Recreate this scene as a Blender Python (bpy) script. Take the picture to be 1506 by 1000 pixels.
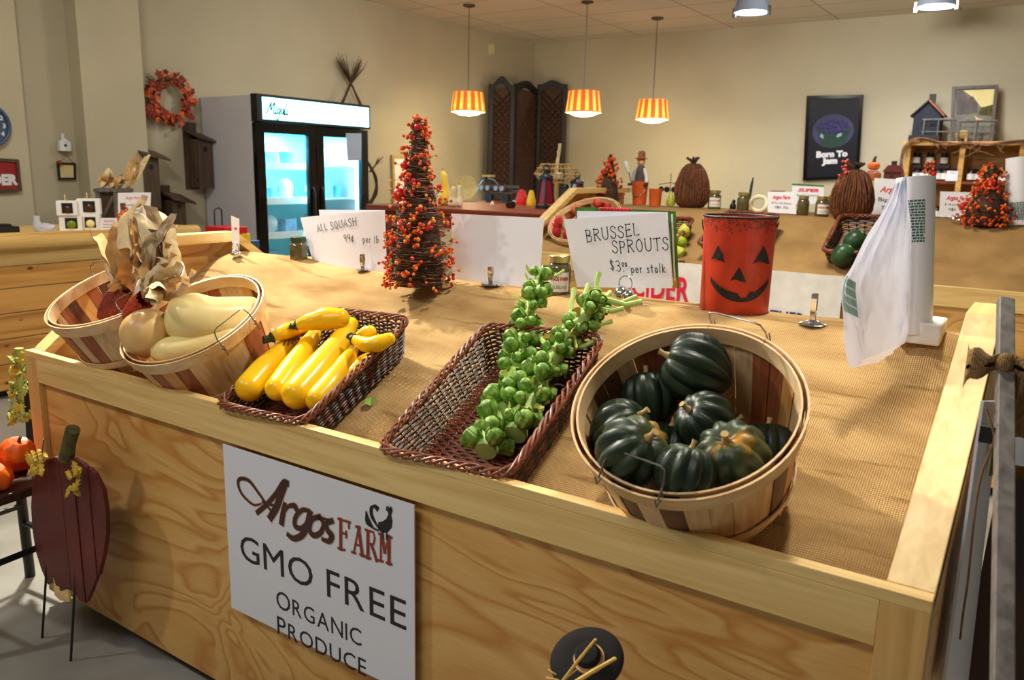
import bpy, math, random
from mathutils import Vector, Matrix, Euler
for o in list(bpy.data.objects): bpy.data.objects.remove(o)
S = bpy.context.scene
COL = S.collection
rnd = random.Random(11)
rad = math.radians

# ------------------------------------------------------------------ camera
F, PITCH, ROLL, YAW, H = 1194.0, rad(11.75), rad(-1.227), rad(56.0), 1.38
_sy, _cy = math.sin(YAW), math.cos(YAW)
_B = Matrix(((_sy, _cy, 0), (-_cy, _sy, 0), (0, 0, 1)))
_cp, _sp = math.cos(PITCH), math.sin(PITCH)
_P = Matrix(((1, 0, 0), (0, -_sp, -_cp), (0, _cp, -_sp)))
_cr, _sr = math.cos(ROLL), math.sin(ROLL)
_R = Matrix(((_cr, _sr, 0), (-_sr, _cr, 0), (0, 0, 1)))
CM = _R @ _P @ _B                      # world -> (right, down, depth)
CP = Vector((0, 0, H))
cd = bpy.data.cameras.new('camera'); cam = bpy.data.objects.new('camera', cd); COL.objects.link(cam)
cd.sensor_fit = 'HORIZONTAL'; cd.sensor_width = 36; cd.lens = F / 1506 * 36
cd.clip_start = .02; cd.clip_end = 60
mw = Matrix.Identity(4)
for i in range(3):
    mw[i][0] = CM[0][i]; mw[i][1] = -CM[1][i]; mw[i][2] = -CM[2][i]; mw[i][3] = CP[i]
cam.matrix_world = mw
cd.dof.use_dof = True; cd.dof.focus_distance = 2.0; cd.dof.aperture_fstop = 6.0
S.camera = cam

# ------------------------------------------------------------------ light
def lin(r, g, b):
    def f(u):
        u /= 255.0
        return u / 12.92 if u <= .04045 else ((u + .055) / 1.055) ** 2.4
    return (f(r), f(g), f(b), 1)
W = bpy.data.worlds.new('world'); S.world = W; W.use_nodes = True
W.node_tree.nodes['Background'].inputs[0].default_value = (1, .95, .86, 1)
W.node_tree.nodes['Background'].inputs[1].default_value = .15
def lamp(kind, name, loc, energy, color, to=None, size=.2, spot=None, blend=.5, sy=None):
    l = bpy.data.lights.new(name, kind); l.energy = energy; l.color = color
    if kind == 'AREA':
        l.size = size
        if sy: l.shape = 'RECTANGLE'; l.size_y = sy
    else:
        l.shadow_soft_size = size
    if kind == 'SPOT': l.spot_size = rad(spot); l.spot_blend = blend
    o = bpy.data.objects.new(name, l); COL.objects.link(o); o.location = loc
    if to is not None:
        o.rotation_euler = (Vector(to) - Vector(loc)).to_track_quat('-Z', 'Y').to_euler()
    return o
lamp('SPOT', 'key_lamp', (-3.2, -.6, 3.0), 90, (1, .95, .88), (-1.2, 1.6, .85), .07, 75, .6)
lamp('AREA', 'added_front_fill', (-1.0, -.4, 3.06), 33, (.97, .97, 1), (-1.0, 1.6, .9), .9)  # unseen soft fill, added to brighten the paper signs and front panel
lamp('SPOT', 'ceiling_lamp_bin', (-3.6, 1.9, 3.06), 720, (1, .93, .80), (-1.3, 1.5, .9), .07, 100, .8)
lamp('SPOT', 'ceiling_lamp_right', (-.5, 2.2, 3.06), 200, (1, .93, .80), (-.6, 1.5, .9), .12, 120, .8)
lamp('AREA', 'ceiling_light_bin', (-1.6, 3.6, 3.06), 75, (1, .94, .82), (-1.5, 4.4, 0), .6)
lamp('AREA', 'ceiling_light_counter', (-4.2, 1.9, 3.06), 48, (1, .95, .84), (-4.9, 2.4, 0), .6)
lamp('AREA', 'ceiling_light_back', (-1.6, 7.2, 3.06), 60, (1, .96, .9), (-1.2, 9.4, .6), .6)
lamp('AREA', 'ceiling_light_side', (-4.4, 5.4, 3.06), 42, (1, .95, .86), (-5.9, 6.0, .3), .6)
S.view_settings.view_transform = 'Standard'; S.view_settings.look = 'None'
S.view_settings.exposure = 0.0; S.view_settings.gamma = 1.0; S.view_settings.use_curve_mapping = False

# ------------------------------------------------------------------ pixel -> place on a surface
def ray(x, y): return CM.transposed() @ Vector((x - 753, y - 500, F))
def Z(x, y, z): d = ray(x, y); return CP + d * ((z - H) / d.z)
def Yp(x, y, Y): d = ray(x, y); return CP + d * (Y / d.y)
def Xp(x, y, X): d = ray(x, y); return CP + d * (X / d.x)
def dep(p): return CM[2][0]*p[0] + CM[2][1]*p[1] + CM[2][2]*(p[2]-H)
def mpp(p): return dep(Vector(p)) / F          # metres per pixel at a place

# ------------------------------------------------------------------ materials
MATS = {}
def newmat(name):
    m = bpy.data.materials.new(name); m.use_nodes = True; MATS[name] = m
    nt = m.node_tree; return m, nt, nt.nodes['Principled BSDF']
def tex(nt, kind, **k):
    n = nt.nodes.new(kind)
    for a, b in k.items():
        if a in n.inputs: n.inputs[a].default_value = b
        else: setattr(n, a, b)
    return n
def coords(nt, scale=(1, 1, 1), rot=(0, 0, 0)):
    t = nt.nodes.new('ShaderNodeTexCoord'); mp = nt.nodes.new('ShaderNodeMapping')
    mp.inputs['Scale'].default_value = scale; mp.inputs['Rotation'].default_value = rot
    nt.links.new(t.outputs['Object'], mp.inputs['Vector']); return mp.outputs[0]
def ramp(nt, fac, stops):
    r = nt.nodes.new('ShaderNodeValToRGB'); e = r.color_ramp.elements
    while len(e) < len(stops): e.new(.5)
    for i, (p, c) in enumerate(stops): e[i].position = p; e[i].color = c
    nt.links.new(fac, r.inputs[0]); return r.outputs[0]
def bump(nt, b, h, strength=.3, dist=.002):
    n = nt.nodes.new('ShaderNodeBump'); n.inputs['Strength'].default_value = strength; n.inputs['Distance'].default_value = dist
    nt.links.new(h, n.inputs['Height']); nt.links.new(n.outputs[0], b.inputs['Normal'])
def plain(name, rgb, rough=.55, var=.18, scale=14, metal=0, bp=0, emit=0, coat=0, spec=.5):
    m, nt, b = newmat(name); c = lin(*rgb)
    b.inputs['Roughness'].default_value = rough; b.inputs['Metallic'].default_value = metal
    b.inputs['Specular IOR Level'].default_value = spec; b.inputs['Coat Weight'].default_value = coat
    n = tex(nt, 'ShaderNodeTexNoise', Scale=scale, Detail=4.0); nt.links.new(coords(nt), n.inputs['Vector'])
    lo = tuple(x * (1 - var) for x in c[:3]) + (1,); hi = tuple(min(1, x * (1 + var)) for x in c[:3]) + (1,)
    col = ramp(nt, n.outputs[0], [(.3, lo), (.7, hi)])
    nt.links.new(col, b.inputs['Base Color'])
    if bp: bump(nt, b, n.outputs[0], bp)
    if emit:
        nt.links.new(col, b.inputs['Emission Color']); b.inputs['Emission Strength'].default_value = emit
    return m
def wood(name, c1, c2, axis=0, fine=45, rough=.5, knots=True):
    m, nt, b = newmat(name); b.inputs['Roughness'].default_value = rough
    sc = [fine, fine, fine]; sc[axis] = fine * .05
    n = tex(nt, 'ShaderNodeTexNoise', Scale=1.0, Detail=5.0, Distortion=.6); nt.links.new(coords(nt, sc), n.inputs['Vector'])
    col = ramp(nt, n.outputs[0], [(.3, lin(*c2)), (.62, lin(*c1))])
    if knots:
        sc2 = [9, 9, 9]; sc2[axis] = 5
        v = tex(nt, 'ShaderNodeTexVoronoi', Scale=1.0, Randomness=1.0); nt.links.new(coords(nt, sc2), v.inputs['Vector'])
        k = ramp(nt, v.outputs['Distance'], [(.05, (1, 1, 1, 1)), (.12, (0, 0, 0, 1))])
        mx = nt.nodes.new('ShaderNodeMix'); mx.data_type = 'RGBA'
        nt.links.new(k, mx.inputs[0]); nt.links.new(col, mx.inputs[6]); mx.inputs[7].default_value = lin(int(c2[0]*.55), int(c2[1]*.45), int(c2[2]*.35))
        col = mx.outputs[2]
    nt.links.new(col, b.inputs['Base Color']); bump(nt, b, n.outputs[0], .08)
    return m
wood('pine', (232, 200, 132), (208, 168, 96), 0)
wood('pine_y', (232, 200, 132), (208, 168, 96), 1)
wood('pine_z', (220, 180, 108), (196, 150, 82), 2)
wood('plank', (214, 160, 84), (170, 112, 48), 1, 20)
wood('log', (232, 198, 120), (176, 128, 62), 1, 14)
wood('stave', (232, 198, 150), (205, 160, 110), 2, 60, knots=False)
wood('stave_red', (178, 104, 62), (140, 74, 42), 2, 60, knots=False)
wood('stave_dark', (118, 76, 54), (90, 54, 36), 2, 60, knots=False)
wood('stave_gold', (226, 170, 96), (204, 140, 70), 2, 60, knots=False)
wood('hoop', (238, 206, 158), (214, 172, 118), 0, 30, knots=False)
wood('greywood', (112, 106, 102), (74, 70, 68), 2, 50)
wood('barnwood', (92, 72, 56), (54, 42, 34), 2, 50)
wood('redwood', (150, 62, 34), (104, 36, 20), 0, 30)
wood('darkwood', (70, 40, 26), (40, 24, 16), 2, 30)
wood('shelfwood', (226, 176, 92), (190, 134, 58), 0, 30)
def plywood():
    m, nt, b = newmat('plywood'); b.inputs['Roughness'].default_value = .5
    co = coords(nt, (1.5, 1, 3.4))
    n = tex(nt, 'ShaderNodeTexNoise', Scale=1.15, Detail=2.0, Distortion=1.1); nt.links.new(co, n.inputs['Vector'])
    mu = nt.nodes.new('ShaderNodeMath'); mu.operation = 'MULTIPLY'; mu.inputs[1].default_value = 9; nt.links.new(n.outputs[0], mu.inputs[0])
    fr = nt.nodes.new('ShaderNodeMath'); fr.operation = 'FRACT'; nt.links.new(mu.outputs[0], fr.inputs[0])
    col = ramp(nt, fr.outputs[0], [(0, lin(222, 176, 104)), (.55, lin(214, 164, 90)), (.82, lin(196, 134, 60)), (1, lin(220, 174, 102))])
    n2 = tex(nt, 'ShaderNodeTexNoise', Scale=3.0, Detail=6.0); nt.links.new(coords(nt, (6, 1, 60)), n2.inputs['Vector'])
    mx = nt.nodes.new('ShaderNodeMix'); mx.data_type = 'RGBA'; mx.blend_type = 'MULTIPLY'; mx.inputs[0].default_value = .35
    nt.links.new(col, mx.inputs[6]); nt.links.new(ramp(nt, n2.outputs[0], [(.35, (.75, .7, .62, 1)), (.65, (1, 1, 1, 1))]), mx.inputs[7])
    nt.links.new(mx.outputs[2], b.inputs['Base Color'])
plywood()
def burlap(name, c1, c2, pitch=.0042, streak=.8, sc=(1, 2.5, 1)):
    m, nt, b = newmat(name); b.inputs['Roughness'].default_value = .95; b.inputs['Specular IOR Level'].default_value = .1
    co = coords(nt)
    nz = tex(nt, 'ShaderNodeTexNoise', Scale=60.0, Detail=2.0); nt.links.new(co, nz.inputs['Vector'])
    ws = []
    for d in ('X', 'Y'):
        w = tex(nt, 'ShaderNodeTexWave', Scale=1 / pitch / math.pi, Distortion=1.6, Detail=1.0); w.wave_type = 'BANDS'; w.bands_direction = d
        w.inputs['Detail Scale'].default_value = .35
        nt.links.new(co, w.inputs['Vector']); ws.append(w.outputs[1])
    mn = nt.nodes.new('ShaderNodeMath'); mn.operation = 'ADD'; nt.links.new(ws[0], mn.inputs[0]); nt.links.new(ws[1], mn.inputs[1])
    weave = ramp(nt, mn.outputs[0], [(.15, (.10, .07, .04, 1)), (.8, (1, 1, 1, 1))])
    big = tex(nt, 'ShaderNodeTexNoise', Scale=5.0, Detail=6.0); nt.links.new(coords(nt, sc), big.inputs['Vector'])
    base = ramp(nt, big.outputs[0], [(.3, lin(*c2)), (.65, lin(*c1))])
    mx = nt.nodes.new('ShaderNodeMix'); mx.data_type = 'RGBA'; mx.blend_type = 'MULTIPLY'; mx.inputs[0].default_value = .65
    nt.links.new(base, mx.inputs[6]); nt.links.new(weave, mx.inputs[7]); nt.links.new(mx.outputs[2], b.inputs['Base Color'])
    st = tex(nt, 'ShaderNodeTexNoise', Scale=1.0, Detail=3.0); nt.links.new(coords(nt, (3.5, 34, 1)), st.inputs['Vector'])
    m2 = nt.nodes.new('ShaderNodeMix'); m2.data_type = 'RGBA'; m2.blend_type = 'MULTIPLY'; m2.inputs[0].default_value = streak
    nt.links.new(mx.outputs[2], m2.inputs[6]); nt.links.new(ramp(nt, st.outputs[0], [(.30, (.52, .45, .36, 1)), (.40, (1, 1, 1, 1))]), m2.inputs[7]); nt.links.new(m2.outputs[2], b.inputs['Base Color'])
    bump(nt, b, mn.outputs[0], .5, .0015)
burlap('burlap', (202, 168, 114), (158, 124, 78))
burlap('burlap_far', (182, 146, 94), (156, 122, 78), .005, .0, (1.2, 1.2, 1))
burlap('burlap_bow', (176, 146, 104), (120, 92, 60), .003)
def veg(name, stops, nscale, dist=0, rough=.35, obj=(1, 1, 1)):
    m, nt, b = newmat(name); b.inputs['Roughness'].default_value = rough; b.inputs['Specular IOR Level'].default_value = .4
    n = tex(nt, 'ShaderNodeTexNoise', Scale=nscale, Detail=4.0, Distortion=dist)
    oi = nt.nodes.new('ShaderNodeObjectInfo'); ad = nt.nodes.new('ShaderNodeVectorMath'); ad.operation = 'ADD'
    sc = nt.nodes.new('ShaderNodeVectorMath'); sc.operation = 'SCALE'; sc.inputs['Scale'].default_value = 20
    cb = nt.nodes.new('ShaderNodeCombineXYZ')
    for i in range(3): nt.links.new(oi.outputs['Random'], cb.inputs[i])
    nt.links.new(cb.outputs[0], sc.inputs[0]); nt.links.new(coords(nt, obj), ad.inputs[0]); nt.links.new(sc.outputs[0], ad.inputs[1])
    nt.links.new(ad.outputs[0], n.inputs['Vector'])
    nt.links.new(ramp(nt, n.outputs[0], [(p, lin(*c)) for p, c in stops]), b.inputs['Base Color'])
    bump(nt, b, n.outputs[0], .06)
    return m
veg('squash_yellow', [(.3, (250, 188, 10)), (.7, (255, 212, 28))], 9, rough=.28)
veg('acorn', [(.35, (18, 30, 20)), (.58, (40, 56, 36)), (.655, (70, 76, 34)), (.715, (206, 142, 28)), (.85, (232, 168, 36))], 6.5, .4, .42)
veg('butternut', [(.3, (218, 172, 104)), (.7, (236, 198, 132))], 8)
veg('butternut_pale', [(.3, (234, 206, 124)), (.7, (250, 232, 166))], 8)
veg('sprout', [(.28, (66, 108, 36)), (.5, (118, 162, 62)), (.75, (186, 208, 112))], 1.3, rough=.5)
veg('stalkgreen', [(.3, (152, 186, 92)), (.6, (178, 204, 116)), (.8, (220, 206, 128))], 16, rough=.5)
veg('scrap', [(.3, (150, 176, 70)), (.5, (206, 204, 110)), (.75, (214, 176, 84))], 9, rough=.6)
veg('apple', [(.3, (160, 22, 38)), (.52, (196, 52, 60)), (.66, (226, 150, 90))], 6, rough=.25)
veg('pear', [(.3, (160, 186, 50)), (.6, (206, 206, 84)), (.75, (236, 140, 80))], 6, rough=.35)
veg('melon', [(.35, (18, 44, 26)), (.65, (52, 92, 54))], 12, rough=.35)
veg('minipumpkin', [(.3, (236, 84, 14)), (.7, (255, 122, 30))], 6, rough=.4)
veg('gourd_yellow', [(.3, (236, 180, 20)), (.7, (255, 224, 80))], 6)
veg('gourd_white', [(.3, (226, 206, 160)), (.7, (250, 240, 206))], 6)
plain('stem_dark', (44, 66, 34), .6)
plain('stem_tan', (186, 156, 96), .8)
plain('stem_green', (128, 142, 62), .7)
plain('husk', (198, 156, 98), .85, .25, 30)
plain('husk_pale', (222, 200, 156), .85, .2, 30)
plain('husk_grey', (178, 158, 126), .85, .35, 30)
plain('kernel_red', (110, 24, 18), .4, .5, 90, bp=.4)
plain('kernel_white', (232, 224, 204), .45, .2, 90, bp=.4)
plain('kernel_rust', (178, 62, 26), .4, .4, 90, bp=.4)
def wickermat(name, a, b_):
    return plain(name, a, .45, .5, 40)
wickermat('wicker', (122, 60, 32), 0)
wickermat('wicker_dark', (54, 33, 22), 0)
plain('twig', (124, 84, 52), .8, .45, 50)
plain('twig_dark', (70, 48, 32), .85, .4, 40)
plain('twig_pumpkin', (112, 62, 30), .75, .55, 60)
plain('berry_orange', (222, 80, 22), .35, .3, 30)
plain('berry_red', (200, 22, 34), .3, .25, 20)
plain('berry_gold', (244, 150, 50), .4, .25, 20)
plain('paper', (244, 245, 252), .75, .02, 4)
plain('card', (240, 236, 226), .7, .03, 4)
plain('signwhite', (222, 224, 232), .55, .03, 3)
plain('ink', (22, 20, 22), .6, .1)
plain('ink_grey', (96, 90, 88), .6, .1)
plain('ink_brown', (62, 26, 22), .55, .15)
plain('ink_edge', (206, 170, 140), .6, .1)
plain('ink_maroon', (128, 46, 36), .55, .15)
plain('ink_red', (222, 24, 56), .5, .1)
plain('ink_blue', (30, 46, 110), .5, .1)
plain('ink_green', (58, 106, 88), .5, .15)
plain('logo_green', (150, 188, 172), .5, .12)
plain('chrome', (222, 224, 228), .12, .05, 5, metal=1)
plain('wire', (150, 146, 142), .3, .1, 5, metal=1)
plain('steel_lid', (206, 186, 120), .3, .1, 5, metal=.8)
plain('jar_green', (92, 86, 52), .12, .35, 30, coat=.6)
plain('jar_dark', (30, 16, 12), .1, .3, 30, coat=.6)
plain('pumpkin_tin', (188, 52, 20), .42, .22, 18, bp=.05)
plain('tin_rust', (120, 44, 18), .5, .4, 26)
plain('black', (14, 13, 13), .5, .2)
plain('black_gloss', (10, 10, 11), .15, .2)
plain('rust_metal', (150, 84, 50), .55, .35, 12)
plain('navy_wood', (20, 28, 42), .7, .4, 14)
plain('maroon_board', (92, 24, 18), .55, .3, 7)
plain('gold_leaf', (196, 160, 44), .5, .35, 30)
plain('leaf_green', (150, 158, 62), .6, .35, 18)
plain('moss', (84, 78, 36), .9, .4, 40)
plain('plastic_white', (240, 242, 248), .35, .02, 4)
plain('gloss_white', (246, 244, 240), .4, .02, 4)
plain('orange_pot', (214, 96, 34), .5, .2, 10)
plain('red_bag', (214, 20, 28), .45, .15, 6)
plain('yellow_bag', (238, 196, 30), .45, .15, 6)
plain('magenta_glass', (150, 26, 52), .25, .2, 12)
plain('cloth_white', (228, 224, 216), .85, .08)
plain('felt_dark', (18, 12, 10), .9, .3)
plain('skin_tan', (222, 180, 132), .8, .1)
plain('straw', (214, 172, 84), .8, .3, 40)
plain('caramel', (70, 34, 20), .25, .3, 12)
plain('apple_green', (118, 142, 34), .3, .2, 10)
plain('bluegrey', (150, 164, 186), .5, .06, 5)
plain('clock_blue', (60, 84, 118), .5, .2, 8)
plain('sign_red', (150, 26, 30), .5, .15, 8)
plain('parchment', (222, 200, 148), .7, .12, 8)
plain('leaf_rust', (134, 44, 22), .6, .45, 40)
plain('leaf_orange', (206, 92, 26), .6, .35, 40)
plain('gold_mesh', (150, 122, 50), .4, .5, 60, metal=.3)
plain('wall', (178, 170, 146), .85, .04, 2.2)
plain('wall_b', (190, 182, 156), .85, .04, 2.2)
plain('plasterline', (160, 148, 126), .85, .04, 3)
plain('fridge_side', (206, 208, 218), .5, .04, 3)
plain('fridge_in', (120, 226, 240), .5, .1, 3)
plain('prod_white', (226, 240, 246), .5, .2, 9)
plain('prod_blue', (120, 170, 214), .5, .4, 9)
plain('prod_teal', (80, 190, 210), .5, .4, 9)
plain('posterink', (14, 16, 30), .3, .3, 5)
plain('blueberry', (34, 30, 92), .5, .5, 60)
plain('carton_green', (16, 58, 46), .6, .3, 14)
plain('glowhaze', (50, 52, 92), .5, .3, 4)
plain('cookbook', (60, 120, 30), .4, .6, 20)
plain('ochre', (206, 152, 40), .5, .15)
plain('amber', (190, 92, 30), .2, .3, 12)
plain('sky_cream', (226, 208, 130), .5, .1, 5)
plain('pic_dark', (84, 72, 66), .6, .4, 14)
plain('pic_ground', (112, 108, 90), .6, .3, 14)
plain('smoke_white', (214, 202, 160), .6, .03)
def emis(name, rgb, st):
    m, nt, b = newmat(name); b.inputs['Base Color'].default_value = lin(*rgb)
    n = tex(nt, 'ShaderNodeTexNoise', Scale=3.0); nt.links.new(coords(nt), n.inputs['Vector'])
    c = lin(*rgb); nt.links.new(ramp(nt, n.outputs[0], [(.2, tuple(x*.92 for x in c[:3]) + (1,)), (.8, c)]), b.inputs['Emission Color'])
    b.inputs['Emission Strength'].default_value = st; return m
emis('lightbox', (150, 232, 255), 4.2)
emis('tube_light', (190, 245, 255), 6)
emis('bulb', (235, 242, 255), 40)
emis('bulb_warm', (255, 226, 160), 14)
def shade():
    m, nt, b = newmat('lampshade')
    w = tex(nt, 'ShaderNodeTexGradient'); w.gradient_type = 'RADIAL'; nt.links.new(coords(nt), w.inputs[0])
    mu = nt.nodes.new('ShaderNodeMath'); mu.operation = 'MULTIPLY'; mu.inputs[1].default_value = 13; nt.links.new(w.outputs[1], mu.inputs[0])
    fr = nt.nodes.new('ShaderNodeMath'); fr.operation = 'FRACT'; nt.links.new(mu.outputs[0], fr.inputs[0])
    col = ramp(nt, fr.outputs[0], [(.46, lin(176, 74, 26)), (.56, lin(232, 176, 92)), (.88, lin(232, 176, 92)), (.98, lin(176, 74, 26))])
    nt.links.new(col, b.inputs['Base Color'])
    tr = nt.nodes.new('ShaderNodeBsdfTranslucent'); nt.links.new(col, tr.inputs[0])
    mx = nt.nodes.new('ShaderNodeMixShader'); mx.inputs[0].default_value = .2
    nt.links.new(b.outputs[0], mx.inputs[1]); nt.links.new(tr.outputs[0], mx.inputs[2])
    nt.links.new(mx.outputs[0], nt.nodes['Material Output'].inputs[0])
shade()
def film(name, rgb, transp, transl=.5):
    m, nt, b = newmat(name); b.inputs['Base Color'].default_value = lin(*rgb); b.inputs['Roughness'].default_value = .22
    n = tex(nt, 'ShaderNodeTexNoise', Scale=7.0, Detail=3.0, Distortion=.6); nt.links.new(coords(nt), n.inputs['Vector']); bump(nt, b, n.outputs[0], .35, .006)
    tl = nt.nodes.new('ShaderNodeBsdfTranslucent'); tl.inputs[0].default_value = lin(*rgb)
    tp = nt.nodes.new('ShaderNodeBsdfTransparent')
    a = nt.nodes.new('ShaderNodeMixShader'); a.inputs[0].default_value = transl
    nt.links.new(b.outputs[0], a.inputs[1]); nt.links.new(tl.outputs[0], a.inputs[2])
    c = nt.nodes.new('ShaderNodeMixShader'); c.inputs[0].default_value = transp
    nt.links.new(a.outputs[0], c.inputs[1]); nt.links.new(tp.outputs[0], c.inputs[2])
    nt.links.new(c.outputs[0], nt.nodes['Material Output'].inputs[0])
film('bag_film', (240, 243, 255), .24, .5)
film('door_glass', (150, 236, 250), .9, .2)
def floor_mat():
    m, nt, b = newmat('floor_concrete'); b.inputs['Roughness'].default_value = .38
    n = tex(nt, 'ShaderNodeTexNoise', Scale=2.4, Detail=7.0); nt.links.new(coords(nt), n.inputs['Vector'])
    nt.links.new(ramp(nt, n.outputs[0], [(.3, lin(128, 128, 122)), (.7, lin(176, 174, 166))]), b.inputs['Base Color'])
floor_mat()
def ceil_mat():
    m, nt, b = newmat('ceiling_tile'); b.inputs['Roughness'].default_value = .9
    br = tex(nt, 'ShaderNodeTexBrick', Scale=1.0); br.offset = 0; br.inputs['Brick Width'].default_value = 1.2; br.inputs['Row Height'].default_value = .6
    br.inputs['Mortar Size'].default_value = .012
    br.inputs['Color1'].default_value = lin(214, 204, 186); br.inputs['Color2'].default_value = lin(208, 198, 180); br.inputs['Mortar'].default_value = lin(168, 158, 140)
    nt.links.new(coords(nt), br.inputs['Vector']); nt.links.new(br.outputs[0], b.inputs['Base Color'])
ceil_mat()

# ------------------------------------------------------------------ mesh builder
class MB:
    def __init__(s): s.v = []; s.f = []; s.m = []; s.cur = 0; s.T = Matrix.Identity(4)
    def add(s, vs, fs):
        b = len(s.v); s.v += [s.T @ Vector(p) for p in vs]; s.f += [tuple(b + i for i in f) for f in fs]; s.m += [s.cur] * len(fs); return s
    def box(s, x0, x1, y0, y1, z0, z1):
        return s.add([(x0,y0,z0),(x1,y0,z0),(x1,y1,z0),(x0,y1,z0),(x0,y0,z1),(x1,y0,z1),(x1,y1,z1),(x0,y1,z1)],
                     [(0,3,2,1),(4,5,6,7),(0,1,5,4),(1,2,6,5),(2,3,7,6),(3,0,4,7)])
    def tube(s, pts, r, n=8, closed=False):
        pts = [Vector(p) for p in pts]; N = len(pts)
        rs = r if isinstance(r, (list, tuple)) else [r] * N
        vs = []; fs = []; up = None
        for i in range(N):
            if closed: t = pts[(i+1) % N] - pts[i-1]
            else: t = pts[min(i+1, N-1)] - pts[max(i-1, 0)]
            if t.length < 1e-9: t = Vector((0, 0, 1))
            t.normalize()
            if up is None:
                up = Vector((0, 0, 1)) if abs(t.z) < .9 else Vector((1, 0, 0))
            a = up - t * up.dot(t)
            if a.length < 1e-6: a = t.orthogonal()
            a.normalize(); up = a; b = t.cross(a)
            for k in range(n):
                th = 2 * math.pi * k / n
                vs.append(pts[i] + (a * math.cos(th) + b * math.sin(th)) * rs[i])
        for i in range(N if closed else N - 1):
            j = (i + 1) % N
            for k in range(n):
                k2 = (k + 1) % n
                fs.append((i*n+k, i*n+k2, j*n+k2, j*n+k))
        if not closed:
            fs.append(tuple(range(n-1, -1, -1))); fs.append(tuple((N-1)*n + k for k in range(n)))
        return s.add(vs, fs)
    def lathe(s, prof, n=32, fn=None, a0=0, a1=2*math.pi):
        full = abs(a1 - a0 - 2*math.pi) < 1e-6; cols = n if full else n + 1
        vs = []; fs = []
        for (r, z) in prof:
            for k in range(cols):
                th = a0 + (a1 - a0) * k / n
                q = r * (fn(th, z) if fn else 1)
                vs.append((q * math.cos(th), q * math.sin(th), z))
        for i in range(len(prof) - 1):
            for k in range(n):
                k2 = (k + 1) % cols
                fs.append((i*cols+k, i*cols+k2, (i+1)*cols+k2, (i+1)*cols+k))
        return s.add(vs, fs)
    def ell(s, c, r, seg=14, rings=9, R=None, fn=None):
        c = Vector(c); vs = []; fs = []
        if not isinstance(r, (tuple, list)): r = (r, r, r)
        for i in range(rings + 1):
            ph = math.pi * i / rings
            for k in range(seg):
                th = 2 * math.pi * k / seg
                d = Vector((math.sin(ph)*math.cos(th), math.sin(ph)*math.sin(th), math.cos(ph)))
                q = fn(d) if fn else 1
                p = Vector((d.x*r[0]*q, d.y*r[1]*q, d.z*r[2]*q))
                if R: p = R @ p
                vs.append(c + p)
        for i in range(rings):
            for k in range(seg):
                k2 = (k+1) % seg; fs.append((i*seg+k, (i+1)*seg+k, (i+1)*seg+k2, i*seg+k2))
        return s.add(vs, fs)
    def prism(s, poly, z0, z1):
        n = len(poly)
        vs = [(p[0], p[1], z0) for p in poly] + [(p[0], p[1], z1) for p in poly]
        fs = [tuple(range(n-1, -1, -1)), tuple(range(n, 2*n))]
        fs += [(i, (i+1) % n, n + (i+1) % n, n + i) for i in range(n)]
        return s.add(vs, fs)
    def ribbon(s, pts, w, z=0, widths=None, th=.0004):
        # flat ink stroke in the XY plane
        N = len(pts); P = [Vector((p[0], p[1])) for p in pts]; vs = []; fs = []
        for i in range(N):
            t = P[min(i+1, N-1)] - P[max(i-1, 0)]
            if t.length < 1e-9: t = Vector((1, 0))
            t.normalize(); nrm = Vector((-t.y, t.x)); ww = (widths[i] if widths else w) / 2
            e = t * (ww * .6) * (-1 if i == 0 else 1 if i == N-1 else 0)
            a = P[i] + nrm*ww + e; b = P[i] - nrm*ww + e
            vs += [(a.x, a.y, z), (b.x, b.y, z), (a.x, a.y, z+th), (b.x, b.y, z+th)]
        for i in range(N - 1):
            a = 4*i; b = a + 4
            fs += [(a+2, a+3, b+3, b+2), (a, b, b+1, a+1), (a, a+2, b+2, b), (a+1, b+1, b+3, a+3)]
        fs += [(0, 1, 3, 2), (4*N-4, 4*N-2, 4*N-1, 4*N-3)]
        return s.add(vs, fs)
    def grid(s, fn, nu, nv):
        vs = [fn(i/nu, j/nv) for j in range(nv+1) for i in range(nu+1)]
        fs = [(j*(nu+1)+i, j*(nu+1)+i+1, (j+1)*(nu+1)+i+1, (j+1)*(nu+1)+i) for j in range(nv) for i in range(nu)]
        return s.add(vs, fs)
    def text(s, body, size, x=0, y=0, z=0, bold=0, align='CENTER', shear=0, spacing=1, width=None, th=.0004):
        c = bpy.data.curves.new('t', 'FONT'); c.body = body; c.size = size; c.align_x = align; c.shear = shear
        c.space_character = spacing; c.offset = bold; c.extrude = th / 2; c.resolution_u = 3
        o = bpy.data.objects.new('t', c); COL.objects.link(o)
        dg = bpy.context.evaluated_depsgraph_get(); me = bpy.data.meshes.new_from_object(o.evaluated_get(dg))
        k = 1
        if width:
            xs = [v.co.x for v in me.vertices]; k = width / max(1e-6, max(xs) - min(xs))
        s.add([(v.co.x*k + x, v.co.y + y, v.co.z + z + th/2) for v in me.vertices], [tuple(p.vertices) for p in me.polygons])
        bpy.data.objects.remove(o); bpy.data.curves.remove(c); bpy.data.meshes.remove(me)
        return s
    def mesh(s, name, mats, smooth=True):
        me = bpy.data.meshes.new(name); me.from_pydata([tuple(p) for p in s.v], [], s.f)
        for m in (mats if isinstance(mats, (list, tuple)) else [mats]): me.materials.append(MATS[m])
        me.polygons.foreach_set('material_index', s.m)
        me.polygons.foreach_set('use_smooth', [smooth] * len(s.f)); me.update()
        if smooth:
            me.set_sharp_from_angle(angle=rad(38))
        return me
def link(name, data, parent=None):
    o = bpy.data.objects.new(name, data); COL.objects.link(o)
    if parent is not None: o.parent = parent
    return o
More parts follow.
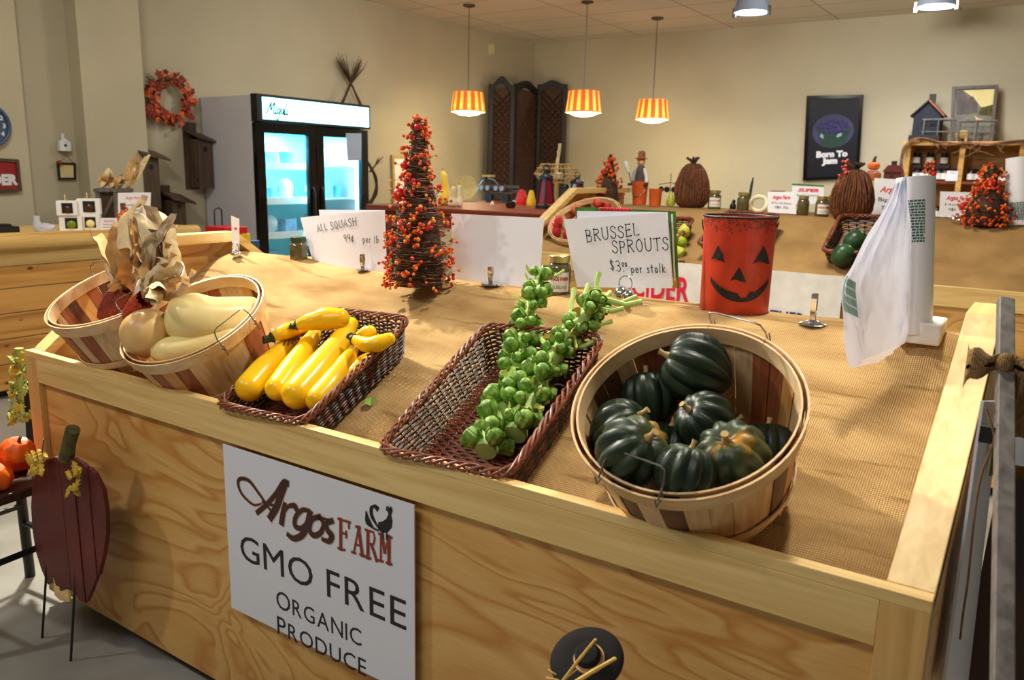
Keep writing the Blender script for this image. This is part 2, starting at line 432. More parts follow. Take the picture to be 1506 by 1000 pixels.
def part(name, mb, mats, parent, smooth=True, bev=0, label=None):
    o = link(name, mb.mesh(name, mats, smooth), parent)
    if bev:
        b = o.modifiers.new('bevel', 'BEVEL'); b.width = bev; b.segments = 2; b.limit_method = 'ANGLE'
    if label: o['label'] = label
    return o
def tag(o, label, cat, group=None):
    o['label'] = label; o['category'] = cat
    if group: o['group'] = group
    return o
def frame(loc, zdir=(0, 0, 1), xdir=(1, 0, 0)):
    z = Vector(zdir).normalized(); x = Vector(xdir); x = (x - z * x.dot(z)).normalized(); y = z.cross(x)
    m = Matrix.Identity(4)
    for i in range(3): m[i][0] = x[i]; m[i][1] = y[i]; m[i][2] = z[i]; m[i][3] = loc[i]
    return m
def thing(name, label, cat, loc=(0, 0, 0), rz=0, group=None, M=None):
    o = bpy.data.objects.new(name, None); COL.objects.link(o); o.empty_display_size = .05
    o.matrix_world = M if M is not None else Matrix.Translation(Vector(loc)) @ Matrix.Rotation(rz, 4, 'Z')
    return tag(o, label, cat, group)
def solo(name, mb, mats, label, cat, loc=(0, 0, 0), rz=0, group=None, M=None, smooth=True, bev=0):
    o = part(name, mb, mats, None, smooth, bev)
    o.matrix_world = M if M is not None else Matrix.Translation(Vector(loc)) @ Matrix.Rotation(rz, 4, 'Z')
    return tag(o, label, cat, group)
def struct(name, mb, mats, parent=None, smooth=False):
    o = part(name, mb, mats, parent, smooth)
    if parent is None: o['kind'] = 'structure'
    return o
def dup(root, M, label, group=None):
    r = root.copy(); COL.objects.link(r); r.matrix_world = M; r['label'] = label
    if group: r['group'] = group
    for ch in [c for c in COL.objects if c.parent is root]:
        c = ch.copy(); COL.objects.link(c); c.parent = r
        for g in [q for q in COL.objects if q.parent is ch]:
            d = g.copy(); COL.objects.link(d); d.parent = c
    return r
def catmull(pts, n=6, closed=False):
    P = [Vector(p) for p in pts]; out = []; N = len(P)
    for i in range(N if closed else N - 1):
        p0 = P[i-1] if (closed or i > 0) else P[i]; p1 = P[i]; p2 = P[(i+1) % N]; p3 = P[(i+2) % N] if (closed or i + 2 < N) else P[(i+1) % N]
        for k in range(n):
            t = k / n
            out.append(.5 * ((2*p1) + (p2-p0)*t + (2*p0-5*p1+4*p2-p3)*t*t + (3*p1-p0-3*p2+p3)*t**3))
    if not closed: out.append(P[-1])
    return out

# ================================================================== the room
XL, YB, ZC = -6.4, 9.9, 3.1
struct('floor', MB().box(-9, 5, -4, 11, -.1, 0), 'floor_concrete')
struct('ceiling', MB().box(-9, 5, -4, 11, ZC, ZC + .1), 'ceiling_tile')
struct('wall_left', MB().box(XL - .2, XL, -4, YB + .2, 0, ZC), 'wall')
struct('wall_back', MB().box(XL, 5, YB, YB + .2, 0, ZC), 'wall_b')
struct('trim_1', MB().box(XL, XL + .16, 3.42, 3.92, 0, ZC), 'wall_b')
struct('trim_2', MB().box(XL, XL + .1, -4, 3.02, 0, ZC), 'wall_b')
struct('baseboard_left', MB().box(XL, XL + .015, 3.92, YB, 0, .1), 'plasterline')
struct('baseboard_back', MB().box(XL + .015, 5, YB - .015, YB, 0, .1), 'plasterline')

# ================================================================== display bins
D, TZ, XR, XF = 1.1405, .829, -.083, -2.52
SL = rad(25); BY, BZ = 1.165, .74
bedn = Vector((0, -math.sin(SL), math.cos(SL)))
def pl(x, y, p0, n):
    d = ray(x, y); return CP + d * ((Vector(p0) - CP).dot(n) / d.dot(n))
def bed(x, y, off=0): return pl(x, y, Vector((0, BY, BZ)) + bedn * off, bedn)
LZ = 1.055                                   # height of the level ledge behind the slope
def display_bin(label, M, W, tz, run=.68, rise=.315, group=None, gable=True, ledge=.18, lip=-.02):
    """x 0..W along the front, y into the bin, z up; front frame face at y = 0"""
    t = thing('display_bin', label, 'display bin', M=M)
    dp = run + ledge; zl = tz - .089 + rise; pw = .064
    part('front_panel', MB().box(.01, W - .01, .018, .03, .05, tz - .02), 'plywood', t, False)
    part('front_rail', MB().box(pw, W - pw, 0, .018, tz - .09, tz - .019), 'pine', t, False, .0015)
    part('top_cap', MB().box(0, W, 0, .026, tz - .019, tz), 'pine', t, False, .0015)
    for x in (0, W - pw):
        part('corner_post', MB().box(x, x + pw, 0, .018, .05, tz - .019), 'pine_z', t, False, .0015)
    for side, (x0, x1, w) in enumerate(((0, .012, .062), (W - .012, W, -.062))):
        if side == 0 and gable: top = [(.027, tz), (.42, tz + .317), (.725, tz + .318), (1.06, tz + .075)]
        else: top = [(.027, tz), (run + .01, tz + rise + lip), (dp, tz + rise + lip)]
        def slab(m, xa, xb, prof):
            n = len(prof)
            m.add([(xa, y, z) for y, z in prof] + [(xb, y, z) for y, z in prof],
                  [tuple(range(n)), tuple(range(2*n-1, n-1, -1))] + [(i, i+n, (i+1) % n+n, (i+1) % n) for i in range(n)]); return m
        part('side_panel', slab(MB(), x0, x1, [(.03, .05)] + [(y + .001, z - .012) for y, z in top] + [(top[-1][0], .05)]), 'plywood', t, False)
        xa, xb = (x0, x0 + w) if side == 0 else (x1 + w, x1)
        part('side_rail', slab(MB(), xa, xb, top + [(y, z - .035) for y, z in reversed(top)]), 'pine_y', t, False, .0015)
    part('back_panel', MB().box(.012, W - .012, dp - .012, dp, .05, zl - .02), 'plywood', t, False)
    m = MB(); m.add([(.02, .03, tz - .11), (W - .02, .03, tz - .11), (W - .02, run + .025, zl - .025), (.02, run + .025, zl - .025),
                     (W - .02, dp - .02, zl - .025), (.02, dp - .02, zl - .025)], [(0, 1, 2, 3), (3, 2, 4, 5)])
    part('bed_board', m, 'plywood', t, False)
    for x in (.1, W - .16):
        for y in (.12, dp - .12): part('foot', MB().box(x, x + .06, y, y + .06, 0, .06), 'darkwood', t, False)
    return t
display_bin('long pine and plywood display bin in the foreground, front panel carrying the farm sign', Matrix.Translation((XF, D, 0)), XR - XF, TZ)

def bin_cloth(name, label, M, W, tz, run, rise, mat, wr=.006, seed=0, bumps=()):
    """burlap laid over the slope and over the ledge behind it"""
    zl = tz - .089 + rise; r = random.Random(seed); ph = [r.uniform(0, 6) for _ in range(8)]
    L = [(0, .026, tz - .088), (.78, run + .02, zl - .004), (.83, run + .045, zl), (.95, run + .17, zl), (1, run + .175, zl - .02)]
    def f(u, v):
        for (a, y0, z0), (b, y1, z1) in zip(L, L[1:]):
            if v <= b + 1e-9:
                k = (v - a) / (b - a); y = y0 + (y1 - y0)*k; z = z0 + (z1 - z0)*k; break
        x = .066 + (W - .132) * u
        w = math.sin(x*7 + ph[0] + 3*v) * math.sin(v*11 + ph[1]) + .6*math.sin(x*17 + ph[2] - 7*v) + .5*math.sin(v*31 + x*3 + ph[3])
        z += wr * (.5 + .5*w*.6) * min(1, 8*v)
        for (bx, by, bh, br) in bumps:
            z += bh * math.exp(-((x-bx)**2 + (y-by)**2) / br**2)
        return (x, y, z)
    m = MB().grid(f, int(W*40), 44)
    return solo(name, m, mat, label, 'cloth', M=M)
bin_cloth('burlap_cloth', 'tan burlap cloth covering the sloping bed of the foreground bin', Matrix.Translation((XF, D, 0)), XR - XF, TZ, .68, .315, 'burlap', .005, 3,
          bumps=((2.33, .66, .035, .08), (.14, .60, .05, .13), (.35, .70, .02, .16)))

# ------------------------------------------------------------------ bushel baskets
def bushel(label, c, n, R=.19, h=.2, handles=((90, 1), (270, -1)), seed=1, spin=0, group=None, flop=None):
    r = random.Random(seed); n = Vector(n).normalized(); base = Vector(c) - n * h
    t = thing('bushel_basket', label, 'basket', M=frame(base, n, (1, 0, 0)) @ Matrix.Rotation(spin, 4, 'Z'), group=group)
    rb = R * .80
    def rr(z): k = z / h; return rb + (R - rb) * (k ** .8)
    ns = 30; m = MB()
    for k in range(ns):
        m.cur = r.choice([0, 0, 0, 1, 1, 2, 3])
        a0 = 2*math.pi*(k + .008)/ns; a1 = 2*math.pi*(k + .992)/ns
        off = (k % 2) * .0016
        vs = []; fs = []; nz = 8; na = 3
        for s_ in (0, .0022):
            for i in range(nz + 1):
                z = .004 + (h - .006) * i / nz
                for j in range(na + 1):
                    a = a0 + (a1 - a0) * j / na; q = rr(z) - .004 - s_ - off
                    vs.append((q*math.cos(a), q*math.sin(a), z))
        st = (nz+1)*(na+1)
        for i in range(nz):
            for j in range(na):
                p = i*(na+1)+j; fs.append((p, p+1, p+na+2, p+na+1)); fs.append((st+p, st+p+na+1, st+p+na+2, st+p+1))
        m.add(vs, fs)
    part('staves', m, ['stave', 'stave_red', 'stave_gold', 'stave_dark'], t)
    def hoop(z0, z1, dr, th=.0035):
        return MB().lathe([(rr(z0)+dr, z0), (rr(z1)+dr, z1), (rr(z1)+dr+th, z1), (rr(z0)+dr+th, z0), (rr(z0)+dr, z0)], 64)
    part('rim_hoop', hoop(h - .030, h + .002, -.002), 'hoop', t)
    part('rim_hoop', hoop(h - .026, h + .004, -.0125), 'hoop', t)
    part('middle_hoop', hoop(h*.16, h*.16 + .02, -.002, .003), 'hoop', t)
    m = MB()
    for i in range(7):
        x0 = -rb + 2*rb*i/7; x1 = x0 + 2*rb/7 - .002; y = math.sqrt(max(0, rb**2 - max(abs(x0), abs(x1))**2)) * .97 + .006
        m.box(x0, x1, -y, y, .001, .006)
    part('bottom_board', m, 'stave', t, False)
    for ang, way in handles:
        a = rad(ang); u = Vector((math.cos(a), math.sin(a), 0)); v = Vector((-math.sin(a), math.cos(a), 0))
        hw, up = .052, .05; tilt = rad(15 if way > 0 else 58)
        dirv = Vector((0, 0, 1)) * math.cos(tilt) - u * math.sin(tilt)
        b = u * (rr(h) + .004) + Vector((0, 0, h - .012))
        if way <= 0: b = u * (rr(h) - .0) + Vector((0, 0, h + .006))
        p = [b - v*hw - dirv*.02*(way > 0), b - v*hw + dirv*up*.55, b - v*(hw*.9) + dirv*up*.92, b - v*hw*.7 + dirv*up, b + v*hw*.7 + dirv*up, b + v*hw*.9 + dirv*up*.92, b + v*hw + dirv*up*.55, b + v*hw - dirv*.02*(way > 0)]
        m = MB().tube(p, .0016, 6)
        for sg in (-1, 1):
            q = b + v * hw * sg; m.tube([q + u*.006 + Vector((0, 0, .012)), q + u*.007 - Vector((0, 0, .006)), q - u*.014 - Vector((0, 0, .006)), q - u*.014 + Vector((0, 0, .012))], .0016, 6)
        part('handle', m, 'wire', t)
    return t, base, n, rr
AC, AN = Vector((-.478, 1.219, 1.013)), Vector((.03, -.557, .829)).normalized()
B2C, B2N = Vector((-1.836, 1.246, .992)), Vector((.02, -.49, .871)).normalized()
B1C, B1N = Vector((-2.16, 1.232, 1.031)), Vector((.01, -.413, .911)).normalized()
bushel('round slatted bushel basket on the right of the bin, full of dark acorn squash', AC, AN, h=.205, handles=((82, 1), (264, -1)), seed=4)
bushel('round slatted bushel basket holding pale butternut squash', B2C, B2N, h=.195, handles=((-4, 1), (176, 1)), seed=9)
bushel('round slatted bushel basket holding dried indian corn at the left end of the bin', B1C, B1N, h=.18, handles=((-12, -1), (150, 1)), seed=12)

# ------------------------------------------------------------------ squash
def acorn(label, c, r, axis, spin=0):
    """ribbed acorn squash, stem end along +z of its own frame"""
    M = frame(c, axis, (1, .3, .2)) @ Matrix.Rotation(spin, 4, 'Z')
    t = thing('acorn_squash', label, 'squash', M=M, group='acorn squash in the bushel basket')
    prof = [(.0, .80), (.12, .84), (.25, .90), (.45, .92), (.68, .80), (.86, .56), (.97, .25), (1.0, -.02), (.96, -.32), (.82, -.66), (.60, -.94), (.36, -1.14), (.16, -1.26), (.0, -1.30)]
    m = MB().lathe([(p*r, (z*.88 + .18)*r) for p, z in prof], 80, lambda th, z: 1 - .15 * (abs(math.cos(5*th)) ** 3.2))
    part('flesh', m, 'acorn', t)
    m = MB().tube([(0, 0, .82*r), (0, 0, 1.0*r), (.01*r, 0, 1.1*r), (.03*r, 0, 1.24*r)], [.17*r, .10*r, .075*r, .105*r], 10)
    part('stem', m, 'stem_tan', t)
    return t
up = AN
for lab, c, r, ax, sp in (
    ('orange-splashed acorn squash on top of the pile at the back of the basket', (-0.5029, 1.3379, 1.0441), 0.063, (-.80, -.35, .35), 1.9),
    ('dark acorn squash under the topmost one, left of it at the back', (-0.5846, 1.3195, 0.977), 0.052, (-.3, .2, .9), .4),
    ('leftmost dark acorn squash against the basket wall', (-0.5973, 1.2228, 0.9376), 0.057, (.55, .1, .6), 0),
    ('orange-patched acorn squash at the left front of the basket, stem to the right', (-0.5327, 1.1352, 0.9359), 0.062, (.62, -.25, .70), .9),
    ('dull green acorn squash in the middle of the basket', (-0.4562, 1.274, 0.9699), 0.053, (-.45, -.55, .5), .7),
    ('deeply ribbed acorn squash at the front with its stem facing up', (-0.3857, 1.204, 0.9416), 0.06, (-.05, -.66, .75), .3),
    ('dark acorn squash at the right wall with an upright green stem', (-0.37, 1.3311, 0.9234), 0.047, (-.15, .35, .92), .2),
    ('dark acorn squash low at the front rim, between the two big front ones', (-0.4336, 1.118, 0.9289), 0.048, (.1, .3, .9), .5),
    ('dark acorn squash deep in the middle of the basket', (-0.5384, 1.2946, 0.8961), 0.052, (.1, .2, 1), .5),
    ('dark acorn squash deep in the basket under the middle one', (-0.4719, 1.356, 0.9244), 0.05, (.6, .1, .6), .5),
): acorn(lab, c, r, ax, sp)

def long_squash(name, label, pts, radii, mat, stem_mat, group, stem_len=.03, stem_r=.012, collar=None):
    """body swept along a bent spine from the stem end to the blossom end"""
    P = [Vector(p) for p in pts]; c = sum(P, Vector()) / len(P)
    t = thing(name, label, 'squash', loc=c, group=group)
    Q = catmull([p - c for p in P], 7); R = [0]*len(Q)
    for i in range(len(Q)):
        f = i / (len(Q) - 1) * (len(radii) - 1); k = min(int(f), len(radii) - 2); w = f - k; w = w*w*(3-2*w)
        R[i] = radii[k]*(1-w) + radii[k+1]*w
    d0 = (Q[0]-Q[1]).normalized(); d1 = (Q[-1]-Q[-2]).normalized(); re = R[-1]; cap = []; cr = []
    for k in range(1, 7):
        a = math.pi/2*k/6; cap.append(Q[-1] + d1*re*.9*math.sin(a)); cr.append(max(.0006, re*math.cos(a)))
    Q2 = [Q[0] + d0*R[0]*.25] + Q + cap; R2 = [R[0]*.55] + R + cr
    part('flesh', MB().tube(Q2, R2, 24), mat, t)
    b = Q[0] + d0*R[0]*.2
    part('stem', MB().tube([b, b + d0*stem_len*.35, b + d0*stem_len*.8 + Vector((0, 0, .002)), b + d0*stem_len + Vector((.001, 0, .004))], [stem_r*1.6, stem_r*.95, stem_r*.9, stem_r*1.1], 6), stem_mat, t)
    return t
def b2p(x, y, off): return pl(x, y, B2C + B2N*off, B2N)
G = 'butternut squash in the bushel basket'
long_squash('butternut_squash', 'long pale butternut squash lying across the top of the basket', [b2p(256, 467, .035), b2p(284, 469, .02), b2p(322, 470, -.01), b2p(366, 466, -.05)], [.052, .066, .058, .054], 'butternut_pale', 'stem_green', G, .02, .009)
t = long_squash('butternut_squash', 'orange-tan butternut squash seen end on, with its round blossom scar', [b2p(236, 488, -.02), b2p(220, 489, .01), b2p(213, 491, .025)], [.050, .062, .060], 'butternut', 'stem_green', G, .02, .01)
s = Vector(b2p(207, 478, .06)); e = (s - t.location)
part('blossom_scar', MB().tube([e*.86, e*.93], [.011, .008], 12), 'stem_tan', t)
long_squash('butternut_squash', 'small pale butternut squash low at the front rim, green stem to the left', [b2p(229, 517, -.01), b2p(252, 516, -.015), b2p(288, 510, -.03), b2p(334, 497, -.05)], [.022, .036, .040, .044], 'butternut_pale', 'stem_green', G, .03, .011)

# ------------------------------------------------------------------ wicker trays
def rrect(hx, hy, r, n):
    """n points evenly along a rounded rectangle"""
    segs = []; 
    for cx_, cy_, a in ((hx-r, hy-r, 0), (-hx+r, hy-r, 90), (-hx+r, -hy+r, 180), (hx-r, -hy+r, 270)):
        for k in range(7):
            b = rad(a + 15*k); segs.append(Vector((cx_ + r*math.cos(b), cy_ + r*math.sin(b), 0)))
    L = [0]
    for i in range(len(segs)): L.append(L[-1] + (segs[(i+1) % len(segs)] - segs[i]).length)
    out = []; j = 0
    for k in range(n):
        d = L[-1]*k/n
        while L[j+1] < d: j += 1
        w = (d - L[j]) / max(1e-9, L[j+1]-L[j]); out.append(segs[j].lerp(segs[(j+1) % len(segs)], w))
    return out
def wicker(label, M, hx, hy, h, rows=16, stakes=46, group=None, r0=.0026, name='wicker_basket', dens=4, taper=.86):
    t = thing(name, label, 'basket', M=M, group=group)
    N = stakes * dens; m = MB()
    outs = rrect(hx, hy, .03, N)
    def at(i, z):
        k = taper + (1-taper) * (z / h); p = outs[i % N] * k; p.z = z; return p
    for row in range(rows):
        z = .006 + (h - .018) * row / (rows - 1)
        pts = []
        for i in range(N):
            p = at(i, z); nrm = Vector((p.x, p.y, 0)).normalized()
            w = math.cos(math.pi * i / dens + math.pi * row)
            pts.append(p + nrm * (.0034 * w) + Vector((0, 0, .0008*math.sin(i*.7+row))))
        m.cur = 0 if row % 4 == 3 else 1  # mostly dark strands: shade on the tray sides is put into the colour
        m.tube(pts, r0 * (1.0 + .15*math.sin(row*2.1)), 5, True)
    part('woven_side', m, ['wicker', 'wicker_dark'], t)
    m = MB()
    for k in range(stakes): m.tube([at(k*dens, 0), at(k*dens, h)], r0*.9, 5)
    part('stake', m, 'wicker_dark', t)['kind'] = 'stuff'
    m = MB(); n2 = 150; o2 = rrect(hx*1.01, hy*1.01, .032, n2)
    for s_ in range(4):
        pts = []
        for i in range(n2):
            nrm = Vector((o2[i].x, o2[i].y, 0)).normalized(); a = i*2*math.pi*14/n2 + s_*math.pi/2
            pts.append(o2[i] + nrm*(.0082*math.cos(a)) + Vector((0, 0, h + .0074*math.sin(a))))
        m.cur = 0; m.tube(pts, r0*1.15, 6, True)
    part('braided_rim', m, 'wicker', t)
    m = MB(); kx, ky = hx*taper, hy*taper
    m.cur = 0; nb = int(ky*2/.0085)
    for i in range(nb):
        y = -ky*.97 + 2*ky*.97*i/(nb-1)
        m.tube([(-kx*.98 + 2*kx*.98*j/16, y, .004 + .002*math.cos(math.pi*(j+i))) for j in range(17)], r0*1.25, 5)
    m.cur = 1
    for j in range(9): x = -kx*.9 + kx*1.8*j/8; m.tube([(x, -ky*.97, .003), (x, ky*.97, .003)], r0, 5)
    part('woven_bottom', m, ['wicker', 'wicker_dark'], t)
    return t
def bedframe(x, y, rz=0, lift=0, sl=SL):
    p = Vector((x, y, BZ + (y - BY)*math.tan(SL))) + bedn*(.008 + lift)
    return frame(p, (0, -math.sin(sl), math.cos(sl)), (1, 0, 0)) @ Matrix.Rotation(rz, 4, 'Z')
MBR = bedframe(-.945, 1.385, rad(4)); MYE = bedframe(-1.466, 1.365, rad(3))
wicker('brown wicker tray in the middle of the bin, holding brussels sprout stalks', MBR, .152, .222, .088)
wicker('brown wicker tray filled with yellow summer squash', MYE, .140, .205, .088)

G = 'yellow summer squash in the wicker tray'
def yp(x, y, off=.085): return bed(x, y, off)
for lab, pts, rr_, of in (
    ('yellow squash at the left of the tray, fat end at the front left corner', [(434, 496), (412, 518), (386, 548), (366, 571)], [.015, .024, .034, .034], .085),
    ('yellow squash lying second from the left, tucked against its left neighbour', [(464, 489), (450, 512), (428, 545), (408, 572)], [.016, .025, .031, .030], .082),
    ('big glossy yellow squash in the middle of the tray', [(519, 474), (500, 502), (466, 546), (436, 580)], [.016, .027, .036, .036], .088),
    ('yellow squash along the right side of the tray, green tip at its neck', [(520, 514), (506, 538), (486, 566), (466, 588)], [.013, .024, .029, .028], .075),
): long_squash('yellow_squash', lab, [yp(x, y, of) for i, (x, y) in enumerate(pts)], rr_, 'squash_yellow', 'stem_dark', G, .022, .008)
long_squash('yellow_squash', 'plump yellow squash lying across the back of the tray on top', [yp(438, 478, .135), yp(458, 473, .135), yp(480, 469, .132), yp(501, 468, .128)], [.014, .023, .030, .025], 'squash_yellow', 'stem_dark', G, .02, .009)
long_squash('yellow_squash', 'yellow squash poking over the left rear corner of the tray, stem outward', [yp(403, 495, .125), yp(422, 487, .122), yp(450, 480, .09)], [.013, .020, .023], 'squash_yellow', 'stem_dark', G, .026, .0105)
long_squash('yellow_squash', 'crooked yellow squash at the right rear of the tray, dark stem to the left', [yp(523, 500, .115), yp(540, 507, .115), yp(556, 505, .115), yp(573, 498, .115)], [.013, .0185, .0205, .015], 'squash_yellow', 'stem_dark', G, .024, .010)
long_squash('yellow_squash', 'small rounded yellow squash behind the crooked one', [yp(526, 494, .11), yp(538, 489, .112), yp(545, 488, .112)], [.010, .0155, .016], 'squash_yellow', 'stem_dark', G, .01, .004)
long_squash('yellow_squash', 'yellow squash half hidden low under the right rim of the tray', [yp(549, 522, .06), yp(535, 535, .06), yp(520, 552, .06)], [.012, .021, .023], 'squash_yellow', 'stem_dark', G, .012, .005)

# ------------------------------------------------------------------ brussels sprout stalks
def sprout_mesh(seed):
    r = random.Random(seed); m = MB()
    m.ell((0, 0, 0), (.95, .95, 1.03), 12, 8)
    for k in range(4):       # wrapped outer leaves
        a = k*1.7 + r.random(); R_ = Matrix.Rotation(a, 3, 'Z')
        def f(u, v, R_=R_, k=k):
            th = (u - .5)*2.0; ph = .25 + v*1.9; q = 1.0 + .035*k + .16*abs(2*u - 1)**3 + .14*v**3 + .02*math.sin(u*25)
            return R_ @ Vector((q*math.sin(ph)*math.cos(th), q*math.sin(ph)*math.sin(th), -q*1.08*math.cos(ph)))
        m.grid(f, 6, 6)
    return m.mesh('sprout', 'sprout')
SPR = [sprout_mesh(k) for k in range(4)]
def stalk(label, pts, r0, n, seed, twigs, size=.0165):
    r = random.Random(seed); P = [Vector(p) for p in pts]; c = P[0].copy()
    t = thing('brussels_sprout_stalk', label, 'vegetable', loc=c, group='brussels sprout stalks in the wicker tray')
    Q = catmull([p - c for p in P], 10); N = len(Q)
    rs = [r0*(1.12 - .55*i/(N-1)) * (1 + .12*math.sin(i*1.9)) for i in range(N)]
    m = MB().tube(Q, rs, 12)
    part('stem', m, 'stalkgreen', t)
    for k in range(n):
        f = (k + .5) / n * .95 + .02; i = min(N - 2, int(f*(N-1))); p = Q[i].lerp(Q[i+1], f*(N-1) - i); d = (Q[i+1]-Q[i]).normalized()
        a = k * 2.399 + r.uniform(-.3, .3); x = d.orthogonal().normalized(); y = d.cross(x)
        o = (x*math.cos(a) + y*math.sin(a)); s_ = size * r.uniform(.66, 1.15) * (1.08 - .28*f)
        if o.z < -.55 and f < .7: continue
        pos = p + o*(rs[i] + s_*r.uniform(.8, 1.15)) + d*r.uniform(-.012, .012)
        if f > .6 and r.random() < .2: continue
        q = link('sprout', SPR[k % 4], t); zax = (o + d*.35).normalized()
        q.matrix_local = frame(pos, zax, d) @ Matrix.Scale(s_, 4)
    m = MB()                      # torn pale leaf scraps between the sprouts
    for k in range(22):
        i = r.randrange(2, N - 2); d = (Q[i+1]-Q[i]).normalized(); x = d.orthogonal().normalized(); y = d.cross(x); a = r.uniform(0, 6.28); o = x*math.cos(a) + y*math.sin(a)
        b = Q[i] + o*rs[i]; L = r.uniform(.015, .04); sd = d*r.uniform(.006, .014); ph = r.uniform(0, 6)
        m.grid(lambda u, v: b + o*(L*v) + sd*((u-.5)*2*(1 - .6*v)) + d*(.008*math.sin(v*4 + ph)) + Vector((0, 0, .004*math.sin(u*7 + ph))), 4, 5)
    part('leaf_scraps', m, 'scrap', t)['kind'] = 'stuff'
    for (f, a, L, rr_) in twigs:
        i = min(N - 2, int(f*(N-1))); d = (Q[i+1]-Q[i]).normalized(); x = Vector((1, 0, 0)); x = (x - d*x.dot(d)).normalized(); y = d.cross(x)
        o = x*math.cos(a) + y*math.sin(a)
        m = MB().tube([Q[i] + o*rs[i]*.6, Q[i] + o*(rs[i]+L*.5) + d*L*.35, Q[i] + o*(rs[i]+L*.8) + d*L*.8], [rr_*1.15, rr_*.9, rr_], 8)
        part('leaf_stalk', m, 'stalkgreen', t)
    return t
stalk('left brussels sprout stalk, its tip rising over the back rim beside the jar', [bed(714, 664, .05), bed(745, 590, .055), bed(765, 510, .075), bed(782, 450, .105), bed(797, 398, .13)], .020, 66, 3,
      [(.93, .3, .05, .004), (.9, 2.6, .05, .003), (.55, 2.9, .05, .005), (.99, 1.2, .04, .006)])
stalk('right brussels sprout stalk with bare cut leaf stems at its tip', [bed(757, 640, .05), bed(790, 570, .06), bed(826, 510, .085), bed(856, 470, .12), bed(890, 436, .15)], .021, 50, 8,
      [(.80, 2.9, .075, .0062), (.70, 3.0, .08, .006), (.62, 2.6, .07, .006), (.93, 2.2, .05, .006), (.98, .8, .07, .007), (.95, 3.4, .05, .0065), (.88, .2, .05, .006), (.76, .3, .05, .005), (.45, 3.1, .08, .007), (.97, 1.6, .09, .005), (.5, .1, .06, .006)], .0155)
m = MB().grid(lambda u, v: ((u-.5)*.026, (v-.5)*.034*(1-abs(u-.5)), .004 + .01*abs(u-.5)), 6, 6)
solo('sprout_leaf', m, 'sprout', 'small loose green leaf fallen on the burlap between the two wicker trays', 'leaf', M=bedframe(*bed(548, 597)[:2], .6, .001))

# ------------------------------------------------------------------ dried indian corn
def corn(label, base, tip, htips, cob_mat, husk_mats, seed, cr=.029):
    """cob from tip (free end) to base (shank end), husks folded back from the shank towards the given points"""
    r = random.Random(seed); b = Vector(base); tp = Vector(tip)
    t = thing('indian_corn_ear', label, 'corn', loc=b, group='dried indian corn in the bushel basket')
    ax = tp - b; m = MB(); n = 14
    m.T = frame((0, 0, 0), ax, (1, 0, .2)); L = ax.length; n = 44       # rows of kernels
    m.lathe([(cr*(1 - .5*(i/n)**3.5), L*i/n) for i in range(n+1)] + [(cr*.25, L*1.02), (0, L*1.03)], 72, lambda th, z: 1 + .05*math.cos(12*th)*(1 if True else 0) + .035*math.cos(z/L*n*1.9 + (math.pi if math.cos(12*th) < 0 else 0)))
    part('cob', m, cob_mat, t)
    allh = list(htips) + [tuple(Vector(h) + Vector((r.uniform(-.035, .035), r.uniform(-.03, .03), r.uniform(-.03, .02)))) for h in htips[::2]]
    for k, h in enumerate(allh):
        e = Vector(h) - b; L = e.length; side = e.normalized().orthogonal().normalized(); side.rotate(Matrix.Rotation(r.uniform(0, 3), 3, e.normalized()))
        nrm = e.normalized().cross(side); w = r.uniform(.009, .019); bow = r.uniform(-.25, .25); cur = r.uniform(-.2, .2)
        m = MB()
        def f(u, v):
            c_ = e*v + nrm*(bow*L*math.sin(v*math.pi)) + side*(cur*L*v*v) ; ww = w*(.45 + 1.1*math.sin(min(1, v*1.15)*math.pi*.82)); 
            uu = (u - .5)*2
            return c_ + side*(uu*ww) + nrm*(ww*.9*(uu*uu - .4) + .004*math.sin(v*19 + u*5 + k)) + Vector((0, 0, -.25*L*max(0, v-.8)*abs(bow)*8))
        m.grid(f, 6, 16)
        part('husk', m, husk_mats[k % len(husk_mats)], t)
    return t
def cp(x, y, Y=1.23): return Yp(x, y, Y)
HK = ['husk', 'husk_pale', 'husk_grey']
corn('indian corn ear with a dark red cob, leftmost in the basket', cp(180, 424, 1.24), cp(150, 470, 1.20), [cp(176, 360, 1.26), cp(160, 385, 1.28), cp(196, 345, 1.27), cp(141, 344, 1.32), cp(206, 380, 1.2), cp(168, 402, 1.2), cp(190, 325, 1.27)], 'kernel_red', HK, 2)
corn('indian corn ear with a white cob and tall grey husks in the middle', cp(226, 412, 1.22), cp(206, 440, 1.19), [cp(212, 300, 1.25), cp(196, 296, 1.27), cp(226, 308, 1.25), cp(238, 340, 1.22), cp(258, 322, 1.27), cp(204, 352, 1.2), cp(220, 345, 1.2), cp(232, 372, 1.18), cp(214, 288, 1.28), cp(190, 318, 1.26)], 'kernel_white', ['husk_grey', 'husk', 'husk_pale', 'husk_grey'], 5)
corn('indian corn ear with a rust red cob, its husks flopping to the right', cp(214, 440, 1.17), cp(186, 466, 1.16), [cp(262, 352, 1.27), cp(256, 372, 1.24), cp(282, 396, 1.22), cp(262, 418, 1.15), cp(246, 392, 1.2), cp(272, 408, 1.2), cp(240, 420, 1.14)], 'kernel_rust', ['husk_pale', 'husk'], 7, .024)

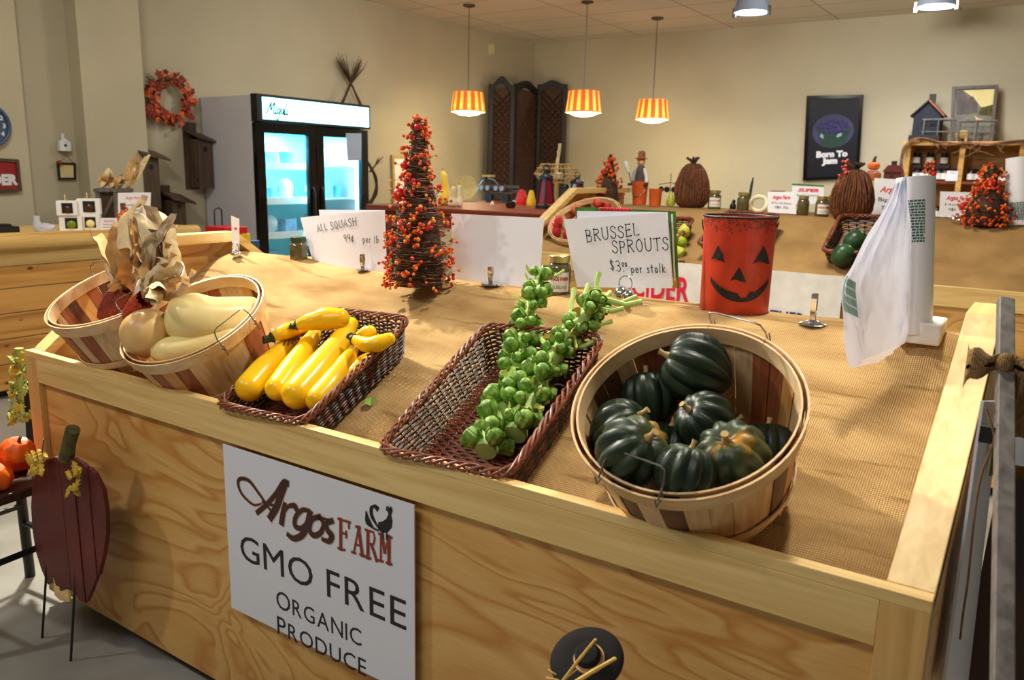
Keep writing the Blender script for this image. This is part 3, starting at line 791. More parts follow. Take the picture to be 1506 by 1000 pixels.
# ------------------------------------------------------------------ lettering
GL = {  # hand-drawn capitals and small letters as pen strokes in a 1-high box: (advance, strokes)
 'A': (.85, [[(0, 0), (.38, 1), (.75, 0)], [(.14, .36), (.62, .36)]]),
 'B': (.8, [[(.05, 0), (.08, 1)], [(.06, 1), (.5, .95), (.55, .72), (.4, .56), (.08, .53), (.55, .45), (.62, .2), (.45, .02), (.05, 0)]]),
 'R': (.82, [[(.05, 0), (.08, 1)], [(.06, 1), (.55, .92), (.55, .66), (.08, .5)], [(.25, .5), (.65, 0)]]),
 'U': (.85, [[(.05, 1), (.06, .3), (.22, .02), (.5, .04), (.66, .3), (.68, 1)]]),
 'S': (.72, [[(.56, .84), (.4, 1), (.15, .95), (.08, .74), (.25, .56), (.5, .42), (.56, .18), (.36, 0), (.12, .03), (0, .18)]]),
 'E': (.7, [[(.05, 0), (.07, 1)], [(.07, 1), (.52, .98)], [(.06, .52), (.42, .54)], [(.05, 0), (.55, .02)]]),
 'L': (.68, [[(.08, 1), (.05, 0), (.55, .03)]]),
 'P': (.75, [[(.05, 0), (.08, 1)], [(.06, 1), (.52, .94), (.56, .68), (.4, .5), (.08, .48)]]),
 'O': (.85, [[(.36, 1), (.1, .8), (.04, .42), (.2, .06), (.42, 0), (.64, .2), (.68, .62), (.55, .92), (.36, 1)]]),
 'T': (.78, [[(.0, .97), (.68, 1)], [(.34, .98), (.33, 0)]]),
 'Q': (.88, [[(.36, 1), (.1, .8), (.04, .42), (.2, .06), (.42, 0), (.64, .2), (.68, .62), (.55, .92), (.36, 1)], [(.42, .28), (.74, -.08)]]),
 'H': (.82, [[(.06, 0), (.07, 1)], [(.64, 0), (.66, 1)], [(.06, .5), (.65, .5)]]),
 '9': (.68, [[(.52, .72), (.36, .52), (.12, .58), (.06, .82), (.28, 1), (.5, .9), (.52, .7), (.46, .1)]]),
 '3': (.68, [[(.06, .92), (.34, 1), (.5, .8), (.4, .58), (.22, .53), (.48, .45), (.54, .2), (.34, 0), (.04, .08)]]),
 '0': (.6, [[(.25, .9), (.08, .7), (.08, .3), (.25, .1), (.42, .3), (.42, .7), (.25, .9)]]),
 '$': (.62, [[(.45, .8), (.25, .95), (.06, .78), (.25, .55), (.45, .36), (.26, .12), (.04, .26)], [(.22, 1.08), (.28, 0)]]),
 'c': (.55, [[(.42, .55), (.22, .68), (.06, .4), (.2, .1), (.42, .18)], [(.3, .85), (.2, -.08)]]),
 '.': (.3, [[(.08, .02), (.12, .05)]]),
 'p': (.62, [[(.06, .6), (.06, -.35)], [(.06, .5), (.3, .62), (.48, .4), (.36, .08), (.08, .08)]]),
 'e': (.6, [[(.08, .34), (.46, .38), (.36, .6), (.14, .56), (.06, .28), (.22, .02), (.46, .1)]]),
 'r': (.5, [[(.08, .6), (.08, 0)], [(.08, .4), (.24, .6), (.4, .54)]]),
 's': (.52, [[(.4, .52), (.22, .62), (.08, .48), (.36, .22), (.26, .02), (.04, .08)]]),
 't': (.5, [[(.22, 1), (.2, .08), (.34, .02)], [(.04, .66), (.4, .68)]]),
 'a': (.62, [[(.42, .56), (.2, .6), (.06, .3), (.2, .02), (.42, .2), (.42, .58), (.46, .02)]]),
 'l': (.35, [[(.12, 1.05), (.12, 0)]]),
 'k': (.58, [[(.08, 1.05), (.08, 0)], [(.42, .6), (.1, .3), (.46, 0)]]),
 'b': (.6, [[(.08, 1.05), (.08, 0)], [(.08, .45), (.3, .6), (.46, .34), (.3, .02), (.08, .06)]]),
}
def pen(m, text, x, y, size, w, slope=0, jit=0, seed=0, z=0, blob=0):
    r = random.Random(seed)
    for ch in text:
        if ch == ' ': x += size*.45; continue
        adv, st = GL[ch]; dy = r.uniform(-jit, jit)*size; k = 1 + r.uniform(-jit, jit)
        for s in st:
            curve = len(s) > 3
            p = [(x + a*size*.8, y + b*size*k + dy + slope*(a*size)) for a, b in s]
            if curve: p = [(q.x, q.y) for q in catmull([(a, b, 0) for a, b in p], 5)]
            m.ribbon(p, w, z)
            if blob:
                for q in (p[0], p[-1]):
                    c = [(q[0] + blob*math.cos(k2*math.pi/3), q[1] + blob*math.sin(k2*math.pi/3)) for k2 in range(6)]
                    m.prism(c, z, z + .0004)
        x += adv*size*.8 + size*.12; y += slope*adv*size
    return x

class Sheet:
    """a flat sheet standing in the place, given by its corners TL, TR, BR, BL"""
    def __init__(s, TL, TR, BR, BL, bow=0):
        s.c = [Vector(p) for p in (TL, TR, BR, BL)]; s.bow = bow
        s.w = ((s.c[1]-s.c[0]).length + (s.c[2]-s.c[3]).length)/2; s.h = ((s.c[0]-s.c[3]).length + (s.c[1]-s.c[2]).length)/2
        s.o = (s.c[2]+s.c[3])/2
        s.n = (s.c[2]-s.c[3]).cross(s.c[0]-s.c[3]).normalized()
    def at(s, x, y, z=0):          # x, y in metres from the bottom left corner, z towards the front
        u, v = x/s.w, y/s.h
        p = (s.c[3]*(1-u) + s.c[2]*u)*(1-v) + (s.c[0]*(1-u) + s.c[1]*u)*v
        return p + s.n*(z + s.bow*(4*u*(1-u))) - s.o
    def put(s, m): m.v = [s.at(*p) for p in m.v]; return m
    def board(s, th=.0006, x0=0, x1=1, y0=0, y1=1, z=0):
        m = MB(); nu = 10
        for zz in (z - th, z):
            m.grid(lambda u, v, zz=zz: ((x0 + (x1-x0)*u)*s.w, (y0 + (y1-y0)*v)*s.h, zz), nu, 4)
        e = (nu+1)*5; ring = [i for i in range(nu+1)] + [(nu+1)*j + nu for j in range(1, 5)] + [4*(nu+1)+i for i in range(nu-1, -1, -1)] + [(nu+1)*j for j in range(3, 0, -1)]
        m.f += [(ring[i], ring[(i+1) % len(ring)], ring[(i+1) % len(ring)]+e, ring[i]+e) for i in range(len(ring))]; m.m += [0]*len(ring)
        return s.put(m)
def sheet_y(TL, TR, BR, BL, Y, back=.0, bow=0):
    """corners seen at those pixels on a plane through depth Y that leans back"""
    return Sheet(*[Yp(*p, Y + (back if i < 2 else 0)) for i, p in enumerate((TL, TR, BR, BL))], bow=bow)
def card(name, label, cat, sh, mat='paper', group=None, th=.0006, ink=()):
    t = thing(name, label, cat, loc=sh.o, group=group)
    sp_ = part('sheet', sh.board(th), mat, t)
    for i, (nm, mt, fn) in enumerate(ink):
        m = MB(); fn(m, sh.w, sh.h); m.v = [sh.at(p.x, p.y, p.z + .0005) for p in m.v]
        part(nm, m, mt, sp_, False)
    return t

# the paper price signs along the ridge of the front bin
card('paper_sign', 'blank white sheet of paper standing beside the berry tree', 'sign',
     sheet_y((663.5, 314), (800, 320.5), (793, 425), (665.5, 410.5), 1.90, .02))
card('paper_sign', 'white sheet peeking out behind the squash price sign', 'sign',
     sheet_y((469, 308.5), (566, 309), (569, 402), (478, 394), 1.925, .02))
def ink_squash(m, w, h):
    pen(m, 'ALL SQUASH', w*.20, h*.70, h*.135, .0022, .09, .03, 3)
    
def ink_price(m, w, h): pen(m, '99c', w*.53, h*.50, h*.13, .002, .03, .03, 4)
def ink_unit(m, w, h): pen(m, 'per lb', w*.755, h*.49, h*.11, .002, -.03, .04, 5)
card('paper_sign', 'hand-lettered ALL SQUASH price sign, tilted and slightly curled', 'sign',
     sheet_y((441.5, 320), (566, 310), (567, 402), (462.5, 393), 1.895, .02, bow=.012), ink=(('lettering', 'ink_grey', ink_squash), ('lettering', 'ink_grey', ink_price), ('lettering', 'ink_grey', ink_unit)))
INKS = tuple(('lettering', 'ink', f) for f in (
    lambda m, w, h: pen(m, 'BRUSSEL', w*.20, h*.655, h*.165, .0022, .075, .03, 1, blob=.0022), lambda m, w, h: pen(m, 'SPROUTS', w*.45, h*.48, h*.165, .0022, .035, .03, 2, blob=.0022),
    lambda m, w, h: pen(m, '$3.', w*.40, h*.23, h*.15, .002, -.01, .03, 6), lambda m, w, h: pen(m, '00', w*.525, h*.285, h*.075, .0018), lambda m, w, h: pen(m, 'per stalk', w*.61, h*.205, h*.11, .002, .02, .04, 7)))
sh = sheet_y((829, 322.5), (980, 312.5), (988.5, 424), (848.5, 422), 1.875, .015)
card('paper_sign', 'hand-lettered BRUSSEL SPROUTS price sign held by a ring bell', 'sign', sh, ink=INKS)
card('paper_sign', 'white sheet sticking up behind the brussel sprouts sign', 'sign',
     sheet_y((848.5, 310), (981.7, 312), (990, 420), (852, 416), 1.90, .015))
sb = sheet_y((846, 304), (991, 310.5), (996, 424), (850, 418), 1.94, .015)
t = card('recipe_book', 'thin book with a vegetable cover standing behind the brussel sprouts sign', 'book', sb, 'cookbook', th=.012,
     ink=(('cover_picture', 'apple', lambda m, w, h: [m.ell((w*(.28 + .035*k), h*.985, 0), (w*.03, h*.03, .003), 8, 5) for k in range(9)]),
          ('corner_label', 'ochre', lambda m, w, h: m.box(w*.955, w*1.0, 0, h*.14, 0, .001)),
          ('page_edge', 'card', lambda m, w, h: m.box(w*.975, w*.99, h*.1, h*.96, 0, .001))))
def clip(name, label, px, py, w, tongue, Y=None, group=None):
    p = Z(px, py, LZ) if Y is None else Yp(px, py, Y)
    t = thing(name, label, 'sign holder', loc=p, group=group)
    part('base', MB().lathe([(0, 0), (w*1.0, 0), (w*.98, .003), (w*.55, .006), (w*.25, .010), (0, .010)], 20), 'chrome', t)
    m = MB().grid(lambda u, v: ((u-.5)*.012, -.004 - .005*math.sin(v*2.4), .008 + tongue*v), 4, 8)
    m.grid(lambda u, v: ((u-.5)*.012, .000 + .004*math.sin(v*2.4), .008 + tongue*v), 4, 8)
    part('tongue', m, 'chrome', t)
    return t
G = 'chrome sign clips on the ridge'
clip('sign_clip', 'chrome clip holding the blank white sheet', 722, 418, .030, .042, 1.865, G)
clip('sign_clip', 'chrome clip holding the squash price sign', 534, 397, .022, .042, 1.862, G)
clip('sign_clip', 'empty chrome clip on the ridge right of the pumpkin bucket', 1195, 477, .030, .062, 1.86, G)
def bell(label, px, py, r, Y):
    p = Yp(px, py, Y); t = thing('bell_clip', label, 'sign holder', loc=p, group='bell shaped sign holders')
    part('bells', MB().ell((-r*.35, 0, r*.5), (r*.75, r*.75, r*.8)).ell((r*.5, -r*.3, r*.42), (r*.6, r*.6, r*.65)).ell((r*.1, r*.5, r*.4), (r*.6, r*.6, r*.6)), 'chrome', t)
    part('ring', MB().tube([(.018*math.cos(a), -.001, r*1.55 + .019*math.sin(a)) for a in [k*2*math.pi/20 for k in range(20)]], .0016, 6, True), 'chrome', t)
    return t
bell('chrome bells with a wire ring in front of the brussel sprouts sign', 919, 442, .028, 1.83)
bell('chrome bells holding a narrow sign turned edge-on at the left end', 347, 377, .018, 1.765)
def ink_edge(m, w, h): m.text('FARM', h*.09, w*.5, h*.62, bold=.0004)
card('paper_sign', 'narrow white price card seen nearly edge-on at the left end of the ridge', 'sign',
     Sheet(Yp(340, 317, 1.80), Yp(352, 322, 1.86), Yp(352, 368, 1.86), Yp(342, 366, 1.80)), ink=(('lettering', 'ink_red', ink_edge),))

# ------------------------------------------------------------------ jars
def jar(label, p, w, h, body='jar_green', lid='steel_lid', tape=None, group=None, rz=0, n=24, lines=True, cat='jar'):
    r = w/2; t = thing('jar', label, cat, loc=p, rz=rz, group=group)
    part('glass_body', MB().lathe([(0, 0), (r*.92, 0), (r, .004), (r, h*.66), (r*.9, h*.76), (r*.78, h*.80), (r*.78, h*.86)], n), body, t)
    part('lid', MB().lathe([(r*.84, h*.83), (r*.86, h*.83), (r*.86, h*.98), (r*.80, h), (0, h)], n), lid, t)
    if tape:
        a = tape/2
        lb_ = part('label', MB().lathe([(r*1.012, h*.12), (r*1.012, h*.60)], 14, None, -math.pi/2 - a, -math.pi/2 + a), 'card', t)
        if lines:
            m = MB()
            m.text('ARGOS FARM', h*.125, 0, h*.40, bold=.0006, width=r*1.7); c = MB(); c.text('COLESLAW', h*.11, 0, h*.20, width=r*1.5)
            for q, mt, nm in ((m, 'ink_red', 'label_title'), (c, 'ink_grey', 'label_text')):
                q.v = [Vector((r*1.02*math.sin(v.x/r), -r*1.02*math.cos(v.x/r), v.y)) for v in q.v]
                part(nm, q, mt, lb_, False)
    return t
jar('glass jar with a gold lid and printed label behind the brussels sprout tip', Yp(821, 434, 1.88) , .066, .109, tape=1.9, rz=.5)
jar('unlabelled olive green jar left of the squash price sign', Yp(440, 388, 1.87), .062, .092, 'jar_green', 'stem_dark', rz=.4, n=8)

# ------------------------------------------------------------------ berry trees
def berry_tree(label, p, h, r, nb, seed, prof=None, big=(), loose=0, berries_as_parts=True, mats=('berry_orange', 'berry_orange', 'berry_gold', 'berry_red'), bs=.0048, coils=1.0, group='berry and twig cone trees'):
    rd = random.Random(seed); t = thing('berry_tree', label, 'decoration', loc=p, group=group)
    prof = prof or [(0, 1), (.3, 1.0), (.5, .78), (.75, .34), (.9, .2), (1, .06)]
    def R(f):
        for (a, x), (b, y) in zip(prof, prof[1:]):
            if f <= b: return r*(x + (y-x)*(f-a)/(b-a))
        return r*prof[-1][1]
    m = MB(); m.lathe([(0, 0)] + [(R(f)*.8, h*f) for f in [k/14 for k in range(15)]] , 14); 
    for k in range(int(70*coils)):
        f0 = rd.random()**1.2; a0 = rd.uniform(0, 6.28); L = rd.uniform(1.2, 4); tl = rd.uniform(-.06, .06)
        pts = []
        for j in range(13):
            f = min(.99, max(0.005, f0 + tl*j/12 + .004*math.sin(j))); a = a0 + L*j/12; q = R(f)*rd.uniform(.84, 1.03)
            pts.append((q*math.cos(a), q*math.sin(a), h*f))
        m.cur = k % 2; m.tube(pts, rd.uniform(.0007, .0016), 4)
    part('twig_cone', m, ['twig_dark', 'twig'], t)
    spots = []
    while len(spots) < nb:
        f = rd.random()**1.1*.985; a = rd.uniform(0, 6.28); q = R(f)*rd.uniform(.97, 1.16) + .002
        c = Vector((q*math.cos(a), q*math.sin(a), max(.006, h*f)))
        for k in range(rd.randint(2, 5)):     # little clusters along a twig
            c = c + Vector((rd.uniform(-.008, .008), rd.uniform(-.008, .008), rd.uniform(-.009, .009))); spots.append(c.copy())
    spots = spots[:nb]; view = -Vector((p[0], p[1], 0)).normalized()
    spots.sort(key=lambda c: -(c.normalized().dot(view)*0 + Vector((c.x, c.y, 0)).dot(view)))
    if berries_as_parts:
        base = [MB().ell((0, 0, 0), (1, 1, 1.15), 8, 6).mesh('berry', mt) for mt in mats]
        near, rest = spots[:100], spots[100:]
        for c in near:
            q = link('berry', base[rd.randrange(len(mats))], t); s_ = bs*rd.uniform(.75, 1.2)
            q.matrix_local = Matrix.Translation(c) @ Euler((rd.uniform(-1, 1), rd.uniform(-1, 1), 0)).to_matrix().to_4x4() @ Matrix.Scale(s_, 4)
    else: rest = spots
    m = MB()
    for c in rest: m.cur = rd.randrange(len(mats)); m.ell(c, bs*rd.uniform(.75, 1.2), 6, 4)
    for k in range(loose):
        f = rd.random()*.8; a = rd.uniform(0, 6.28); q = R(f); d = Vector((math.cos(a), math.sin(a), rd.uniform(-.2, .7)))
        b = Vector((q*math.cos(a), q*math.sin(a), h*f)); e = b + d*rd.uniform(.015, .04); m.cur = len(mats); m.tube([b, (b+e)/2 + Vector((0, 0, .004)), e], .0007, 4)
        m.cur = rd.randrange(3); m.ell(e, bs, 6, 4)
    o = part('berry_clusters', m, list(mats) + ['twig'], t); o['kind'] = 'stuff'
    for (f, a, s_) in big:
        q = R(f)*1.0 + s_*.4
        part('large_berry', MB().ell((q*math.cos(a), q*math.sin(a), h*f), s_, 14, 9), 'berry_red', t)
    return t
tp = Z(616, 419, LZ)
berry_tree('tall twig cone tree studded with orange and red berries on the front ridge', tp, .465, .083, 760, 5,
           prof=[(0, 1.0), (.25, .98), (.40, .84), (.55, .55), (.66, .44), (.8, .33), (.9, .28), (.97, .2), (1, .05)],
           big=((.545, -2.4, .019), (.72, -2.5, .013), (.94, -1.0, .009), (.63, -1.8, .008), (.63, -1.2, .008)), loose=80, coils=3.4)

# ------------------------------------------------------------------ jack-o'-lantern bucket
def bucket():
    c = Z(1064, 462, LZ) + Vector((0, .07, -.002)); r, h = .083, .232
    t = thing('pumpkin_bucket', 'orange tin bucket painted with a black grinning pumpkin face', 'bucket', loc=c)
    fa0 = math.atan2(-c.y, -c.x)
    part('pail', MB().lathe([(0, .002), (r*.96, .002), (r*.985, .006), (r*1.0, h*.5), (r*1.03, h), (r*1.03 - .002, h), (r*.98, h*.5), (r*.95, .008), (0, .008)], 48), 'pumpkin_tin', t)
    part('rolled_rim', MB().tube([(r*1.035*math.cos(k*math.pi/24), r*1.035*math.sin(k*math.pi/24), h) for k in range(48)], .0028, 8, True), 'black', t)
    part('foot_ring', MB().tube([(r*.97*math.cos(k*math.pi/24), r*.97*math.sin(k*math.pi/24), .004) for k in range(48)], .003, 8, True), 'tin_rust', t)
    m = MB(); rd = random.Random(3)
    for k in range(220):        # soot specks sprayed below the rim
        a = fa0 + rd.uniform(-1.7, 1.7); z = h - .004 - abs(rd.gauss(0, .014)); q = r*(1 + .03*z/h) + .0006; w_ = rd.uniform(.0012, .0034); w2 = w_/r
        m.add([(q*math.cos(a - w2), q*math.sin(a - w2), z), (q*math.cos(a), q*math.sin(a), z - w_), (q*math.cos(a + w2), q*math.sin(a + w2), z), (q*math.cos(a), q*math.sin(a), z + w_)], [(0, 1, 2, 3)])
    part('soot_marks', m, 'tin_rust', t, False)['kind'] = 'stuff'
    part('lining', MB().lathe([(r*1.02, h*.99), (r*.97, h*.5), (r*.94, .012), (0, .012)], 40), 'black', t)
    # face, wrapped on the front of the pail
    fa = math.atan2(-c.y, -c.x) + rad(12)
    def wrap(poly, nm):
        m = MB(); n = len(poly); ctr = (sum(p[0] for p in poly)/n, sum(p[1] for p in poly)/n)
        def W_(x, y): rr2 = r*(1 + .03*y/h) + .0012; a = fa + x/r; return (rr2*math.cos(a), rr2*math.sin(a), y)
        m.add([W_(*p) for p in poly], [tuple(range(n))]); return part(nm, m, 'black', t, False)
    def tri(x, y, w, hh, sk=0): return [(x - w, y), (x - w*.5, y + hh*.12), (x, y + hh*.08), (x + w*.55, y - hh*.02), (x + w, y - hh*.05), (x + w*.5, y + hh*.55), (x + sk, y + hh), (x - w*.5, y + hh*.5)]
    wrap(tri(-.064, .130, .019, .036), 'eye'); wrap(tri(.044, .127, .025, .042), 'eye'); wrap(tri(-.012, .085, .018, .033), 'nose')
    up_, dn = [], []
    N = 22
    for k in range(N + 1):
        x = -.080 + .152*k/N; u = (k/N - .5)*2
        dn.append((x, .040 + .042*abs(u)**2.2 - .004)); up_.append((x, .056 + .030*abs(u)**1.8 + (.006 if k in (0, N) else 0) - (.011 if k in (11, 12, 13) else 0) + (.0 if k not in (16, 17) else -.004)))
    for k in range(N):
        pass
    m = MB()
    def W_(x, y): rr2 = r*(1 + .03*y/h) + .0012; a = fa + x/r; return (rr2*math.cos(a), rr2*math.sin(a), y)
    m.add([W_(*p) for p in dn] + [W_(*p) for p in up_], [(k, k+1, N+2+k, N+1+k) for k in range(N)])
    part('mouth', m, 'black', t, False)
    # bail hanging down on the right
    pts = []; ra = fa + math.pi/2 + rad(-8)
    for k in range(17):
        a = math.pi*k/16; u = Vector((math.cos(ra), math.sin(ra), 0)); v = Vector((math.cos(ra - math.pi/2), math.sin(ra - math.pi/2), 0))
        pts.append(u*(r*1.06 + .001)*math.cos(a) + v*-(r*1.12)*math.sin(a) + Vector((0, 0, h - .012 - .075*math.sin(a))))
    part('bail_handle', MB().tube(pts, .0018, 6), 'black', t)
bucket()

# ------------------------------------------------------------------ roll of produce bags
def bag_roll(label, bx, by, Y, top, r, hang, group, at=.60):
    b = Yp(bx, by, Y); tpx = Yp(top[0], top[1], Y + .02); ax = (tpx - b); L = ax.length
    t = thing('bag_roll', label, 'bag dispenser', loc=b, group=group)
    d = ax.normalized(); M = frame((0, 0, 0), d, (1, 0, 0))
    m = MB(); m.T = M; m.lathe([(0, .01), (r, .01), (r, L), (r*.35, L), (r*.35, L*.9), (0, L*.9)], 32)
    fr_ = part('film_roll', m, 'plastic_white', t)
    m = MB(); m.T = M
    fa = math.atan2(-b.y, -b.x) - .15
    for k in range(15):           # printed block of small type
        z0 = L*at + k*L*.0175
        x = -.55
        rq = random.Random(k*7 + len(label))
        while x < .62:
            w = rq.uniform(.06, .2)
            for sg in (0,):
                a0, a1 = fa + x, fa + min(.66, x + w)
                m.add([(r*1.01*math.cos(a0), r*1.01*math.sin(a0), z0), (r*1.01*math.cos(a1), r*1.01*math.sin(a1), z0), (r*1.01*math.cos(a1), r*1.01*math.sin(a1), z0 + L*.0125), (r*1.01*math.cos(a0), r*1.01*math.sin(a0), z0 + L*.0125)], [(0, 1, 2, 3)])
            x += w + .035
    part('printed_text', m, 'ink_green', fr_, False)
    part('stand_base', MB().box(-.045, .052, -.03, .075, -.006, .038), 'gloss_white', t, False, .004)
    part('spindle', MB().tube([(0, 0, 0), d*(L + .006)], .006, 10), 'gloss_white', t)
    return t, b, d, L
t, rb_, rd_, RL = bag_roll('white roll of plastic produce bags on a stand at the right of the front ridge', 1342, 497, 1.79, (1347, 261), .036, True, 'rolls of produce bags')
# the bag pulled off the roll
def hang_bag():
    Yb = 1.745
    Lft = [Yp(*p, Yb - .03 - .02*i) for i, p in enumerate(((1318, 272), (1300, 310), (1276, 350), (1252, 390), (1236, 420), (1238, 460), (1243, 500), (1251, 541)))]
    Rgt = [Yp(*p, Yb - .0) for p in ((1334, 258), (1337, 300), (1338, 340), (1339, 380), (1339, 420), (1338, 450), (1336, 480), (1330, 505))]
    a = catmull(Lft, 6); b = catmull(Rgt, 6); c = Rgt[-1].copy()
    t = thing('produce_bag', 'clear plastic produce bag pulled out and hanging from the front roll', 'bag', loc=c)
    def S_(u, v, k):
        f = v*(len(a)-1); i = min(int(f), len(a)-2); w = f-i
        p, q = a[i].lerp(a[i+1], w), b[i].lerp(b[i+1], w)
        x = p.lerp(q, u)
        nrm = Vector((-.3, -.9, .1))
        puff = (.028*math.sin(math.pi*u)*math.sin(math.pi*min(1, v*1.02)))*k
        wr = .007*math.sin(9*u + 6*v) * math.sin(math.pi*u) + .005*math.sin(23*(u*.9 + v*.35)) + .0028*math.sin(41*(u - v*.5)+1)
        sag = -.012*math.sin(math.pi*u)*v
        return x - c + nrm*(puff + wr) + Vector((0, 0, sag*k))
    m = MB().grid(lambda u, v: S_(u, v, 1), 34, 46); m.grid(lambda u, v: S_(u, v, -.35), 34, 46)
    bf_ = part('film', m, 'bag_film', t)
    m = MB()
    def P_(u, v): return S_(u, v, 1) + Vector((-.3, -.9, .1))*.0012
    m.grid(lambda u, v: P_(.02 + .26*u + .05*v, .50 + .20*v + .04*u), 10, 10)
    part('printed_logo', m, 'logo_green', bf_)
    m = MB(); 
    for q in range(3):
        m.grid(lambda u, v, q=q: P_(.06 + .2*u + .05*(.2 + .24*q), .50 + .2*(.22 + .25*q + .06*v) + .04*u) + Vector((-.3, -.9, .1))*.0008, 8, 2)
    part('logo_lines', m, 'plastic_white', bf_)
hang_bag()

# ------------------------------------------------------------------ farm sign on the front panel
def farm_sign():
    TL, TR, BL = Yp(327.5, 653, D - .004), Yp(609, 742.5, D - .004), Yp(352, 899, D - .004)
    w = TR.x - TL.x; zt = TL.z; zb = BL.z; h = zt - zb + .0
    t = thing('farm_sign', 'white farm sign with rooster logo on the bin front, reading GMO FREE', 'sign', M=frame((TL.x, D - .001, zb), (0, -1, 0), (1, 0, 0)))
    part('board', MB().box(0, w, 0, h, 0, .003), 'signwhite', t, False)
    zf = .0032
    def P(px, py):                  # place on the board seen at that pixel
        q = Yp(px, py, D - .005); return (q.x - TL.x, q.z - zb)
    m = MB(); 
    a, b = P(352, 822), P(596, 905); 
    cap = P(352, 792)[1] - P(354, 829)[1]
    def copper(m, s, x0, x1, y, caps, small):
        # engraved roman capitals: sans strokes with fine end ticks
        m.text(s, 1.0, 0, 0, 0, align='LEFT')
    def line(s, x0, x1, y0, y1, sm=1.0, first=None):
        q = MB(); q.text(s, 1.0, 0, 0, 0, align='LEFT', spacing=1.12)
        xs = [v.x for v in q.v]; ys = [v.y for v in q.v]; kx = (x1-x0)/(max(xs)-min(xs)); ky = (y1-y0)/(max(ys)-min(ys))
        out = MB(); out.v = [Vector((x0 + (v.x-min(xs))*kx, y0 + (v.y-min(ys))*ky, zf)) for v in q.v]; out.f = q.f; out.m = q.m
        return out
    def caps_line(words, x0, x1, y, H_, h_):
        """small-capitals line with tick serifs"""
        o = MB(); parts_ = []
        x = 0
        for wd in words:
            for i, ch in enumerate(wd):
                q = MB(); q.text(ch, 1.0, 0, 0, 0, align='LEFT'); xs = [v.x for v in q.v]; ys = [v.y for v in q.v]
                hh = H_ if i == 0 else h_; w_ = (max(xs)-min(xs))*hh/.72*1.12
                parts_.append((q, min(xs), max(xs), min(ys), max(ys), x, w_, hh)); x += w_ + .21*h_
            x += .42*h_
        k = (x1-x0)/(x - .63*h_)
        for q, xa, xb, ya, yb, px_, w_, hh in parts_:
            b_ = len(o.v)
            o.v += [Vector((x0 + (px_ + (v.x-xa)/(xb-xa)*w_)*k, y + (v.y-ya)/(yb-ya)*hh, zf + v.z)) for v in q.v]
            o.f += [tuple(i+b_ for i in f) for f in q.f]; o.m += [0]*len(q.f)
        return o
    z1 = P(352, 829); z2 = P(596, 922)
    part('lettering', caps_line(['GMO', 'FREE'], P(353, 0+800)[0], P(597, 890)[0], P(475, 872)[1] - .004, .066, .066), 'ink', t, False)
    part('lettering', caps_line(['ORGANIC'], P(406, 880)[0], P(531, 930)[0], P(468, 922)[1] - .0, .046, .040), 'ink', t, False)
    part('lettering', caps_line(['PRODUCE'], P(408, 930)[0], P(538, 975)[0], P(470, 962)[1] - .0, .046, .040), 'ink', t, False)
    # script name
    def S2(pts, n=8): return [(v.x, v.y) for v in catmull([(*P(*p), 0) for p in pts], n)]
    strokes = [ ([(384, 741), (372, 742), (356, 727), (350, 711), (354, 704), (366, 707), (378, 722), (392, 742), (400, 754)], [2, 3, 4, 5, 5, 5, 4, 4, 3]),
        ([(378, 754), (392, 742), (406, 726), (417, 710), (423, 711)], [7, 7, 7, 8, 8]), ([(420, 710), (413, 728), (407, 745), (397, 762)], [10, 11, 11, 10]), ([(386, 738), (398, 742), (410, 746)], [4, 4, 4]),
        ([(419, 741), (416, 756), (414, 770)], [7, 9, 9]), ([(416, 756), (424, 745), (433, 744), (436, 749)], [4, 5, 8, 8]),
        ([(455, 752), (445, 750), (435, 760), (434, 773), (443, 777), (452, 768), (456, 753)], [6, 6, 7, 8, 7, 6, 6]), ([(456, 753), (452, 772), (444, 787), (432, 792), (423, 786)], [9, 10, 9, 8, 6]),
        ([(470, 760), (459, 764), (455, 778), (461, 787), (471, 784), (476, 771), (470, 760)], [7, 7, 8, 8, 7, 7, 7]), ([(470, 760), (480, 764), (488, 764)], [4, 3, 3]),
        ([(489, 766), (480, 770), (482, 780), (488, 788), (484, 796), (474, 793)], [7, 7, 8, 9, 7, 5])]
    u = mpp(Yp(440, 750, D))
    for mt, add, zz, nm in (('ink_edge', 2.0, zf, 'script_outline'), ('ink_brown', 0, zf + .0006, 'script_lettering')):
        m = MB()
        for k, (pts, wd) in enumerate(strokes):
            q = S2(pts); n = len(q); ws = []
            for i in range(n):
                f = i/(n-1)*(len(wd)-1); j = min(int(f), len(wd)-2); ws.append((wd[j]*(1-f+j) + wd[j+1]*(f-j) + add)*u*1.15)
            m.ribbon(q, 0, zz + k*.00003, ws)
        part(nm, m, mt, t, False)
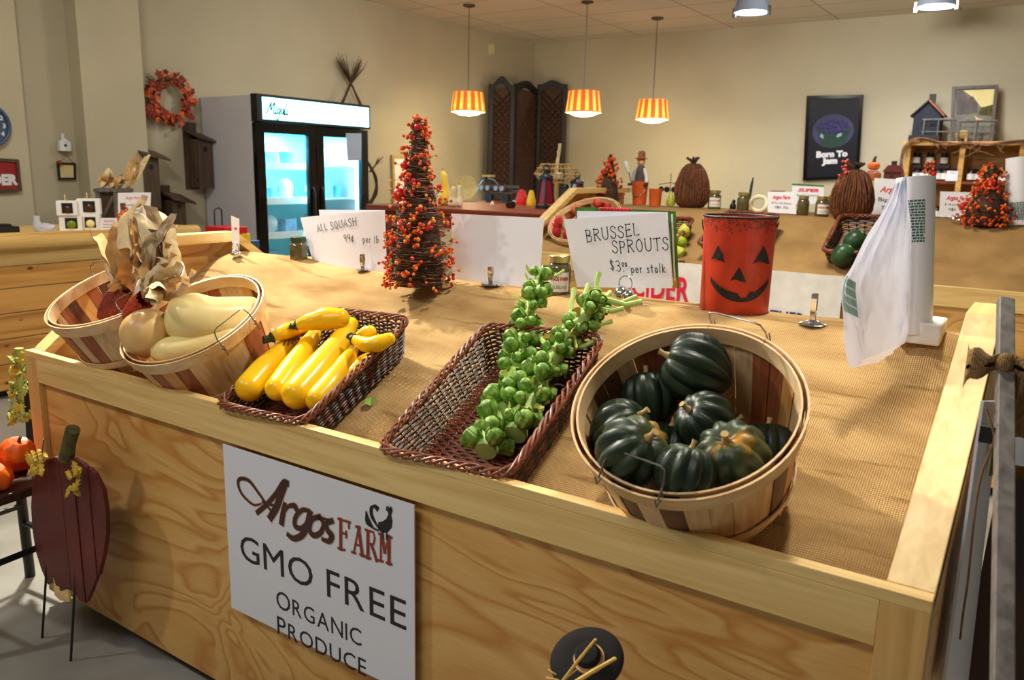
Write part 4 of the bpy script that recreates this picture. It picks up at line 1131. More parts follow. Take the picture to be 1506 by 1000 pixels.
    # slab FARM
    for mt, add, zz, nm in (('ink_edge', 1.6, zf, 'slab_outline'), ('ink_maroon', 0, zf + .0005, 'slab_lettering')):
        m = MB(); w4 = (5.6 + add)*u; w2 = (3.2 + add)*u
        def L_(pts, w): m.ribbon([P(*p) for p in pts], w, zz + len(m.f)*.000001)
        for xx, yy, hgt, glyph in ((497, 762, 45, 'F'), (518, 768, 45, 'A'), (537, 775, 45, 'R'), (557, 780, 45, 'M')):
            sl = .31
            def q(a, b): return (xx + a, yy + b + sl*a)
            if glyph == 'F': L = [([q(4, 0), q(4, hgt)], w4), ([q(0, 1), q(18, 1)], w2), ([q(16, 0), q(16, 10)], w2), ([q(4, 20), q(13, 20)], w2), ([q(0, hgt-1), q(10, hgt-1)], w2), ([q(12, 16), q(12, 25)], w2)]
            elif glyph == 'A': L = [([q(2, hgt), q(9, 8)], w2), ([q(9, 4), q(15, hgt)], w4), ([q(5, 31), q(12, 31)], w2), ([q(-1, hgt-1), q(5, hgt-1)], w2), ([q(11, hgt-1), q(19, hgt-1)], w2), ([q(5, 5), q(12, 5)], w2)]
            elif glyph == 'R': L = [([q(4, 4), q(4, hgt)], w4), ([q(0, 4), q(12, 4), q(14, 12), q(12, 22), q(4, 23)], w2), ([q(9, 23), q(13, 33), q(17, hgt)], w4*.9), ([q(0, hgt-1), q(8, hgt-1)], w2)]
            else: L = [([q(3, 4), q(3, hgt)], w2), ([q(4, 4), q(9, 30)], w4), ([q(9, 30), q(15, 4)], w2), ([q(15, 4), q(15, hgt)], w4), ([q(-1, hgt-1), q(6, hgt-1)], w2), ([q(11, hgt-1), q(19, hgt-1)], w2), ([q(0, 5), q(5, 5)], w2), ([q(13, 5), q(19, 5)], w2)]
            for p_, w_ in L: L_(p_, w_)
        part(nm, m, mt, t, False)
    # rooster
    m = MB()
    def C_(pts, ws): q = S2(pts, 6); n = len(q); m.ribbon(q, 0, zf + len(m.f)*.000002, [ (ws[min(len(ws)-1, int(i/(n-1)*(len(ws)-1)))])*u for i in range(n)])
    body = [P(*p) for p in ((556, 768), (562, 767), (568, 763), (571, 756), (569, 750), (572, 749), (577, 752), (575, 758), (577, 766), (576, 776), (570, 783), (562, 784), (556, 779))]
    m.prism(body, zf, zf + .0005)
    for k in range(5): C_([(558, 778), (552 - 1.5*k, 768 - 2*k), (545 - .5*k + 2, 754 - 2.0*k), (550, 743 + .6*k), (557 - .5*k, 747 + 1.2*k)], [2.6, 2.6, 2.4, 2, 1.4])
    for k in range(4): C_([(556, 780), (549 - 3*k, 776 - 2*k), (543 - 1.5*k, 764 - 2*k), (538.5 - .3*k + 1.2, 756 - 1.5*k)], [2.4, 2.4, 2, 1.2])
    C_([(569, 750), (570, 745), (573, 749), (575, 746), (576, 751)], [2.4, 2.6, 2.4]); C_([(563, 783), (564, 792)], [2.2, 2.2]); C_([(569, 783), (569, 793)], [2.2, 2.2])
    part('rooster_emblem', m, 'ink', t, False)
farm_sign()

# ------------------------------------------------------------------ wooden pumpkin on stakes, left front
def maple(m, c, s, a, zn, rd):
    """a lobed leaf with a little thickness in the plane whose normal is zn"""
    M = frame(c, zn, (1, .2, .3)) @ Matrix.Rotation(a, 4, 'Z') @ Matrix.Scale(s, 4)
    out = []
    for k in range(10):
        th = math.pi*2*k/10; q = (1.0 if k % 2 == 0 else .66) * (1.15 if k == 0 else 1)
        out.append((q*math.cos(th), q*math.sin(th)))
    n = len(out); T0 = m.T; m.T = M
    m.add([(0, 0, .12)] + [(x, y, -.12*(i % 2) + .05*math.sin(i*2.1)) for i, (x, y) in enumerate(out)] + [(0, 0, .06)] + [(x, y, -.18*(i % 2)) for i, (x, y) in enumerate(out)],
          [(0, 1+i, 1+(i+1) % n) for i in range(n)] + [(n+1, n+2+(i+1) % n, n+2+i) for i in range(n)])
    m.T = T0
def oak(m, c, s, a, zn, rd):
    """long lobed leaf with a raised midrib"""
    M = frame(c, zn, (1, .2, .3)) @ Matrix.Rotation(a, 4, 'Z') @ Matrix.Scale(s, 4); n = 12; cv = rd.uniform(-.5, .5)
    hw = [.40*math.sin(math.pi*min(1, .06 + .94*t/n))**.8*(1 + .30*math.cos(t*2.1)) for t in range(n+1)]
    T0 = m.T; m.T = M; vs = []
    for zz in (0, -.03):
        for t in range(n+1):
            x = t/n*1.6 - .5; z = zz + cv*.4*math.sin(t/n*3)
            vs += [(x, -hw[t], z - .12), (x, 0, z + .06), (x, hw[t], z - .12)]
    N = 3*(n+1); fs = []
    for t in range(n):
        for k in range(2):
            q = 3*t + k; fs.append((q, q+3, q+4, q+1)); fs.append((N+q, N+q+1, N+q+4, N+q+3))
    m.add(vs, fs); m.T = T0
def stake_pumpkin():
    Y0 = 1.03
    o = Yp(92, 890, Y0); o.z = 0
    t = thing('pumpkin_stake', 'dark red wooden slat pumpkin on two metal stakes leaning at the bin front', 'decoration', loc=o)
    def P(x, y, dy=0): q = Yp(x, y, Y0 + dy) - o; return (q.x, q.z)
    outl = [(66, 676), (78, 672), (92, 676), (104, 674), (118, 682), (134, 698), (146, 722), (151, 752), (152, 786), (147, 820), (140, 848), (131, 872), (124, 888), (116, 886), (110, 866), (97, 852), (76, 862), (72, 880), (66, 862), (56, 838), (48, 812), (43, 780), (41, 745), (43, 715), (51, 692)]
    outl[13:18] = [(116, 884), (108, 872), (98, 866), (88, 870), (74, 858)]
    poly = [P(*p) for p in outl]
    T = Matrix(((1, 0, 0, 0), (0, 0, 1, 0), (0, 1, 0, 0), (0, 0, 0, 1)))   # x, z, depth
    xs = [p[0] for p in poly]; x0, x1 = min(xs), max(xs)
    n = 6
    def clip(poly, a, b):
        for sgn, lim in ((1, a), (-1, -b)):
            out = []
            for i in range(len(poly)):
                p, q = poly[i], poly[(i+1) % len(poly)]
                ip, iq = sgn*p[0] >= lim, sgn*q[0] >= lim
                if ip: out.append(p)
                if ip != iq:
                    k = (sgn*lim - p[0])/(q[0]-p[0]); out.append((sgn*lim, p[1] + k*(q[1]-p[1])))
            poly = out
        return poly
    for k in range(n):
        a = x0 + (x1-x0)*k/n + .001; b = x0 + (x1-x0)*(k+1)/n - .001
        q = clip(poly, a, b); m = MB(); m.T = T; d = .003*abs(k-2.5)
        m.prism(q, d, d + .012); part('slat', m, 'maroon_board', t, False, .0025)
    m = MB()
    s0, s1 = P(94, 676), P(104, 632)
    m.tube([(s0[0], .006, s0[1]), ((s0[0]+s1[0])/2 - .004, .006, (s0[1]+s1[1])/2), (s1[0], .006, s1[1])], [.020, .017, .018], 12)
    part('stem', m, 'moss', t)
    for px_, py_ in ((62, 938), (104, 972)):
        b = Z(px_, py_, 0) - o; tp = P(px_ + 3, 740)
        part('stake', MB().tube([(b.x, b.y, 0), (tp[0], .018, tp[1])], .0035, 8), 'black', t)
    part('inside_panel', (lambda m: (setattr(m, 'T', T), m.prism([P(*p) for p in ((76, 850), (80, 862), (98, 868), (100, 886), (86, 884), (78, 876))], .004, .010), m)[2])(MB()), 'pine', t, False)
    rd = random.Random(3)
    for cx_, cy_, s_, nn in ((65, 675, .034, 11), (125, 703, .030, 8)):
        m = MB()
        for k in range(nn):
            q = P(cx_ + rd.uniform(-8, 8), cy_ + rd.uniform(-14, 26 if cx_ > 100 else 12))
            oak(m, (q[0], -.012 - .003*k, q[1]), s_*rd.uniform(.6, 1), rd.uniform(0, 6), (rd.uniform(-.3, .3), -1, rd.uniform(0, .5)), rd)
        part('leaf_spray', m, 'gold_leaf', t, False)
    m = MB(); a = P(65, 690); b = P(68, 654)
    m.tube([(a[0], -.01, a[1]), (b[0] + .01, -.01, b[1] + .02)], .0015, 5); part('twist_wire', m, 'black', t)
stake_pumpkin()

# leaf swag on a dark board at the bin's left corner
def swag():
    c = Yp(30, 600, 1.20); t = thing('leaf_swag', 'green and yellow artificial leaves on a dark board at the left corner of the bin', 'decoration', loc=c)
    rd = random.Random(4)
    q = [Yp(x, y, 1.20) - c for x, y in ((34, 560), (46, 566), (50, 700), (42, 706))]
    m = MB(); m.add([tuple(p) for p in q] + [tuple(p + Vector((0, .012, 0))) for p in q], [(0, 1, 2, 3), (7, 6, 5, 4), (0, 4, 5, 1), (1, 5, 6, 2), (2, 6, 7, 3), (3, 7, 4, 0)])
    part('backing_board', m, 'black', t, False)
    m = MB()
    for k in range(46):
        x, y = rd.uniform(12, 36), rd.uniform(520, 618)
        m.cur = 0 if rd.random() < .75 else 1
        oak(m, Yp(x, y, 1.18 + rd.uniform(-.02, .03)) - c, rd.uniform(.022, .036), rd.uniform(0, 6), (rd.uniform(-.6, .6), -1, rd.uniform(-.2, .9)), rd)
    part('leaves', m, ['leaf_green', 'gold_leaf'], t, False)
    m = MB(); a = Yp(30, 536, 1.2) - c; b = Yp(28, 512, 1.2) - c; m.tube([a, b], [.017, .013], 10); part('stem', m, 'leaf_green', t)
swag()

# dark chair with miniature pumpkins beyond the left end of the bin
def chair():
    c = Z(0, 703, .46); c.x -= .05; c.z = 0
    t = thing('wooden_chair', 'dark wooden chair beyond the left end of the bin, miniature pumpkins on its seat', 'chair', loc=c, rz=.1)
    part('seat', MB().box(-.19, .19, -.19, .19, .43, .46), 'darkwood', t, False, .006)
    for x in (-.17, .17):
        for y in (-.17, .17): part('leg', MB().tube([(x*1.05, y*1.05, 0), (x, y, .43)], .016, 10), 'black', t)
    for y in (-.17, .17):
        for z in (.2,): part('stretcher', MB().tube([(-.175, y, z), (.175, y, z)], .010, 8), 'black', t)
    for x in (-.17, .17): part('stretcher', MB().tube([(x, -.175, .26), (x, .175, .26)], .010, 8), 'black', t)
    def pump(label, off, r, tl):
        p = c + Vector(off); u = thing('miniature_pumpkin', label, 'pumpkin', M=frame(p + Vector((0, 0, r*.66)), tl), group='miniature pumpkins on the chair')
        part('flesh', MB().lathe([(0, .5*r), (.2*r, .62*r), (.55*r, .66*r), (.9*r, .38*r), (r, 0), (.88*r, -.4*r), (.5*r, -.64*r), (0, -.58*r)], 48, lambda th, z: 1 - .09*abs(math.cos(4*th))**3), 'minipumpkin', u)
        part('stem', MB().tube([(0, 0, .45*r), (.02*r, 0, .8*r), (.1*r, 0, 1.0*r)], [.14*r, .09*r, .10*r], 8), 'stem_dark', u)
    for lab, off, r, tl in (('miniature orange pumpkin at the front of the chair seat', (.05, -.13, .46), .058, (0, -.3, 1)), ('miniature orange pumpkin at the right edge of the chair seat', (.13, -.05, .46), .052, (.2, 0, 1)),
                       ('miniature orange pumpkin at the left of the chair seat', (-.06, -.09, .46), .055, (-.2, -.2, 1)), ('topmost miniature pumpkin of the heap on the chair', (.03, -.06, .53), .055, (.1, -.3, 1)),
                       ('miniature orange pumpkin at the back of the chair seat', (.02, .06, .46), .056, (.1, .1, 1)), ('miniature orange pumpkin high at the back right of the heap', (.11, .03, .52), .048, (.3, .1, 1))): pump(lab, off, r, tl)
chair()

# scarecrow at the bottom edge of the picture: only its hat and straw rise into view
def scarecrow():
    c = Yp(862, 968, .98); b = Vector((c.x, c.y, 0))
    t = thing('scarecrow_stake', 'scarecrow figure in a dark felt hat with straw, standing before the bin front', 'decoration', loc=b)
    h = c.z
    hat = MB(); hat.T = frame((0, 0, h), Vector((.05, -.55, .8)), (1, 0, 0)); fl = lambda th, z: 1 + .05*math.sin(2*th + .4)
    hat.lathe([(0, .000), (.030, .002), (.050, .0), (.054, -.003), (.054, -.006), (.03, -.004), (0, -.004)], 48, fl)
    part('hat_brim', hat, 'felt_dark', t)
    m = MB(); m.T = frame((.006, 0, h), Vector((.05, -.55, .8)), (1, 0, 0)); m.lathe([(.0215, .0), (.0205, .010), (.0185, .016)], 32); m.lathe([(.024, 0), (.0235, .006), (.0215, .006)], 32); part('hat_band', m, 'skin_tan', t)
    m = MB(); m.T = frame((.006, 0, h), Vector((.05, -.55, .8)), (1, 0, 0)); m.lathe([(.0205, .002), (.0195, .018), (.016, .024), (0, .026)], 32); part('hat_crown', m, 'felt_dark', t)
    for pa, pb, w_, Yq in (((826, 1004), (876, 940), .0022, .92), ((842, 1006), (905, 968), .0030, .91), ((818, 992), (806, 984), .0012, .93), ((822, 1000), (803, 996), .0012, .93), ((830, 1000), (848, 985), .0012, .92)):
        a = Yp(*pa, Yq) - b; e = Yp(*pb, Yq) - b
        part('straw', MB().tube([a, (a+e)/2 + Vector((0, -.002, .001)), e], [w_*1.1, w_, w_*.8], 6), 'straw', t)
    part('head', MB().ell((0, -.02, h - .078), (.03, .03, .036), 18, 12), 'skin_tan', t)
    part('eye', MB().ell((-.011, -.048, h - .073), .0035, 8, 6), 'black', t); part('eye', MB().ell((.011, -.048, h - .073), .0035, 8, 6), 'black', t)
    part('nose', MB().ell((0, -.051, h - .083), (.004, .006, .004), 8, 6), 'orange_pot', t)
    m = MB(); m.tube([(0, -.02, h - .105), (0, -.02, h - .15), (0, -.015, h - .26)], [.02, .045, .055], 16); part('coat', m, 'pic_dark', t)
    for s_ in (-1, 1): part('sleeve', MB().tube([(.03*s_, -.02, h - .10), (.10*s_, -.03, h - .14), (.15*s_, -.03, h - .16)], [.022, .018, .02], 12), 'pic_dark', t)
    part('stake', MB().tube([(0, -.01, 0), (0, -.012, h - .2)], .007, 8), 'greywood', t)
scarecrow()

# things at the right end of the bin
def right_stake():
    a = Yp(1474, 1000, 1.03); 
    tpp = Yp(1479, 442, 1.52); d = (tpp - Vector((a.x, a.y, a.z)))
    k = a.z/d.z; b = a - d*k
    t = thing('scarecrow_pole', 'grey weathered wooden pole with a burlap bow at the right end of the bin', 'decoration', loc=b)
    top = tpp - b; ax = top.normalized(); M = frame((0, 0, 0), ax, (1, .4, 0))
    m = MB(); m.T = M; L = top.length; m.box(-.0115, .0115, -.009, .009, 0, L); part('pole', m, 'greywood', t, False, .002)
    q = Yp(1480, 530, 1.43) - b; m = MB()
    for sg, w, hh in ((-1, .045, .034), (1, .05, .04)):
        m.grid(lambda u, v, sg=sg: q + Vector((sg*(.006 + w*math.sin(u*math.pi*.5)), -.03 - .018*math.sin(u*3.1)*math.cos(v*6.28), hh*(.35 + .65*u)*math.sin(v*6.28) + .004*math.sin(u*11+v*9) - .012*u)), 10, 14)
    m.ell(q + Vector((0, -.03, 0)), (.014, .014, .017), 10, 8)
    for sg in (0, 1): m.grid(lambda u, v, sg=sg: q + Vector((.014 + .035*sg + .03*(u-.5) + .012*v, -.032 + .008*math.sin(u*5+v*4), -.01 - .10*v)), 6, 10)
    part('burlap_bow', m, 'burlap_bow', t)
    q = Yp(1464, 640, 1.32) - b
    part('bracket', MB().box(q.x - .02, q.x + .004, q.y - .008, q.y + .012, q.z - .012, q.z + .012), 'black', t, False)
    m = MB(); pts = [Yp(*p, 1.31) - b for p in ((1450, 600), (1462, 640), (1456, 665), (1443, 700), (1433, 760), (1424, 850), (1416, 905), (1412, 940))]
    m.tube(catmull(pts, 6), .0016, 6); part('cord', m, 'twig', t)
    # dark figure's board, widened to darken the floor beyond; gold mesh behind the pole
    m = MB(); q = [Yp(*p, 1.64) - b for p in ((1476, 670), (1560, 670), (1560, 1040), (1404, 1040))]
    m.add([tuple(p) for p in q] + [tuple(p + Vector((0, .02, 0))) for p in q], [(0, 1, 2, 3), (7, 6, 5, 4), (0, 4, 5, 1), (1, 5, 6, 2), (2, 6, 7, 3), (3, 7, 4, 0)]); part('dark_fill_board', m, 'darkwood', t, False)
    m = MB(); c = Yp(1500, 640, 1.49) - b
    m.grid(lambda u, v: c + Vector(((u-.5)*.07, -.02*math.sin(u*9) - .02*math.sin(v*5), (.5-v)*.17 + .01*math.sin(u*12))), 12, 12); part('gold_mesh_ribbon', m, 'gold_mesh', t)
    m = MB(); c = Yp(1487, 655, 1.47) - b; m.box(c.x - .008, c.x + .03, c.y - .002, c.y, c.z - .03, c.z + .03); part('paper_tag', m, 'paper', t, False)
right_stake()
sh = Sheet(Yp(1447, 590, 1.34), Yp(1472, 590, 1.60), Yp(1424, 1005, 1.60), Yp(1390, 1005, 1.30))
card('poster_board', 'white poster board standing close along the right side of the front bin', 'poster', sh, 'signwhite', th=.004)

# ================================================================== second display bin
D2, TZ2 = 4.0, .925
BX0, BX1 = -2.76, .04
display_bin('second burlap covered display bin behind the front one, pine rail along its front', Matrix.Translation((BX0, D2, 0)), BX1 - BX0, TZ2, .72, .324, gable=False, ledge=.8, lip=.03)
M2 = Matrix.Translation((BX0, D2, 0))
def cloth2():
    W = BX1 - BX0; zl = 1.16
    L = [(0, .026, TZ2 - .075), (.5, .74, zl - .006), (.55, .77, zl), (.97, 1.515, zl), (1, 1.52, zl - .015)]
    def f(u, v):
        for (a, y0, z0), (b, y1, z1) in zip(L, L[1:]):
            if v <= b + 1e-9: k = (v-a)/(b-a); y = y0 + (y1-y0)*k; z = z0 + (z1-z0)*k; break
        x = .066 + (W - .132)*u; sl = max(0, 1 - v*1.9)
        z += .042*sl*min(1, 6*v)*(.6 + math.sin(x*5.3 + 4*v)*math.sin(v*14 + 1) + .5*math.sin(x*11 - 6*v))
        return (x, y, z)
    solo('burlap_cloth', MB().grid(f, 90, 50), 'burlap_far', 'tan burlap cloth over the second bin, rumpled on its slope', 'cloth', M=M2)
cloth2()
SL2 = math.atan2(.235 + .075, .714); n2_ = Vector((0, -math.sin(SL2), math.cos(SL2)))
def bed2(x, y, off=0): return pl(x, y, Vector((0, D2 + .026, TZ2 - .07)) + n2_*off, n2_)
def L2(x, y): p = Z(x, y, 1.162); p.y = max(4.79, min(p.y, 5.42)); p.x = Yp(x, y, p.y).x; return p
# banner on its front
TLb, TRb = Yp(930, 381.5, D2 - .006), Yp(1241, 405, D2 - .006)
zt = (TLb.z + TRb.z)/2
t = thing('banner', 'white banner hung on the front rail of the second bin, red and blue letters', 'banner', M=frame((TLb.x, D2 - .004, zt - .42), (0, -1, 0), (1, 0, 0)))
part('sheet', MB().grid(lambda u, v: (u*(TRb.x-TLb.x), v*.42, .002 + .003*math.sin(u*23)), 60, 6), 'cloth_white', t)
qr = Yp(1013, 446, D2 - .006); q0 = Yp(992, 406, D2 - .006)
def fit_text(m, s, x1, y0, hh, ww, z=.007):
    q = MB(); q.text(s, 1, 0, 0, 0, bold=.02, align='LEFT'); xs = [v.x for v in q.v]; ys = [v.y for v in q.v]
    b = len(m.v); m.v += [Vector((x1 - ww + (v.x-min(xs))/(max(xs)-min(xs))*ww, y0 + (v.y-min(ys))/(max(ys)-min(ys))*hh, z + v.z)) for v in q.v]; m.f += [tuple(i+b for i in f) for f in q.f]; m.m += [0]*len(q.f); return m
part('lettering', fit_text(MB(), 'CIDER', qr.x - TLb.x, qr.z - (zt - .42), q0.z - qr.z, .33), 'ink_red', t, False)
qb = Yp(1185, 461, D2 - .006)
part('lettering', fit_text(MB(), 'THER', qb.x - TLb.x, qb.z - (zt - .42) - .085, .085, .17), 'ink_blue', t, False)

# apples in a bushel basket
c2 = Yp(859, 322, 4.36); nA = Vector((-.05, -.55, .83)).normalized()
bushel('wooden bushel basket of red apples on the left of the second bin', c2, nA, R=.228, h=.23, handles=(), seed=21)
def fruit(name, label, p, r, mat, group, cat='fruit', ax=(0, 0, 1), stem=True, prof=None):
    t = thing(name, label, cat, M=frame(p, ax), group=group)
    part('flesh', MB().lathe(prof or [(0, .78*r), (.2*r, .88*r), (.5*r, .9*r), (.85*r, .5*r), (r, .05*r), (.9*r, -.42*r), (.6*r, -.78*r), (.25*r, -.88*r), (0, -.8*r)], 24), mat, t)
    if stem: part('stem', MB().tube([(0, 0, .7*r), (.05*r, 0, 1.05*r), (.12*r, 0, 1.2*r)], .05*r, 6), 'twig_dark', t)
    return t
rd = random.Random(6)
k = 0
AP = ['red apple at the lower left of the apple basket, by the rim', 'blushed apple second from the left rim of the apple basket', 'red apple left of the price sign at the bottom of the apple basket', 'red apple at the left wall of the apple basket',
      'red apple beside the upper left rim of the apple basket', 'yellow-blushed apple near the top of the apple basket', 'red apple at the top middle of the apple basket', 'pale red apple at the back of the apple basket', 'red apple at the back right of the apple basket', 'red apple half hidden in the middle of the apple basket', 'red apple low in the middle of the apple basket']
for (x, y), lab in zip(((817, 342), (820, 325), (836, 346), (813, 332), (832, 313), (848, 309), (862, 300), (880, 298), (896, 303), (850, 325), (868, 320)), AP):
    fruit('apple', lab, pl(x, y, c2 - nA*(.035 if k % 2 else .055), nA), .036, 'apple', 'apples in the bushel basket', ax=(rd.uniform(-.6, .6), rd.uniform(-1, .1), 1)); k += 1
def frame2(x, y, rz=0): p = bed2(x, y, .012); return frame(p, n2_, (1, 0, 0)) @ Matrix.Rotation(rz, 4, 'Z')
wicker('brown wicker tray of pears between the recipe book and the pumpkin bucket', frame2(972, 362), .13, .19, .085, 7, 30, None, .004, 'wicker_basket', 2)
wicker('brown wicker tray behind the pumpkin bucket, only its rim in view', frame2(1088, 358, -.05), .15, .20, .085, 7, 30, None, .004, 'wicker_basket', 2)
wicker('dark wicker tray with melons behind the hanging produce bag', frame2(1266, 366, .03), .14, .20, .085, 7, 30, None, .004, 'wicker_basket', 2)
pr = lambda r: [(0, 1.5*r), (.28*r, 1.4*r), (.48*r, .9*r), (.85*r, .3*r), (r, -.2*r), (.8*r, -.7*r), (.4*r, -.95*r), (0, -.95*r)]
fruit('pear', 'yellow-green pear beside the left edge of the pumpkin bucket', bed2(1006, 340, .085), .036, 'pear', 'pears in the wicker tray', ax=(-.3, .6, .6), prof=pr(.036))
fruit('pear', 'blushed pear lower in the tray between book and bucket', bed2(1001, 356, .07), .036, 'pear', 'pears in the wicker tray', ax=(-.5, .3, .6), prof=pr(.036))
fruit('pear', 'small pear at the bottom of the tray beside the book', bed2(999, 370, .06), .03, 'pear', 'pears in the wicker tray', ax=(-.5, -.3, .6), prof=pr(.03))
for lab, x, y, r in (('dark green melon on top in the tray behind the produce bag', 1258, 356, .058), ('dark green melon lower in the tray behind the produce bag', 1240, 376, .055)):
    p = bed2(x, y, .075); t = thing('melon', lab, 'melon', M=frame(p, (.5, -.3, .8)), group='melons in the wicker tray')
    part('rind', MB().ell((0, 0, 0), (r, r, r*1.12), 28, 18), 'melon', t); part('stem_scar', MB().lathe([(r*.16, r*1.10), (0, r*1.14)], 12), 'stem_tan', t)

# twig pumpkins
def twig_pumpkin(label, x, yb, ht, wd, seed):
    p = L2(x, yb); s_ = mpp(p); h = ht*s_; R = wd*s_/2; rd = random.Random(seed)
    t = thing('twig_pumpkin', label, 'decoration', loc=p, group='twig pumpkins')
    PR = [(0, .66), (.08, .86), (.2, .98), (.34, 1.0), (.55, .95), (.75, .80), (.9, .62), (1, .34)]
    def rr_(f):
        for (a, x), (b, y) in zip(PR, PR[1:]):
            if f <= b + 1e-9: return R*(x + (y-x)*(f-a)/(b-a))
        return R*.3
    fs = [k/16 for k in range(17)]; hb = h*.84
    part('core', MB().lathe([(0, 0)] + [(rr_(f)*.93, hb*f) for f in fs] + [(0, hb)], 20), 'twig_dark', t)
    m = MB()
    for k in range(90):
        a = k*2*math.pi/90 + rd.uniform(-.03, .03); f0 = rd.uniform(0, .1); f1 = rd.uniform(.85, 1.0); tw = rd.uniform(-.2, .2)
        m.tube([(rr_(f)*rd.uniform(.95, 1.02)*math.cos(a + tw*f), rr_(f)*rd.uniform(.95, 1.02)*math.sin(a + tw*f), hb*f) for f in [f0 + (f1-f0)*q/8 for q in range(9)]], R*.035*rd.uniform(.6, 1.2), 4)
    part('twigs', m, 'twig_pumpkin', t)
    m = MB()
    for k in range(6):
        a = rd.uniform(0, 6.28); d = Vector((math.cos(a)*.7, math.sin(a)*.4, 1)); b = Vector((0, 0, hb*.97))
        m.tube([b, b + d*h*.08, b + d*h*.13 + Vector((math.cos(a), math.sin(a), .1))*h*.06], [R*.11, R*.09, R*.07], 6)
    part('stem', m, 'twig_dark', t); return t
twig_pumpkin('big woven twig pumpkin in the middle of the second bin ledge, with curled stems', 1016, 305, 75, 50, 1)
twig_pumpkin('big woven twig pumpkin left of the produce bag, with a red berry sprig', 1250, 322, 84, 60, 2)
m = MB(); b = L2(1238, 321); s_ = mpp(b)
p0 = Vector(b) + Vector((0, -.02, 0)); rd = random.Random(2)
t = thing('berry_sprig', 'red and orange berry sprig tucked behind the twig pumpkin left of the bag', 'decoration', loc=p0)
m = MB(); m.tube([(0, 0, .0), (-.01, 0, .2), (0, 0, 82*s_)], .003, 5); part('twig', m, 'twig', t)
m = MB()
for k in range(40):
    f = rd.uniform(.35, 1); m.cur = rd.randrange(3); m.ell((rd.uniform(-.05, .04)*(1.3-f), rd.uniform(-.03, .02) - .02, 84*s_*f), rd.uniform(.006, .011), 6, 4)
part('berry_clusters', m, ['berry_orange', 'berry_red', 'berry_orange'], t)['kind'] = 'stuff'

# jars and cards on the ledge
for lab, x, yb, w, h, tp_ in (('jar with white label right of the first twig pumpkin', 1050, 307, 19, 27, 1.9), ('olive jar without label left of the wooden ring', 1092, 310, 18, 27, None),
        ('olive jar between the two small cards on the second bin', 1180, 316, 17, 28, None), ('jar with printed label left of the second twig pumpkin', 1208, 318, 20, 29, 1.9)):
    p = L2(x, yb); s_ = mpp(p); jar(lab, p, w*s_, h*s_, tape=tp_, group='pickle jars on the second bin ledge', n=16, rz=.5, lines=bool(tp_))
p = L2(1222, 300); s_ = mpp(p); jar('amber jar behind the second twig pumpkin', p, 12*s_, 26*s_, 'amber', 'steel_lid', n=14)
def script_card(title, lines, blue=False):
    def a(m, w, h): m.text(title, h*.24, w*.5, h*.66, bold=.001, shear=.35, width=w*.62)
    def b(m, w, h):
        for k in range(lines): m.text('fresh from the farm' if k % 2 == 0 else 'per jar', h*.13, w*.5, h*(.46 - .16*k), width=w*(.6 if k % 2 == 0 else .3))
    return a
def small_card(label, px, Y, title, body, tsize=.24, th=.001, bodymat='ink_grey', extra=()):
    sh = sheet_y(*px, Y, .01)
    ink = [('card_title', 'ink_red', lambda m, w, h: m.text(title, h*tsize, w*.5, h*.66, bold=.0012, shear=.35, width=w*.66)),
           ('card_text', bodymat, lambda m, w, h: [m.text(s, h*.15, w*.5, h*(.42 - .2*i), width=w*(.7 - .2*i)) for i, s in enumerate(body)])] if title else []
    return card('price_card', label, 'sign', sh, 'paper', th=th, ink=ink + list(extra))
Yc = L2(1150, 315).y
small_card('small farm price card left of the jars on the second bin', ((1129, 282), (1169, 282), (1171, 315), (1129, 312)), Yc, 'Argos Farm', ['Pickles', '$5'])
small_card('white card with a colourful top edge behind the small jars', ((1165, 271.5), (1212, 274), (1211, 300), (1165, 300)), Yc + .25, 'SUPER', ['farm stand'],
           extra=(('printed_edge', 'cookbook', lambda m, w, h: m.box(0, w, h*.97, h*1.06, -.001, .001)),))
small_card('tall farm price card half hidden by the hanging produce bag', ((1286, 262), (1334, 264), (1334, 322), (1283, 320)), L2(1300, 321).y, 'Argos', ['Big jars', '$4'], .2, bodymat='ink')
small_card('white farm price card between the bag roll and the right berry tree', ((1383, 281.5), (1436, 283), (1432, 318), (1381, 317)), L2(1400, 318).y, 'Argos Farm', ['Honey', '$7'])
small_card('white card edge showing right behind the bag roll', ((1352, 266), (1373, 266.5), (1366, 320), (1350, 320)), L2(1360, 320).y, None, [])
p = L2(1406, 331)
t = thing('bell_clip', 'chrome bells at the foot of the right berry tree', 'sign holder', loc=p, group='bell shaped sign holders')
part('bells', MB().ell((-.012, 0, .02), (.018, .018, .02)).ell((.016, -.008, .016), (.017, .017, .017)).ell((0, .01, .03), .014), 'chrome', t)
part('ring', MB().tube([(.008*math.cos(a), 0, .045 + .008*math.sin(a)) for a in [k*2*math.pi/14 for k in range(14)]], .0014, 5, True), 'chrome', t)
